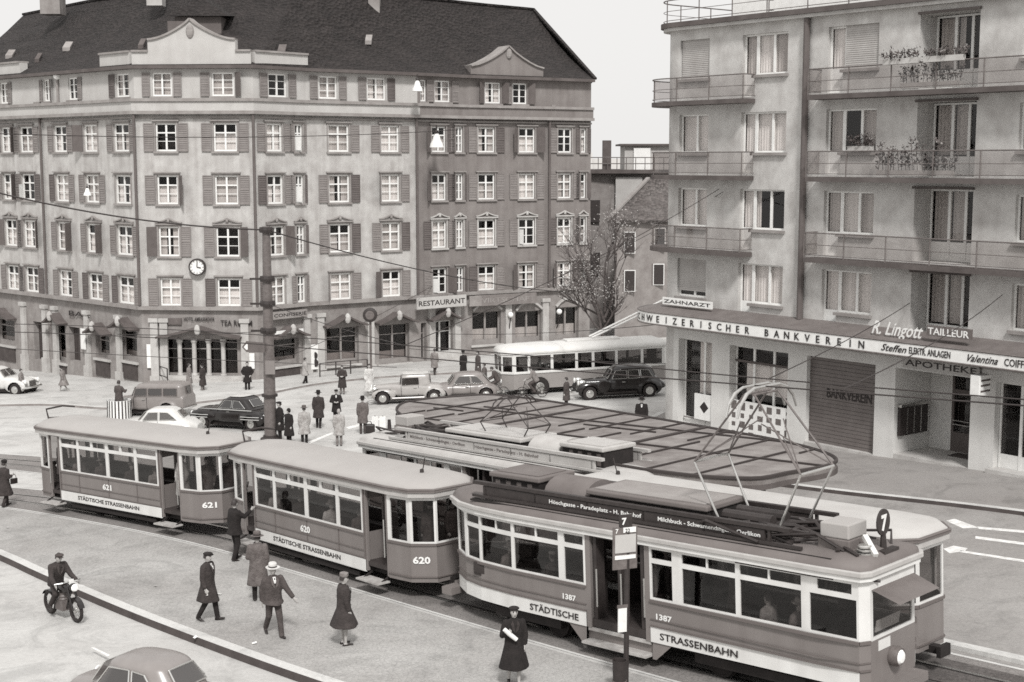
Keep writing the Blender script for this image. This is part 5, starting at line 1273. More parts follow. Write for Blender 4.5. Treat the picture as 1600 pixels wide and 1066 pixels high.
TD = copy_tree(TC); TD['label'] = 'motor tram passing on the far track beside the long shelter roof'; uD = dirv(131.1); onslope(TD, .08, 39.75, uD, .01)
for o in list(TD.children):
    k = o.name.split('.')[0]
    if k == 'line_disc':
        for c in list(o.children): bpy.data.objects.remove(c)
        bpy.data.objects.remove(o); continue
    def repaint(q, m): q.data = q.data.copy(); q.data.materials[0] = M(m)
    if k == 'roof': repaint(o, 'tram_gutter')
    if k == 'arched_hood': repaint(o, 'tram_gutter')
    if k == 'route_board':
        repaint(o, 'tram_gutter')
        for c in o.children: repaint(c, 'iron_grey')
    if k == 'resistor_box':
        for c in o.children:
            if c.name.startswith('lid'): repaint(c, 'tram_gutter')
for o in TD.children:
    if o.name.startswith('pantograph'):
        o.location = (-3.0, 0, 3.3*.52); o.scale = (.8, .7, .48)
        for c in o.children: repaint(c, 'iron')
TE = copy_tree(TA); TE['label'] = 'pale roofed trailer on the far track, half hidden behind the leading motor tram'; uE = dirv(133.5); onslope(TE, 5.6, 32.0, uE, .01); renumber(TE, '643')
for o in list(TE.children):
    if o.name.split('.')[0] == 'cable_hook': bpy.data.objects.remove(o); continue
    if o.name.split('.')[0] == 'roof': o.data = o.data.copy(); o.data.materials[0] = M('pale_roof')

# ================================================================== the long flat shelter roof
SH = 3.15
px_out = [(620,642),(622,636),(629,631),(642,628),(670,624),(720,620),(774,618),(858,628),(960,644),(1060,661),(1140,675),(1211,688),(1262,700),(1293,710),(1306,718),(1303,725),(1280,732),(1231,740),(1190,748),(1138,748),(1080,744),(1000,734),(920,720),(840,704),(760,687),(699,671),(655,661),(630,651)]
pl = [gp(*q, SH) for q in px_out]; ctr = sum((Vector((p.x, p.y)) for p in pl), Vector((0,0)))/len(pl); cg = G(*ctr)
t = thing('platform_shelter', 'long lens shaped tram shelter with a seamed flat roof on slim posts', 'shelter', cg)
rel = [(p.x-cg.x, p.y-cg.y) for p in pl]; rel = [tuple(p) for p in catmull([rel[-1]]+rel+rel[:2], 3)[3:-4]]; zf = lambda h: (lambda x, y: GA*y+GB*x+h)
mb = MB(); mb.prism(rel, zf(SH-.16), zf(SH)); mb.build('roof', 'roofing', t)
mb = MB(); rel2 = [(x*1.006, y*1.006) for x, y in rel]; mb.prism(rel2, zf(SH-.28), zf(SH-.162)); mb.build('fascia', 'slab_edge', t)
mb = MB(); rp = [Vector((x, y, GA*y+GB*x+SH+.02)) for x, y in rel]; mb.tube(rp+[rp[0]], .05, 5); mb.build('roof_rim', 'roofing_trim', t)
from mathutils.geometry import intersect_line_line_2d
Lp, Rp_ = Vector(min(rel)), Vector(max(rel)); ax = (Rp_-Lp).normalized(); nx = Vector((-ax.y, ax.x)); Ln = (Rp_-Lp).length
def clip(p, d):                                        # chord of the outline along d through p
    ts = []
    for a, b in zip(rel, rel[1:]+rel[:1]):
        a, b = Vector(a), Vector(b); e = b-a; den = d.x*e.y-d.y*e.x
        if abs(den) < 1e-9: continue
        w_ = a-p; tt = (w_.x*e.y-w_.y*e.x)/den; uu = (w_.x*d.y-w_.y*d.x)/den
        if 0 <= uu <= 1: ts.append(tt)
    return (min(ts), max(ts)) if len(ts) > 1 else None
main, thin = MB(), MB()
def seam(p, d, w, mbx, lim=None):
    c = clip(p, d)
    if not c: return
    a, b = p+d*(c[0] if lim is None else max(c[0], lim[0])), p+d*(c[1] if lim is None else min(c[1], lim[1]))
    if (b-a).length < .2: return
    mbx.beam((a.x, a.y, GA*a.y+GB*a.x+SH+.015), (b.x, b.y, GA*b.y+GB*b.x+SH+.02), w, .06)
mid = (Lp+Rp_)/2; RS = random.Random(5); n = 12
for k in (-1.25, 0, 1.3): seam(mid+nx*k, ax, .14 if k == 0 else .06, main if k == 0 else thin)
for i in range(1, n):
    p = Lp+ax*Ln*i/n
    if i in (4, 8): seam(p, nx, .14, main); continue
    seam(p, nx, .05, thin, (-9, 0)); seam(p+ax*RS.uniform(-.45, .45), nx, .05, thin, (0, 9))
for i in range(5):
    p = Lp+ax*Ln*RS.uniform(.1, .85)+nx*RS.choice((-.6, .65, -1.7, 1.8)); seam(p, ax, .045, thin, (-.75, .75))
main.build('roof_seams', 'roofing_trim', t); thin.build('roof_joints', 'roofing_trim', t)
for i in range(1, 8):
    p = Lp+ax*Ln*i/8; z = GA*p.y+GB*p.x; mb = MB(); mb.tube([(p.x, p.y, z-.1), (p.x, p.y, z+SH-.2)], .07, 8); mb.build('post', 'iron_grey', t)
a, b = Lp+ax*Ln*.3, Lp+ax*Ln*.86; mb = MB(); za = lambda p: GA*p.y+GB*p.x
mb.add([(a.x,a.y,za(a)), (b.x,b.y,za(b)), (b.x,b.y,za(b)+2.3), (a.x,a.y,za(a)+2.3), (a.x+nx.x*.1,a.y+nx.y*.1,za(a)), (b.x+nx.x*.1,b.y+nx.y*.1,za(b)), (b.x+nx.x*.1,b.y+nx.y*.1,za(b)+2.3), (a.x+nx.x*.1,a.y+nx.y*.1,za(a)+2.3)], [(0,1,2,3),(4,5,6,7),(0,1,5,4),(3,2,6,7),(0,3,7,4),(1,2,6,5)]); mb.build('back_wall', 'slab_edge', t)
mb = MB()
for i in range(5):
    p = Lp+ax*Ln*(.55+.06*i)-nx*.03; q = p+ax*.7; mb.quad((p.x,p.y,za(p)+1.0), (q.x,q.y,za(q)+1.0), (q.x,q.y,za(q)+1.9), (p.x,p.y,za(p)+1.9))
mb.build('posters', 'paper', t)
# island under the shelter
isl = [G(*(Vector((cg.x, cg.y))+Vector(p)*.96), .12) for p in rel]; mb = MB(); mb.quad(*isl)
for p, q in zip(isl, isl[1:]+isl[:1]): mb.quad(p, q, q-Vector((0,0,.14)), p-Vector((0,0,.14)))
struct('island_pavement', mb, 'kerb_stone')
p = gp(930, 703, SH); fl = thing('paper_sheet', 'crumpled white sheet lying on the middle of the shelter roof', 'paper', p+Vector((0,0,.02)))
mb = MB(); mb.add([(-.25,-.2,0),(.2,-.25,.02),(.3,.2,.28),(-.2,.25,.3),(0,0,.12)], [(0,1,4),(1,2,4),(2,3,4),(3,0,4)]); mb.build('sheet', 'white_paint', fl)
# ================================================================== stop post with its board, and the bin
P = gp(978, 1072); HB = lambda y: at(978, y, P.y).z-P.z
t = thing('tram_stop_sign', 'tram stop post with line board 7 standing before the leading tram', 'stop sign', P)
mb = MB(); mb.tube([(0,0,-.1), (0,0,HB(812))], .055, 10); mb.build('post', 'iron', t)
w = .30; u = Vector((.94, .34, 0)); c = u*-.1
def brd(a, b, z0, z1, m, nm, o=.03, par=None):
    mb = MB(); n_ = Vector((u.y, -u.x, 0)); mb.obox(c+u*(a+b)/2+n_*o+Vector((0,0,(z0+z1)/2)), u*(b-a)/2, n_*.015, (0,0,(z1-z0)/2)); return mb.build(nm, m, par or t)
bd = brd(-.24, .3, HB(888), HB(822), 'iron_grey', 'board')
brd(-.2, .26, HB(862), HB(834), 'plaster_far', 'timetable', .05, bd); brd(-.2, .26, HB(872), HB(866), 'paper', 'strip', .05, bd); brd(-.02, .26, HB(831), HB(823), 'paper', 'line_strip', .05, bd)
n_ = Vector((u.y, -u.x, 0)); mb = MB(); mb.text('7', c+u*-.19+n_*.052+Vector((0,0,HB(831))), u, (0,0,1), .13, bold=.02); mb.build('line_number', 'white_paint', bd)
mb = MB(); mb.text('22', c+u*.02+n_*.067+Vector((0,0,HB(830.5))), u, (0,0,1), .11, bold=.02); mb.build('line_number', 'ink', bd)
mb = MB(); mb.obox(c+u*.04+n_*.03+Vector((0,0,HB(813))), u*.14, n_*.02, (0,0,.13)); tp = mb.build('top_plate', 'iron', t)
mb = MB(); mb.text('7', c+u*-.05+n_*.052+Vector((0,0,HB(818))), u, (0,0,1), .19, bold=.035); mb.build('line_number', 'white_paint', tp)
brd(-.12, .07, HB(985), HB(948), 'paper', 'notice', .06); brd(-.14, .09, HB(948)+.003, HB(943), 'iron_grey', 'notice_cap', .06)
pb_ = P+u*-.22+n_*.16; t = thing('litter_bin', 'dark round litter bin hung on the tram stop post', 'bin', Vector((pb_.x, pb_.y, P.z+.12)))
mb = MB(); mb.lathe([(.13, 0), (.135, .05), (.15, .5), (.155, .52), (.14, .52), (.12, .1), (.001, .08)], (0,0,0), 18); mb.build('bucket', 'iron', t, smooth=1)
mb = MB(); mb.lathe([(.15, .06), (.152, .09), (.14, .09)], (0,0,0), 18); mb.build('rim', 'iron_grey', t)
# ================================================================== vehicles
def voxel(mb, size, smooth=4, fac=.5):
    me = bpy.data.meshes.new('v'); me.from_pydata(mb.v, [], mb.f)
    bm = bmesh.new(); bm.from_mesh(me); bmesh.ops.recalc_face_normals(bm, faces=bm.faces); bm.to_mesh(me); bm.free()
    o = bpy.data.objects.new('v', me); C.objects.link(o)
    r = o.modifiers.new('r', 'REMESH'); r.mode = 'VOXEL'; r.voxel_size = size
    if smooth: s = o.modifiers.new('s', 'SMOOTH'); s.iterations = smooth; s.factor = fac
    bpy.context.view_layer.update()
    out = bpy.data.meshes.new_from_object(o.evaluated_get(bpy.context.evaluated_depsgraph_get()))
    bpy.data.objects.remove(o); bpy.data.meshes.remove(me); out.shade_smooth(); return out
def obj(name, me, m, par):
    me.name = name
    for x in (m if isinstance(m, (list, tuple)) else [m]): me.materials.append(M(x))
    o = bpy.data.objects.new(name, me); C.objects.link(o); o.parent = par; return o
def sup(n, e, w, h, cy=0., cz=0.):
    P = []
    for i in range(n):
        a = 2*math.pi*i/n; c, s = math.cos(a), math.sin(a); P.append((cy+w*math.copysign(abs(c)**(2/e), c), cz+h*math.copysign(abs(s)**(2/e), s)))
    return P
def car(name, label, x, y, yaw, spec, paint, lift=0.):
    t = thing(name, label, 'car'); onslope(t, x, y, dirv(yaw), lift)
    S = spec; hull = MB()
    hull.loft([[(X, a, b) for a, b in sup(24, S.get('he', 4), w, (z1-z0)/2, 0, (z0+z1)/2)] for X, w, z0, z1 in S['hull']])
    def cabring(k): X0, X1, w, z = S['cab'][k]; return [((X0+X1)/2+a, b, z) for a, b in sup(32, S.get('ce', 5), (X1-X0)/2, w)]
    hull.loft([cabring(k) for k in range(len(S['cab']))])
    for c, r in S['fend']:
        for s in (-1, 1): hull.ell((c[0], s*c[1], c[2]), r, 20, 12)
    me = voxel(hull, S.get('vox', .04), 5)
    bm = bmesh.new(); bm.from_mesh(me); rr_ = S['r']*1.13   # open the wheel arches
    bmesh.ops.delete(bm, geom=[v for v in bm.verts if abs(v.co.y) > S['tr']-.16 and any((v.co.x-X)**2+(v.co.z-S['r'])**2 < rr_*rr_ for X in S['ax'])], context='VERTS'); bm.to_mesh(me); bm.free()
    obj('body', me, paint, t)
    mb = MB()
    for X in S['ax']: mb.box(X-S['r']*1.2, X+S['r']*1.2, -S['tr']+.13, S['tr']-.13, .25, S['r']*2.2)
    mb.build('wheel_wells', 'under', t)
    # windows follow the sides of the cabin
    (a0, a1, w0, z0), (b0, b1, w1, z1) = S['cab'][S.get('wk', 0)], S['cab'][S.get('wk', 0)+1]
    yy = lambda z: w0+(w1-w0)*(z-z0)/(z1-z0)+.02
    xf = lambda z, i: (a0+(b0-a0)*(z-z0)/(z1-z0), a1+(b1-a1)*(z-z0)/(z1-z0))[i]
    zb, zt = z0+.04, z1-.03
    for s in (-1, 1):                                   # door gaps, handle
        mb = MB(); xs = [S['win'][0][0][0]+.05, S['win'][0][-1][0]+.02]; zr = S.get('wz', .74)
        for x in xs: mb.beam((x, s*(S['cab'][0][2]+.012), .42), (x, s*(S['cab'][0][2]+.012), S['cab'][0][3]-.02), .016, .03)
        mb.build('door_gap', 'under', t)
        mb = MB(); mb.beam((xs[1]+.08, s*(S['cab'][0][2]+.05), S['cab'][0][3]-.12), (xs[1]+.26, s*(S['cab'][0][2]+.05), S['cab'][0][3]-.12), .03, .03); mb.build('door_handle', 'chrome', t)
        for p in S['win']:
            pts = [(q[0], zb+(zt-zb)*q[1]) for q in p]; mb = MB(); mb.quad(*[(X, s*yy(z), z) for X, z in pts]); wn = mb.build('window', 'car_glass', t)
            mb = MB(); v = [Vector((X, s*(yy(z)+.004), z)) for X, z in pts]
            for q, r_ in zip(v, v[1:]+v[:1]): mb.beam(q, r_, .025, .02)
            mb.build('window_trim', S.get('trim', 'chrome'), wn)
    for i, nm in ((1, 'windscreen'), (0, 'rear_window')):
        f = S.get('ww', .78) if i else S.get('rw', .6); sg = 1 if i else -1; mb = MB(); zb2 = zb+.02 if i else zb+.08
        v = [Vector((xf(z, i)+sg*.025, k*f*(w0+(w1-w0)*(z-z0)/(z1-z0)), z)) for k, z in ((-1, zb2), (1, zb2), (1, zt), (-1, zt))]; mb.quad(*v); wn = mb.build(nm, 'car_glass', t)
        mb = MB()
        for q, r_ in zip(v, v[1:]+v[:1]): mb.beam(q, r_, .03, .02)
        if i: mb.beam((v[0]+v[1])/2, (v[2]+v[3])/2, .03, .03)
        mb.build('window_trim', S.get('trim', 'chrome'), wn)
    r = S['r']
    for X in S['ax']:
        for s in (-1, 1):
            mb = MB(); c = (X, s*S['tr'], r); mb.lathe([(r*.6, -.09), (r*.95, -.08), (r, -.04), (r, .04), (r*.95, .08), (r*.62, .085), (.001, .05)], c, 22, (0, s, 0)); wl = mb.build('wheel', 'rubber', t, smooth=1)
            mb = MB(); mb.lathe([(r*.58, .078), (r*.56, .095), (r*.3, .10), (r*.28, .125), (.001, .135)], c, 18, (0, s, 0)); mb.build('hubcap', S.get('hub', 'chrome'), wl, smooth=1)
    for c, rr in S.get('lamps', []):
        for s in (-1, 1):
            mb = MB(); mb.ell((c[0]-rr*.6, s*c[1], c[2]), (rr*1.5, rr, rr), 12, 8); h = mb.build('headlight', S.get('lampm', paint), t, smooth=1)
            mb = MB(); mb.lathe([(rr*.95, 0), (rr*.98, .03), (rr*.6, .06), (.001, .07)], (c[0]+rr*.55, s*c[1], c[2]), 14, (1,0,0)); mb.build('lens', 'lens', h, smooth=1)
    if S.get('top'):
        mb = MB(); rr = []
        for kk in (-2, -1):
            X0, X1, w, z = S['cab'][kk]; rr.append([((X0+X1)/2+a*1.03, b*1.03, z+.02) for a, b in sup(32, S.get('ce', 5), (X1-X0)/2, w)])
        mb.loft(rr); mb.build('roof', S['top'], t, smooth=50)
    for e, X in ((1, S['bx'][1]), (-1, S['bx'][0])):
        mb = MB(); w = S.get('bw', .75); mb.tube([(X-e*.25, -w-.06, S.get('bz', .42)), (X-e*.04, -w*.8, S.get('bz', .42)), (X+e*.03, 0, S.get('bz', .42)), (X-e*.04, w*.8, S.get('bz', .42)), (X-e*.25, w+.06, S.get('bz', .42))], .055, 8); mb.build('bumper', 'chrome', t, smooth=1)
    if 'grille' in S:
        X, w, g0, g1, sl = S['grille']; mb = MB(); mb.add([(X, -w, g0), (X, w, g0), (X-sl, w, g1), (X-sl, -w, g1)], [(0,1,2,3)]); gr = mb.build('grille', 'iron', t)
        mb = MB(); n = 7
        for i in range(n+1): yv = -w+2*w*i/n; mb.beam((X+.012, yv, g0), (X-sl+.012, yv, g1), .025, .02)
        mb.beam((X+.012, -w, g0), (X+.012, w, g0), .03, .04); mb.beam((X-sl+.012, -w, g1), (X-sl+.012, w, g1), .03, .04); mb.build('grille_bars', 'chrome', gr)
    for nm, P, rr, m in S.get('strips', []):
        for s in (-1, 1): mb = MB(); mb.tube([(p[0], s*p[1], p[2]) for p in P], rr, 6); mb.build(nm, m, t)
    for nm, fn, m in S.get('extra', []): mb = MB(); fn(mb); mb.build(nm, m, t)
    mb = MB(); mb.box(S['ax'][0]-.4, S['ax'][1]+.4, -.6, .6, .2, .36); mb.build('chassis', 'under', t)
    return t
glass_mat('car_glass', .35, .10)
beetle = dict(hull=[(-1.95,.45,.3,.55),(-1.7,.62,.28,.8),(-1.1,.70,.26,1.0),(0,.74,.25,.92),(.9,.66,.26,.95),(1.5,.5,.28,.86),(1.85,.3,.35,.62)], cab=[(-1.5,.78,.70,.90),(-1.1,.42,.55,1.38),(-.85,.2,.42,1.47),(-.6,0,.2,1.50)], ce=3.2, he=3,
    fend=[((1.22,.62,.45),(.62,.18,.36)),((-1.2,.64,.45),(.58,.19,.38))], win=[[(.5,.02),(.2,.95),(-.35,.95),(-.4,.02)],[(-.48,.02),(-.43,.93),(-.75,.85),(-1.1,.02)]], ax=(-1.2,1.22), r=.33, tr=.66, lamps=[((1.72,.62,.66),.11)], bx=(-2.02,2.02), bw=.65, strips=[('running_board',[(-.8,.76,.32),(.8,.76,.32)],.06,'rubber')])
limo = dict(hull=[(-2.45,.4,.4,.7),(-2.1,.66,.34,1.0),(-1.2,.76,.32,1.08),(.3,.72,.32,1.06),(1.1,.5,.34,1.06),(1.9,.36,.36,1.02),(2.15,.33,.42,.96)], cab=[(-2.0,.72,.72,1.02),(-1.72,.38,.64,1.55),(-1.4,.2,.52,1.68),(-1.1,0,.3,1.71)], ce=4,
    fend=[((1.65,.66,.58),(.72,.17,.38)),((-1.5,.68,.52),(.72,.18,.42))], win=[[(.5,.03),(.3,.95),(-.3,.95),(-.3,.03)],[(-.38,.03),(-.38,.95),(-.95,.95),(-.98,.03)],[(-1.06,.03),(-1.03,.95),(-1.5,.85),(-1.72,.03)]], ax=(-1.5,1.7), r=.37, tr=.7, lamps=[((2.15,.48,.92),.15)], lampm='chrome', bx=(-2.62,2.55), grille=(2.2,.3,.5,1.0,.06), strips=[('running_board',[(-.8,.82,.36),(1.0,.82,.36)],.07,'black_paint')],
    extra=[('spare_wheel',lambda mb: mb.lathe([(.34,-.08),(.36,0),(.3,.08),(.001,.1)],(.95,.78,.72),18,(0,1,0)),'black_paint'),('front_plate',lambda mb: mb.box(2.56,2.6,-.3,.1,.36,.5),'white_paint')])
coupe = dict(top='pale_paint', hull=[(-1.95,.45,.4,.72),(-1.6,.6,.36,.95),(-.6,.70,.34,1.04),(.4,.66,.34,1.04),(1.0,.44,.36,1.02),(1.7,.34,.4,.98),(1.85,.3,.46,.9)], cab=[(-1.15,.45,.66,.98),(-1.1,.38,.62,1.42),(-1.02,.3,.56,1.54),(-.8,.1,.4,1.57)], ce=7,
    fend=[((1.35,.62,.5),(.66,.17,.34)),((-1.35,.62,.46),(.6,.17,.38))], win=[[(.36,.05),(.32,.95),(-.5,.95),(-.52,.05)]], ax=(-1.3,1.4), r=.35, tr=.66, lamps=[((1.9,.42,.82),.13)], lampm='chrome', bx=(-2.0,2.2), grille=(1.88,.28,.46,.96,.05), trim='iron', strips=[('running_board',[(-.8,.74,.34),(.9,.74,.34)],.06,'grey_paint')])
ford = dict(top='pale_paint', hull=[(-2.4,.5,.4,.8),(-2.0,.74,.34,.95),(-1.2,.84,.32,1.02),(.3,.82,.32,1.02),(1.2,.7,.34,1.04),(2.0,.58,.36,.98),(2.25,.45,.42,.85)], cab=[(-1.5,.75,.74,1.0),(-1.05,.3,.62,1.46),(-.85,.1,.5,1.56),(-.6,-.1,.3,1.59)], ce=4,  # pale top paints the sky's reflection onto the black roof
    fend=[((1.55,.74,.6),(.8,.18,.34)),((-1.5,.76,.56),(.78,.18,.36))], win=[[(.5,.03),(.18,.95),(-.3,.95),(-.3,.03)],[(-.38,.03),(-.38,.95),(-.75,.88),(-1.15,.03)]], ax=(-1.5,1.5), r=.36, tr=.74, lamps=[((2.12,.7,.75),.11)], bx=(-2.6,2.5), grille=(2.28,.4,.45,.7,.02), strips=[('fender_strip',[(1.0,.94,.72),(1.6,.945,.72),(2.15,.88,.72)],.022,'chrome'),('fender_strip',[(1.05,.945,.60),(1.6,.95,.60),(2.1,.9,.60)],.022,'chrome'),('fender_strip',[(-2.1,.9,.7),(-1.5,.95,.7),(-1.0,.94,.7)],.022,'chrome'),('fender_strip',[(-2.1,.9,.58),(-1.5,.955,.58),(-1.0,.945,.58)],.022,'chrome'),('belt_strip',[(-1.6,.82,.98),(.4,.84,1.0),(1.9,.62,.96)],.024,'chrome')])
wagon = dict(hull=[(-2.1,.74,.4,1.05),(-1.0,.80,.34,1.08),(.5,.78,.34,1.08),(1.1,.6,.36,1.02),(1.8,.42,.38,.95),(1.95,.36,.45,.85)], he=6, cab=[(-2.08,.85,.77,1.04),(-2.02,.6,.72,1.56),(-1.9,.5,.64,1.68),(-1.6,.2,.45,1.73)], ce=8,
    fend=[((1.35,.68,.52),(.6,.17,.34)),((-1.2,.74,.5),(.55,.16,.36))], win=[[(.62,.08),(.5,.9),(-.1,.9),(-.1,.08)],[(-.2,.1),(-.2,.88),(-.95,.88),(-.95,.1)],[(-1.05,.1),(-1.05,.88),(-1.8,.88),(-1.8,.1)]], ax=(-1.2,1.4), r=.35, tr=.7, rw=.35, lamps=[((1.9,.5,.8),.13)], bx=(-2.2,2.15), trim='iron_grey', grille=(1.98,.3,.46,.88,.05))
saloon = dict(hull=[(-2.05,.45,.36,.7),(-1.7,.64,.3,.95),(-.8,.76,.3,1.0),(.4,.74,.3,.98),(1.1,.6,.3,.98),(1.7,.45,.34,.86),(1.95,.3,.4,.7)], cab=[(-1.5,.7,.68,.95),(-1.1,.3,.56,1.38),(-.9,.1,.44,1.47),(-.6,-.1,.25,1.5)], ce=4,
    fend=[((1.35,.66,.5),(.64,.17,.36)),((-1.3,.68,.48),(.62,.17,.38))], win=[[(.42,.03),(.15,.95),(-.3,.95),(-.3,.03)],[(-.38,.03),(-.38,.95),(-.75,.88),(-1.15,.03)]], ax=(-1.3,1.38), r=.34, tr=.68, lamps=[((1.85,.55,.72),.12)], bx=(-2.15,2.1), grille=(1.97,.26,.42,.74,.03))
def carp(name, label, px, py, yaw, spec, paint): p = gp(px, py); return car(name, label, p.x, p.y, yaw, spec, paint)
carp('parked_car', 'pale two tone cabriolet with a light roof waiting behind the long shelter', 640, 628, 184, coupe, 'grey_paint2' if 'grey_paint2' in MATS else 'pale_paint')
carp('parked_car', 'small grey round backed car just right of the pale cabriolet', 723, 624, 186, beetle, 'grey_paint')
carp('parked_car', 'black limousine with big chrome headlights in front of the trolleybus', 966, 620, 190, limo, 'black_paint')
carp('parked_car', 'black coupe with chrome strips beside the tall mast', 372, 668, 150, ford, 'black_paint')
carp('parked_car', 'grey estate car with side windows and a small round rear window', 240, 648, 166, wagon, 'grey_paint')
carp('parked_car', 'pale car mostly hidden behind the roof of the rearmost trailer', 246, 686, 176, saloon, 'pale_paint')
carp('parked_car', 'white car cut off by the left edge of the picture', 2, 616, -16, saloon, 'pale_paint').scale = (1.14, 1.14, 1.14)
p = gp(222, 1118); car('moving_car', 'round backed grey car at the bottom edge near the kerb', p.x, p.y, 150, beetle, 'grey_paint', -.16)
# ---- trolleybus
def bus():
    p0, p1 = gp(800, 619), gp(1034, 603); u = Vector((p0.x-p1.x, p0.y-p1.y)).normalized(); c = (Vector((p0.x, p0.y))+Vector((p1.x, p1.y)))/2+Vector((u.y, -u.x))*1.2
    t = thing('trolleybus', 'pale roofed trolleybus with white window frames standing before the restaurant', 'trolleybus'); onslope(t, c.x, c.y, u)
    Ln, hw = 4.75, 1.2; ZS, ZT = 1.25, 2.28
    near = [(-Ln,-.9),(-Ln+.25,-hw),(Ln-.55,-hw),(Ln,-.75)]; full = near+[mir(p) for p in near[::-1]]
    body, frm, panes = MB(), MB(), []
    for sgn in (1, -1):
        f = (lambda p, q: (p, q)) if sgn == 1 else (lambda p, q: (mir(q), mir(p)))
        L = 2*Ln-.8; W = [(L-.95*0-8.55+k, L-8.55+k+w, 1.34, 2.18) for k, w in ()]
        xs = [(.15,1.25),(1.4,2.75),(2.9,4.1),(4.25,5.05),(5.2,6.45),(6.6,7.75),(7.9,8.55)]
        W = [(a, min(b, L-.08), 1.34, 2.18) for a, b in xs]; W = [w for w in W if w[1] > w[0]+.2]
        if sgn == -1: W = [(L-b, L-a, c_, d_) for a, b, c_, d_ in W]
        facet(body, frm, panes, *f((-Ln+.25,-hw), (Ln-.55,-hw)), .38, ZS, ZT, W)
        facet(body, frm, panes, *f((Ln-.55,-hw), (Ln,-.75)), .38, ZS, ZT, [(.08, .63, 1.34, 2.15)])
        facet(body, frm, panes, *f((-Ln,-.9), (-Ln+.25,-hw)), .38, ZS, ZT, [])
    facet(body, frm, panes, (Ln,-.75), (Ln,.75), .38, ZS, ZT, [(.05,.72,1.32,2.15),(.78,1.45,1.32,2.15)]); facet(body, frm, panes, (-Ln,.9), (-Ln,-.9), .38, ZS, ZT, [(.3,1.5,1.4,2.1)])
    body.build('body', 'bus_paint', t); wf = frm.build('window_frame', 'cream_paint', t)
    for P in panes: mb = MB(); mb.quad(*P); mb.build('pane', 'car_glass', wf)
    mb = MB(); P = [(p[0]*1.01, p[1]*1.03) for p in full]; mb.prism(P, 2.282, 2.36); outline_roof(mb, full, 2.361, .34, .9, over=.03); mb.build('roof', 'bus_roof', t, smooth=50)
    mb = MB(); mb.box(-2.2, .9, -.4, .4, 2.6, 2.8); mb.build('roof_equipment', 'bus_roof', t, bevel=.04)
    for s in (-1, 1):
        mb = MB(); mb.tube([(-.6, s*.25, 2.85), (-5.9, s*.4, 5.0)], .06, 6); mb.build('trolley_pole', 'cream_paint', t)
    mb = MB(); mb.prism([(p[0]*.99, p[1]*.985) for p in full], .4, .55); mb.box(-3.6, 4.0, -.9, .9, .25, .4); mb.build('floor', 'under', t)
    mb = MB()
    for p, q in list(zip(full, full[1:]+full[:1])): mb.beam((p[0]*1.004, p[1]*1.01, ZS), (q[0]*1.004, q[1]*1.01, ZS), .05, .07)
    mb.build('belt_rail', 'cream_paint', t)
    for X in (-2.6, 2.75):
        for s in (-1, 1):
            r = .46; c_ = (X, s*1.1, r)
            mb = MB(); mb.lathe([(r+.08, 0), (r+.08, .135), (r+.05, .14), (.001, .135)], c_, 24, (0, s, 0)); mb.build('wheel_arch', 'under', t)
            mb = MB(); mb.lathe([(r*.6, .1), (r*.95, .13), (r, .17), (r*.95, .2), (r*.6, .19), (.001, .15)], c_, 22, (0, s, 0)); w = mb.build('wheel', 'rubber', t, smooth=1)
            mb = MB(); mb.lathe([(r*.55, .18), (r*.5, .2), (r*.2, .2), (.001, .23)], c_, 16, (0, s, 0)); mb.build('hubcap', 'steel', w, smooth=1)
    for s in (-1, 1): mb = MB(); mb.lathe([(.13, 0), (.12, .05), (.001, .07)], (Ln-.02, s*.6, .8), 14, (1,0,0)); mb.build('headlight', 'lens', t)
    mb = MB(); mb.box(Ln-.02, Ln+.12, -.95, .95, .4, .5); mb.build('bumper', 'bus_paint', t)
    for i in range(7):
        for s in (-1, 1): mb = MB(); x = -3.6+i; mb.box(x-.25, x+.25, min(s*.35, s*1.05), max(s*.35, s*1.05), .9, 1.0); mb.box(x-.28, x-.2, min(s*.35, s*1.05), max(s*.35, s*1.05), 1.0, 1.45); mb.build('seat', 'tram_wood', t)
    return t
mat('bus_paint', .27, .4, .08, 1.2); mat('bus_roof', .56, .6, .1, 1)
bus()
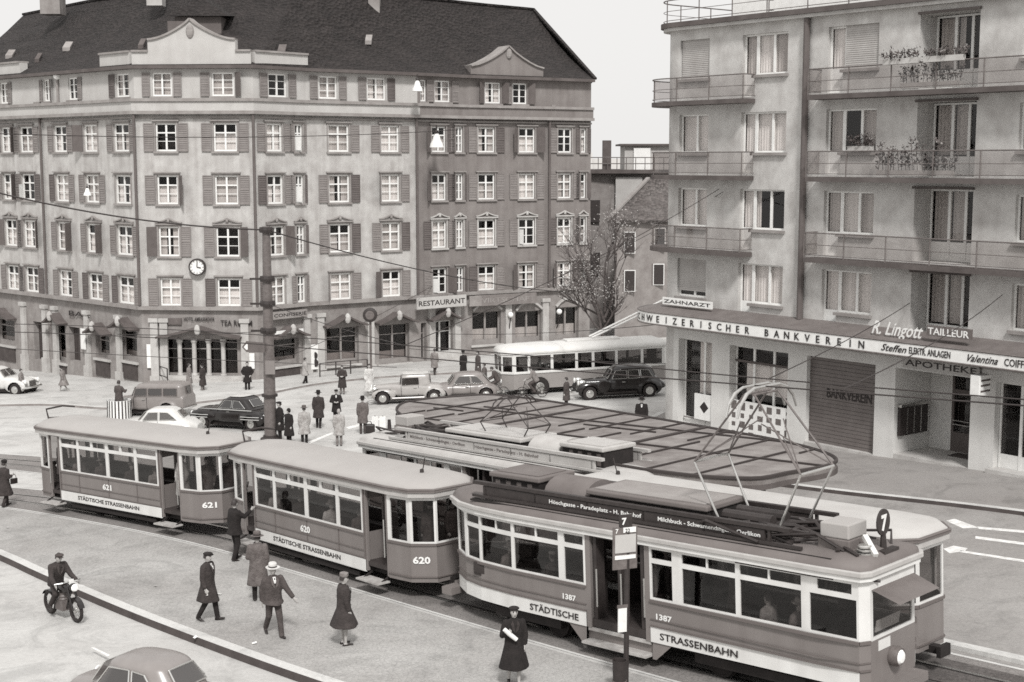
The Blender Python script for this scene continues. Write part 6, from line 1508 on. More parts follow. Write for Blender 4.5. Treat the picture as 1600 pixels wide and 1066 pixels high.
# ---- two-wheelers
def ring(mb, c, r, tr, n=22, ax=(0,1,0)):
    c = Vector(c); ax = Vector(ax); a = ax.orthogonal().normalized(); b = ax.cross(a); mb.tube([c+(a*math.cos(2*math.pi*i/n)+b*math.sin(2*math.pi*i/n))*r for i in range(n+1)], tr, 6)
def twowheeler(name, label, cat, px, py, yaw, motor, lift=0., roll=0.):
    t = thing(name, label, cat); p = gp(px, py, lift); onslope(t, p.x, p.y, dirv(yaw), lift)
    for x in (-.66, .66) if motor else (-.52, .54):
        mb = MB(); ring(mb, (x, 0, .32), .27, .05 if motor else .02); w = mb.build('wheel', 'rubber', t)
        mb = MB(); mb.lathe([(.06, -.05), (.06, .05)], (x, 0, .32), 10, (0,1,0)); 
        for k in range(10): a = k*math.pi/5; mb.tube([(x, 0, .32), (x+.25*math.cos(a), 0, .32+.25*math.sin(a))], .008, 4)
        mb.build('spokes', 'steel', w)
        if motor: mb = MB(); n = 8; mb.loft([[(x+.34*math.cos(.3+a_*.33), yv, .32+.34*math.sin(.3+a_*.33)) for yv in (-.07, .07)] for a_ in range(n)], cap=False, closed=False); mb.build('mudguard', 'black_paint', t)
    mb = MB()
    if motor:
        for q in ([(-.66,0,.32),(-.2,0,.3),(.2,0,.3),(.42,0,.8)], [(-.66,0,.32),(-.3,0,.72),(.42,0,.8)], [(.66,-.09,.32),(.44,-.09,.9)], [(.66,.09,.32),(.44,.09,.9)]): mb.tube(q, .03, 8)
        mb.build('frame', 'black_paint', t)
        mb = MB(); mb.box(-.2, .2, -.12, .12, .24, .5); mb.lathe([(.11, 0), (.13, .04), (.11, .08), (.13, .12), (.11, .16), (.12, .22)], (.03, 0, .48), 12); mb.build('engine', 'iron_grey', t)
        mb = MB(); mb.ell((.12, 0, .82), (.32, .15, .13), 14, 8); mb.build('tank', 'black_paint', t, smooth=1)
        mb = MB(); mb.ell((-.35, 0, .80), (.26, .14, .06), 12, 6); mb.build('seat', 'leather', t, smooth=1)
        mb = MB(); mb.tube([(-.1,.14,.35),(-.9,.16,.32)], .045, 8); mb.build('exhaust', 'chrome', t)
        mb = MB(); mb.tube([(.3,-.36,1.0),(.42,-.2,1.02),(.44,.2,1.02),(.3,.36,1.0)], .018, 6); mb.build('handlebar', 'chrome', t)
        mb = MB(); mb.ell((.58, 0, .9), (.12, .11, .11), 12, 8); h = mb.build('headlight', 'black_paint', t, smooth=1); mb = MB(); mb.lathe([(.10, 0), (.07, .04), (.001, .05)], (.66, 0, .9), 12, (1,0,0)); mb.build('lens', 'lens', h)
        mb = MB(); mb.box(.50, .52, -.06, .3*0+.06, .96, 1.1); mb.build('front_plate', 'white_paint', t)
    else:
        for q in ([(-.52,0,.32),(-.05,0,.28),(.38,0,.75),(-.18,0,.75),(-.52,0,.32)], [(-.05,0,.28),(-.2,0,.88)], [(.54,0,.32),(.36,0,.92)]): mb.tube(q, .018, 6)
        mb.build('frame', 'iron', t)
        mb = MB(); mb.ell((-.2, 0, .9), (.13, .08, .03), 10, 5); mb.build('saddle', 'leather', t); mb = MB(); mb.tube([(.25,-.26,.98),(.36,-.1,.96),(.36,.1,.96),(.25,.26,.98)], .014, 6); mb.build('handlebar', 'chrome', t)
    return t
MC = twowheeler('motorcycle', 'dark motorcycle ridden along the near road beside the kerb', 'motorcycle', 100, 966, -44, True, -.16)
BK1 = twowheeler('bicycle', 'bicycle ridden in front of the trolleybus wheel', 'bicycle', 832, 622, 172, False)
BK2 = twowheeler('bicycle', 'bicycle ridden behind the shelter at the trolleybus nose', 'bicycle', 772, 622, 178, False)
# ---- striped traffic island tub, marker boards, railing, crossing signal
p = gp(187, 653); t = thing('police_tub', 'striped round tub in which the traffic policeman stands', 'traffic tub', p)
mb = MB(); mb.lathe([(.62, 0), (.6, .95), (.56, .95), (.54, .05)], (0,0,0), 24); mb.build('tub', 'white_paint', t)
mb = MB(); n = 44
for i in range(0, n, 2):
    a, b = 2*math.pi*(i+.15)/n, 2*math.pi*(i+.95)/n; mb.quad((.632*math.cos(a), .632*math.sin(a), .01), (.632*math.cos(b), .632*math.sin(b), .01), (.612*math.cos(b), .612*math.sin(b), .95), (.612*math.cos(a), .612*math.sin(a), .95))
mb.build('stripes', 'iron', t)
for i, px in enumerate((586, 598)):
    p = gp(px, 672); t = thing('marker_board', 'upright white marker board by the man with the bag, %s one' % ('left' if i == 0 else 'right'), 'marker', p, group='white marker boards')
    mb = MB(); mb.box(-.14, .14, -.03, .03, .02, .64); mb.build('board', 'white_paint', t); mb = MB(); mb.tube([(0,.05,-.02), (0,.05,.66)], .03, 6); mb.build('post', 'iron', t)
p = gp(580, 606); t = thing('signal_post', 'tall slim post with a round dark signal head near the pale cabriolet', 'traffic signal', p); hz = at(580, 496, p.y).z-p.z
mb = MB(); mb.tube([(0,0,-.1), (0,0,hz)], .07, 8); mb.build('post', 'iron_grey', t); mb = MB(); mb.lathe([(.3,-.13),(.42,-.1),(.42,.1),(.3,.13)], (0,-.12,hz+.15), 16, (0,1,0)); mb.build('head', 'iron', t); mb = MB(); mb.lathe([(.26,0),(.001,.01)], (0,-.26,hz+.15), 14, (0,-1,0)); mb.build('lens', 'iron_grey', t)
def rail(pts, label, h=.95):
    P = [gp(*q) for q in pts]; t = thing('pedestrian_railing', label, 'railing', P[0]); mb = MB()
    for k in (h, h*.5): mb.tube([q-P[0]+Vector((0,0,k)) for q in P], .03, 6)
    mb.build('rails', 'iron', t)
    for q in P: mb = MB(); mb.tube([q-P[0]-Vector((0,0,.1)), q-P[0]+Vector((0,0,h))], .04, 6); mb.build('post', 'iron', t)
rail([(500,592),(525,589),(548,587),(574,585)], 'low iron railing on the pavement in front of the double shop door')
rail([(245,598),(262,604)], 'short iron railing at the left end of the entrance steps', 1.1)
# ================================================================== people
from mathutils import Quaternion
def person(label, loc, yaw, h=1.74, coat='char', hem=.5, flare=.03, legs='dark', shoes='leather', hat=None, hatm='cloth_dark', hair='hair_dark', stride=.0, swing=None,
           arms=None, lean=0., pose='stand', vox=.03, shirt=False, group=None, feet=True, bare=False, turn=0., lump=False):
    k = h/1.75; t = thing('person', label, 'person', loc, math.radians(yaw), group)
    S = lambda *p: Vector(p)
    prim = []                                           # (material slot, p, q, rp, rq)
    SK, LG, SH_, TO = 0, 1, 2, 3
    mb = MB()
    def cap(sl, p, q, rp, rq, n=10):
        p, q = Vector(p), Vector(q); prim.append((sl, p, q, (rp+rq)/2)); mb.tube([p, q], [rp, rq], n); mb.ell(p, rp, n, 7); mb.ell(q, rq, n, 7)
    hz = .93; ft = {}
    if pose in ('sit', 'ride'): hz = .52 if pose == 'sit' else .92
    elif stride: hz = .85*math.cos(stride)+.085
    pel = S(0, 0, hz); q = Quaternion((0,1,0), lean)
    up = lambda v: pel+q@(Vector(v)-S(0,0,.93))         # upper body, given in standing coordinates
    for s in (1, -1):
        hip = S(0, .09*s, hz-.02)
        if pose == 'sit': kn = S(.42, .1*s, hz); an = S(.42, .1*s, .09)
        elif pose == 'ride': kn = S(.36, .2*s, .72); an = S(.06, .22*s, .34)
        elif pose == 'cycle': kn = S(.25 if s > 0 else .12, .1*s, .62 if s > 0 else .45); an = S(.05, .1*s, .35 if s > 0 else .12)
        else:
            a = stride*s; an = hip+S(math.sin(a)*.85, 0, -math.cos(a)*.84); kn = hip.lerp(an, .5)+S(.035 if stride else .01, 0, 0)
            if stride and s < 0: kn += S(.05, 0, 0); an += S(-.02, 0, .05)
        cap(LG, hip, kn, .098, .078 if not bare else .062); cap(LG if not bare else SK, kn, an, .074 if not bare else .056, .062 if not bare else .036)
        pit = -.5 if (stride and s < 0) else (.25 if stride else 0)
        d = Vector((math.cos(pit), .12*s, math.sin(pit))); heel = an+S(-.04, 0, -.045); cap(SH_, heel, an+S(0,0,-.045)+d*.17, .045, .033)
    mb.loft([[(lambda v: (v.x, v.y, v.z))(up((x*math.cos(2*math.pi*i/16)+ox, y*math.sin(2*math.pi*i/16), z))) for i in range(16)] for x, y, z, ox in ((.09,.14,.84,0),(.115,.165,.93,0),(.11,.15,1.05,0),(.12,.17,1.2,.01),(.125,.185,1.34,.01),(.10,.18,1.42,0),(.06,.10,1.47,0))])
    prim.append((TO, up((0,0,.9)), up((0,0,1.4)), .14))
    cap(SK, up((0,0,1.44)), up((.015,0,1.56)), .055, .052)
    hc = up((.02, 0, 1.645)); tq = Quaternion((0,0,1), math.radians(turn)); H = lambda v: hc+q@(tq@Vector(v))
    mb.ell(hc, (.093, .076, .115), 16, 11); prim.append((SK, hc, hc+S(0,0,.01), .09)); mb.ell(H((.035,0,-.07)), (.055,.05,.05), 10, 7)
    cap(SK, H((.085,0,.005)), H((.108,0,-.025)), .012, .016, 6)
    for s in (1, -1): mb.ell(H((-.005, s*.078, -.005)), (.02,.012,.03), 8, 5)
    cm = MB(); A = {}
    for s, key in ((1, 'L'), (-1, 'R')):
        sh = up((0, .185*s, 1.41))
        if arms and key in arms: e, w = [up(Vector((0, .185*s, 1.41))+Vector((v[0], v[1]*s, v[2]))) for v in arms[key]]
        else:
            a = (-s*stride*1.1 if swing is None else swing*s*-1)
            e = sh+S(math.sin(a)*.28-.02, .05*s, -math.cos(a)*.28); w = e+S(math.sin(a+.25)*.25, -.01*s, -math.cos(a+.25)*.25)
        A[key] = (sh, e, w); cap(TO, sh, e, .052, .043); cap(TO, e, w, .041, .03)
        dr = (w-e).normalized(); nrm = dr.cross(S(0,0,1)); nrm = S(0,1,0) if nrm.length < .2 else nrm.normalized(); sd = dr.cross(nrm).normalized()
        pc = w+dr*.055; mb.obox(pc, dr*.05, sd*.04, nrm*.016); prim.append((SK, w+dr*.02, w+dr*.18, .045))
        for i, (o, ln) in enumerate(((-.03,.072), (-.010,.082), (.011,.077), (.031,.06))):
            b = pc+dr*.045+sd*o; c1 = b+dr*ln*.55+nrm*.006*-s; c2 = c1+dr*ln*.4+nrm*.022*-s; mb.tube([b-dr*.03, b, c1, c2], [.011, .0105, .0095, .008], 6)
        th = pc+sd*-.036-dr*.02; mb.tube([th, th-sd*.03+dr*.03, th-sd*.035+dr*.065], [.013, .012, .009], 6)
    me = voxel(mb, vox if vox < .03 else vox*.8, 2, .4)
    # materials by nearest limb
    mats_ = ['skin', 'cloth_'+legs, shoes, 'cloth_'+coat]
    import array
    idx = []
    for p in me.polygons:
        c = p.center; best = (9, 0)
        for sl, a, b, r in prim:
            ab = b-a; u = max(0, min(1, (c-a).dot(ab)/max(1e-9, ab.length_squared))); dd = (c-a-ab*u).length-r
            if dd < best[0]: best = (dd, sl)
        idx.append(best[1])
    b_ = obj('body', me, mats_, t); me.polygons.foreach_set('material_index', idx); b_.scale = (k, k, k)
    # coat
    cb = MB(); n = 20
    def rg(x, y, z, ox=0.): return [up((x*math.cos(2*math.pi*i/n)+ox, y*math.sin(2*math.pi*i/n), z)) for i in range(n)]
    rings = [rg(.065,.075,1.505), rg(.095,.14,1.47), rg(.13,.21,1.435), rg(.155,.232,1.36), rg(.165,.225,1.24,.01), rg(.158,.205,1.08), rg(.172,.215,.93)]
    if pose in ('stand', 'cycle') and hem < .9:
        for i in range(1, 5):
            u = i/4; z = .93+(hem-.93)*u+(hz-.93)*u*.0; ex = abs(math.sin(stride))*.3*u; 
            rr = [ (lambda v: v)(Vector(((.172+flare*u+ex+.022*math.cos(5*j*2*math.pi/n)*u)*math.cos(2*math.pi*j/n), (.215+flare*u+.02*math.sin(4*j*2*math.pi/n+1)*u)*math.sin(2*math.pi*j/n), z+(hz-.93)*(1-u)))) for j in range(n)]
            rings.append(rr)
    elif pose in ('sit', 'ride'): rings.append(rg(.165,.21,.84))
    cb.loft(rings[::-1])
    for key in 'LR':
        sh, e, w = A[key]; w2 = e.lerp(w, .93)
        for p, q2, r0, r1 in ((sh, e, .083, .070), (e, w2, .070, .058)): cb.tube([p, q2], [r0, r1], 10); cb.ell(p, r0, 10, 7); (cb.ell(q2, r1, 10, 7) if q2 is e else None)
    cm_ = voxel(cb, vox if vox < .03 else vox*.8, 3, .5); c_ = obj('coat', cm_, 'cloth_'+coat, t); c_.scale = (k, k, k)
    if vox < .03:                                       # lapels, collar, buttons
        mb2 = MB()
        for s in (1, -1): mb2.quad(up((.181,.004*s,1.22)), up((.178,.07*s,1.30)), up((.155,.1*s,1.42)), up((.105,.05*s,1.488)), up((.165,.03*s,1.40)))
        for z in (1.1, .98): mb2.ell(up((.178,-.02,z)), .012, 6, 4)
        x = mb2.build('lapels', 'cloth_'+{'char':'dark','dark':'mid','black':'char','mid':'grey','grey':'mid'}.get(coat, 'grey'), t); x.scale = (k, k, k)
        mb2 = MB()
        for s in (1, -1): mb2.ell(H((.082, .031*s, .018)), (.012,.014,.008), 8, 5)
        mb2.ell(H((.082, 0, -.066)), (.012,.022,.006), 8, 4)
        for s in (1, -1): mb2.ell(H((.083, .031*s, .036)), (.012,.02,.005), 6, 4)
        x = mb2.build('facial_features', 'hair_dark', t); x.scale = (k, k, k)
    if shirt:
        mb2 = MB(); mb2.quad(up((.178,0,1.30)), up((.160,.03,1.40)), up((.10,.035,1.485)), up((.10,-.035,1.485)), up((.160,-.03,1.40))); x = mb2.build('shirt', 'cloth_white', t); x.scale = (k, k, k)
        mb2 = MB(); mb2.quad(up((.182,-.012,1.31)), up((.182,.012,1.31)), up((.13,.012,1.465)), up((.13,-.012,1.465))); x = mb2.build('tie', 'cloth_black', t); x.scale = (k, k, k)
    if hair:
        mb2 = MB(); n2 = 16
        for_r = []
        for i in range(9):
            a = math.pi*.5*i/8; for_r.append([H((-.012+.101*math.sin(a)*math.cos(2*math.pi*j/n2), .086*math.sin(a)*math.sin(2*math.pi*j/n2), .015+.112*math.cos(a)+(-.05 if math.cos(2*math.pi*j/n2) < .3 else .03)*(i/8)**3)) for j in range(n2)])
        mb2.loft(for_r); x = mb2.build('hair', hair, t, smooth=60); x.scale = (k, k, k)
    if hat:
        mb2 = MB(); tilt = q@(tq@S(.06,0,1)); c0 = H((-.005,0,.055))
        if hat == 'fedora': mb2.lathe([(.088,-.01),(.165,-.012),(.168,-.002),(.1,.008),(.1,.05),(.094,.1),(.07,.118),(.03,.108),(.001,.105)], c0, 20, tilt)
        elif hat == 'cap': mb2.ell(H((.012,0,.075)), (.125,.108,.045), 16, 8); mb2.ell(H((.105,0,.055)), (.06,.07,.012), 12, 5)
        elif hat == 'beret': mb2.ell(H((-.02,0,.088)), (.12,.12,.04), 16, 8); mb2.ell(H((-.02,0,.07)), (.1,.09,.03), 14, 6)
        elif hat == 'toque': mb2.lathe([(.098,0),(.112,.03),(.105,.09),(.05,.11),(.001,.105)], c0, 16, tilt)
        elif hat == 'scarf': mb2.ell(H((-.02,0,.02)), (.112,.096,.125), 16, 9)
        elif hat == 'police': mb2.lathe([(.1,0),(.1,.06),(.13,.08),(.125,.11),(.001,.12)], c0, 18, tilt); mb2.ell(H((.1,0,.05)), (.06,.075,.01), 10, 4)
        hn = {'cap':'cap','scarf':'headscarf','beret':'beret'}.get(hat, 'hat'); x = mb2.build(hn, hatm, t, smooth=50); x.scale = (k, k, k)
        if hat == 'fedora' and vox < .03: mb2 = MB(); mb2.lathe([(.1025,.008),(.1025,.035),(.1,.036)], c0, 20, tilt); y = mb2.build('hat_band', 'ink', x)
    return t, {a: A[a][2]*k for a in A}, k
def pp(label, px, py, yaw, lift=.0, **k): return person(label, gp(px, py, lift), yaw, **k)
N_V = .02
pp('man in a dark cap and knee length dark coat walking across the paved platform', 326, 970, -18, coat='char', hem=.52, flare=.05, legs='black', hat='cap', hatm='cloth_black', stride=.24, swing=.05, h=1.76, vox=N_V, shirt=True)
pp('man in a grey suit and pale hat striding towards the viewer', 428, 993, -62, coat='dark', hem=.80, flare=.03, legs='dark', hat='fedora', hatm='cloth_pale', stride=.36, h=1.78, vox=N_V, shirt=True, arms={'L': ((.1,.12,-.26),(.28,.22,-.44)), 'R': ((-.08,.06,-.28),(-.1,.05,-.54))})
pp('man seen from behind in a long grey overcoat and hat beside the tram', 404, 938, 102, coat='mid', hem=.42, flare=.06, legs='black', hat='fedora', hatm='cloth_mid', h=1.78, vox=N_V, arms={'L': ((.04,.06,-.28),(.22,-.02,-.34))})
pp('dark clad man reaching up to the door rail of the middle trailer', 368, 876, 42, coat='black', hem=.78, legs='black', h=1.80, vox=N_V, stride=.10, arms={'R': ((.18,.05,-.12),(.42,.02,.02)), 'L': ((-.02,.06,-.28),(.02,.06,-.54))})
pp('woman in a flared dark coat standing alone on the platform', 538, 1008, 28, coat='char', hem=.50, flare=.17, legs='grey', bare=True, hat='toque', hatm='cloth_grey', hair='hair_dark', h=1.68, vox=N_V, turn=-25)
W6, hands, kk = pp('woman in a long black coat and beret walking towards the viewer at the lower edge', 803, 1069, -78, coat='black', hem=.40, flare=.12, legs='grey', bare=True, hat='beret', hatm='cloth_black', h=1.66, stride=.12, vox=N_V, arms={'R': ((.02,.08,-.27),(.20,-.02,-.16)), 'L': ((.0,.07,-.28),(.05,.05,-.52))})
np_ = thing('newspaper', 'folded pale newspaper held under the arm of the woman in the beret', 'newspaper', gp(803, 1069)); np_.rotation_euler = (0,0,math.radians(-78))
mb = MB(); w = hands['R']; mb.tube([w+Vector((.06,-.10,.10)), w+Vector((.06,.0,.0)), w+Vector((.05,.16,-.14))], [.045,.05,.045], 10); mb.build('roll', 'paper', np_)
W7, hands, kk = pp('dark clad woman with a handbag cut by the left edge', 9, 792, 50, coat='char', hem=.46, flare=.1, legs='char', hat='toque', hatm='cloth_black', h=1.66, vox=.024, stride=.15, arms={'R': ((.03,.06,-.26),(.2,.02,-.2))})
hb = thing('handbag', 'dark handbag carried by the woman at the left edge', 'handbag', gp(9, 792)); hb.rotation_euler = (0,0,math.radians(50)); w = hands['R']
mb = MB(); mb.obox(w+Vector((.06,0,-.22)), (.13,0,0), (0,.04,0), (0,0,.1)); mb.build('bag', 'leather', hb, bevel=.02); mb = MB(); mb.tube([w+Vector((-.02,0,-.12)), w+Vector((.02,0,.0)), w+Vector((.12,0,.0)), w+Vector((.15,0,-.12))], .01, 6); mb.build('handle', 'leather', hb)
# the middle distance
MID = [
 ('black coated man standing just right of the mast foot', 438, 690, 200, dict(coat='black', hem=.5, legs='black', hat='cap', hatm='cloth_black', h=1.8)),
 ('short woman in a black coat between mast and pale coated person', 452, 694, 230, dict(coat='black', hem=.42, flare=.08, legs='black', hat='scarf', hatm='cloth_black', h=1.58)),
 ('person in a pale coat and dark hat with back turned beside the mast', 476, 695, 110, dict(coat='light', hem=.5, flare=.07, legs='black', hat='fedora', hatm='cloth_mid', h=1.7)),
 ('man in a belted dark overcoat walking away right of the mast group', 498, 669, 85, dict(coat='char', hem=.5, flare=.05, legs='black', hat='fedora', hatm='cloth_black', h=1.76, stride=.12)),
 ('dark coated man with white scarf facing the mast group', 526, 662, -85, dict(coat='black', hem=.6, legs='black', hat='cap', hatm='cloth_black', h=1.66, shirt=True, arms={'L':((.04,.1,-.26),(.2,-.08,-.28)),'R':((.04,.1,-.26),(.2,-.08,-.28))})),
 ('person in a pale grey coat with back turned before the dark man with scarf', 530, 697, 95, dict(coat='light', hem=.52, flare=.04, legs='grey', hair='hair_grey', h=1.62)),
 ('woman in a long dark coat with clasped hands on the roadway', 535, 616, -90, dict(coat='char', hem=.4, flare=.05, legs='grey', h=1.62, arms={'L':((.04,.08,-.26),(.2,-.1,-.3)),'R':((.04,.08,-.26),(.2,-.1,-.3))})),
 ('pale coated person with dark legs near the tall poster', 477, 602, 20, dict(coat='light', hem=.62, legs='black', h=1.66, stride=.14)),
 ('stout man in black standing before the entrance steps', 387, 612, -90, dict(coat='black', hem=.55, flare=.04, legs='black', h=1.74, arms={'L':((-.06,.14,-.24),(.06,.02,-.44)),'R':((-.06,.14,-.24),(.06,.02,-.44))})),
 ('woman in a dark coat at the left end of the entrance steps', 317, 613, 160, dict(coat='char', hem=.42, flare=.05, legs='grey', hat='beret', hatm='cloth_black', h=1.66)),
 ('woman in a pale grey coat next to the dark coated woman at the steps', 296, 609, 20, dict(coat='grey', hem=.42, flare=.05, legs='grey', h=1.58)),
 ('woman in a grey coat hurrying across the square at the left', 100, 614, 172, dict(coat='grey', hem=.5, flare=.1, legs='grey', bare=True, hat='toque', hatm='cloth_black', h=1.62, stride=.28, lean=.15)),
 ('person in a white coat walking along the dark shop doors', 90, 584, 90, dict(coat='white', hem=.55, flare=.05, legs='char', h=1.7, stride=.12)),
 ('person in grey crossing in front of the white car', 34, 618, 0, dict(coat='grey', hem=.5, flare=.05, legs='grey', h=1.6, stride=.2)),
 ('man in grey carrying a dark bag beside the white marker boards', 567, 678, 100, dict(coat='mid', hem=.52, legs='dark', hat='fedora', hatm='cloth_black', h=1.7)),
 ('person in a long white coat at the front of the pale cabriolet', 577, 618, -70, dict(coat='pale', hem=.25, flare=.1, legs='pale', h=1.76, hatm='cloth_pale')),
 ('person in grey climbing the restaurant steps', 679, 586, 60, dict(coat='grey', hem=.5, legs='char', h=1.64, stride=.15)),
 ('person in black standing below the restaurant steps', 724, 592, 130, dict(coat='black', hem=.4, flare=.05, legs='black', hat='toque', hatm='cloth_black', h=1.68)),
 ('man in dark brown grey standing behind the trolleybus nose', 747, 594, 200, dict(coat='dark', hem=.5, legs='char', h=1.72)),
 ('dark figure crossing between limousine and shelter', 885, 640, 160, dict(coat='dark', hem=.5, legs='char', h=1.62)),
 ('man in a black overcoat with pale collar right of the shelter', 1002, 683, -95, dict(coat='black', hem=.5, flare=.05, legs='black', hat='fedora', hatm='cloth_black', h=1.72, shirt=True)),
 ('person passing the first bank window beside the pillar', 1090, 668, 190, dict(coat='dark', hem=.5, flare=.05, legs='char', h=1.68, stride=.2)),
 ('second cyclist standing at the curb by the trolleybus nose', 757, 612, 180, dict(coat='mid', hem=.6, legs='dark', h=1.6)),
]
MID[-1] = ('pedestrian in grey between the small grey car and the trolleybus nose', 757, 612, 180, MID[-1][4])
for lb, px, py, yaw, kw in MID: pp(lb, px, py, yaw, lift=.0, vox=.032, **kw)
pc = gp(187, 653); person('traffic policeman standing in the striped tub with his back turned', pc+Vector((0,0,.12)), 60, h=1.82, coat='dark', hem=.7, legs='char', hat=None, hair='hair_dark', vox=.03, arms={'R': ((.1,.12,-.2),(.32,.0,-.16)), 'L': ((.05,.1,-.24),(.25,-.05,-.2))})
bag = gp(577, 677); t = thing('travel_bag', 'dark travel bag standing between the man in grey and the marker boards', 'bag', bag)
mb = MB(); mb.prism([(-.26,-.12),(.26,-.12),(.26,.12),(-.26,.12)], 0, .42); mb.build('body', 'leather', t, bevel=.06); mb = MB(); mb.tube([(-.12,0,.42),(-.08,0,.54),(.08,0,.54),(.12,0,.42)], .02, 6); mb.build('handle', 'leather', t)
# riders
def onroot(root, label, off, yaw, **k):
    bpy.context.view_layer.update(); return person(label, root.matrix_world@Vector(off), yaw, **k)
onroot(MC, 'motorcyclist in a dark jacket and helmet leaning forward on the motorcycle', (-.36, 0, -.02), -44, pose='ride', lean=.28, coat='char', legs='char', hat='cap', hatm='cloth_dark', h=1.76, vox=.024, arms={'L': ((.22,.08,-.2),(.50,.12,-.26)), 'R': ((.22,.08,-.2),(.50,.12,-.26))})
for bk, lb, yaw, cl in ((BK1, 'cyclist in grey leaning on the handlebar before the trolleybus wheel', 172, 'grey'), (BK2, 'blurred dark cyclist at the trolleybus nose', 178, 'dark')):
    onroot(bk, lb, (-.2, 0, .06), yaw, pose='ride', lean=.45, coat=cl, legs='dark', h=1.7, vox=.032, arms={'L': ((.2,.06,-.2),(.46,.08,-.2)), 'R': ((.2,.06,-.2),(.46,.08,-.2))})
# on and inside the trams
def intram(root, label, x, y, yaw, z=.76, rel=True, **k):
    bpy.context.view_layer.update(); base = math.degrees(root.matrix_world.to_euler().z)
    return person(label, root.matrix_world@Vector((x, y, z)), base+yaw, vox=.03, **k)
intram(TA, 'man in a light grey raincoat standing in the front doorway of trailer 621', 3.42, -.62, -90, coat='light', hem=.45, flare=.06, legs='grey', h=1.76, hair='hair_dark', arms={'R': ((.02,.08,-.28),(.16,-.05,-.42)), 'L': ((.0,.06,-.28),(.06,.02,-.5))})
intram(TA, 'dark uniformed man standing in the rear doorway of trailer 621', -3.15, -.80, -90, coat='char', hem=.55, legs='black', hat='police', hatm='cloth_black', h=1.74)
intram(TA, 'passenger on the front platform of trailer 621 behind the glass', 4.3, -.35, -30, coat='grey', hem=.5, legs='dark', h=1.7)
intram(TA, 'man with folded arms behind the front window of trailer 621', 4.7, .25, -40, coat='mid', hem=.5, legs='dark', h=1.72)
intram(TB, 'conductor standing on the front platform of trailer 620', 4.55, -.2, 180, coat='mid', hem=.6, legs='dark', h=1.74, shirt=True)
intram(TB, 'passenger behind the last front pane of trailer 620', 4.75, .35, 20, coat='dark', hem=.6, legs='dark', h=1.68)
intram(TB, 'passenger climbing the rear platform of trailer 620', -3.15, -.55, 90, coat='black', hem=.5, legs='black', h=1.7)
intram(TC, 'man standing inside the central entrance of the leading motor tram', .4, -.35, 180, z=.82, coat='dark', hem=.5, legs='black', h=1.74)
intram(TC, 'tall passenger with pale collar standing behind the wide window of the motor tram', 2.4, -.1, 10, z=.82, coat='mid', hem=.5, legs='dark', h=1.78, shirt=True)
intram(TC, 'tram driver seated behind the front window of the motor tram', 4.9, .1, 0, z=.9, pose='sit', coat='char', legs='black', hat='police', hatm='cloth_black', h=1.74, arms={'L': ((.1,.06,-.24),(.32,-.02,-.22)), 'R': ((.1,.06,-.24),(.32,-.02,-.22))})
SE_ = [(TA,-2.2,'grey',1,None,'first window of trailer 621'),(TA,-.9,'mid',-1,'fedora','second window of trailer 621'),(TA,.8,'dark',1,'beret','third window of trailer 621'),(TA,2.1,'light',-1,None,'last window of trailer 621'),
 (TB,-2.2,'light',1,'beret','first window of trailer 620'),(TB,-.9,'char',-1,None,'second window of trailer 620'),(TB,.7,'pale',1,'fedora','third window of trailer 620'),(TB,2.1,'mid',-1,None,'last window of trailer 620'),
 (TC,-3.7,'grey',1,'fedora','curved rear window of the motor tram'),(TC,-2.3,'char',-1,'beret','rear wide window of the motor tram'),(TC,3.6,'light',-1,None,'front wide window of the motor tram'),(TC,4.3,'grey',1,'fedora','motor tram window next to the driver')]
cn = {'grey':'grey','mid':'dull grey','dark':'dark','light':'pale grey','pale':'whitish','char':'charcoal'}
for root, x, cl, dr, ht, o in SE_:
    intram(root, '%s clad passenger seated behind the %s' % (cn[cl], o), x, -.72, 0 if dr > 0 else 180, z=.72, pose='sit', coat=cl, legs='dark', h=1.7, hat=ht, hatm=R.choice(('cloth_light','cloth_dark')))
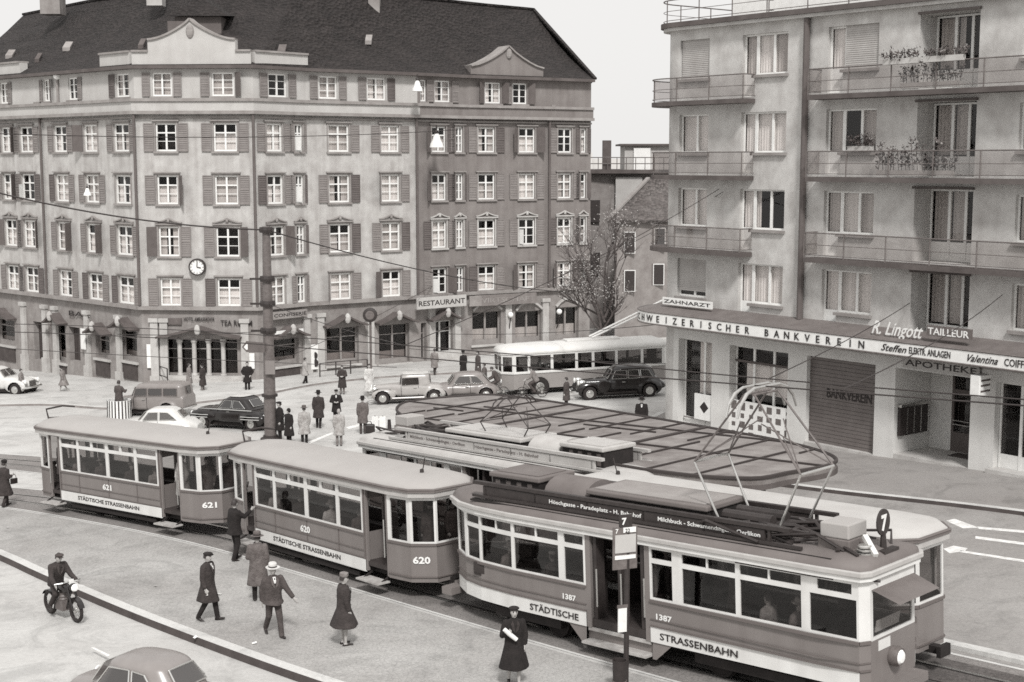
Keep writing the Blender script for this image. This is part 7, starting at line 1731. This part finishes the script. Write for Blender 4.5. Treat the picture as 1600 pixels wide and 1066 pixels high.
# ================================================================== light, sky and camera
sc = bpy.context.scene
w = bpy.data.worlds.new('World'); sc.world = w; w.use_nodes = True
N = w.node_tree.nodes; L = w.node_tree.links; bg = N['Background']
SE, SA = math.radians(46), math.radians(172)          # soft sun behind the camera, from the right
sky = N.new('ShaderNodeTexSky'); sky.sky_type = 'NISHITA'; sky.sun_disc = False; sky.sun_elevation = SE; sky.sun_rotation = SA; sky.air_density = 1.; sky.dust_density = 4.
bw = N.new('ShaderNodeRGBToBW'); L.new(sky.outputs['Color'], bw.inputs['Color'])
tc = N.new('ShaderNodeTexCoord'); sx = N.new('ShaderNodeSeparateXYZ'); L.new(tc.outputs['Generated'], sx.inputs[0])
cl = N.new('ShaderNodeMapRange'); cl.inputs['From Min'].default_value = .12; cl.inputs['From Max'].default_value = 1.; cl.inputs['To Min'].default_value = 1.; cl.inputs['To Max'].default_value = 1.35
L.new(sx.outputs['Z'], cl.inputs['Value'])             # a closed overcast is brightest overhead
ov = N.new('ShaderNodeMix'); ov.data_type = 'RGBA'; ov.blend_type = 'MULTIPLY'; ov.inputs['Factor'].default_value = 1.; ov.inputs['A'].default_value = (8.4, 8.3, 8.15, 1); L.new(cl.outputs['Result'], ov.inputs['B'])
mx = N.new('ShaderNodeMix'); mx.data_type = 'RGBA'; mx.inputs['Factor'].default_value = .9
L.new(bw.outputs['Val'], mx.inputs['A']); L.new(ov.outputs['Result'], mx.inputs['B'])
L.new(mx.outputs['Result'], bg.inputs['Color']); bg.inputs['Strength'].default_value = .112
sl = bpy.data.lights.new('Sun', 'SUN'); sl.energy = 3.3; sl.angle = math.radians(8); sl.color = (1, .985, .965)
so = bpy.data.objects.new('Sun', sl); C.objects.link(so)
sd = Vector((math.sin(SA)*math.cos(SE), math.cos(SA)*math.cos(SE), math.sin(SE)))
so.rotation_euler = (-sd).to_track_quat('-Z', 'Y').to_euler()
cd = bpy.data.cameras.new('Camera'); cd.sensor_width = 36; cd.lens = F/1600*36; cd.clip_start = .5; cd.clip_end = 3000
co = bpy.data.objects.new('Camera', cd); C.objects.link(co); co.location = (0, 0, HC); co.rotation_euler = (math.pi/2-PT, 0, 0)
sc.camera = co
sc.view_settings.view_transform = 'Standard'; sc.view_settings.look = 'None'; sc.view_settings.exposure = 0; sc.view_settings.gamma = 1
sc.cycles.max_bounces = 6; sc.cycles.transparent_max_bounces = 16; sc.cycles.use_denoising = False; sc.cycles.filter_width = 1.6
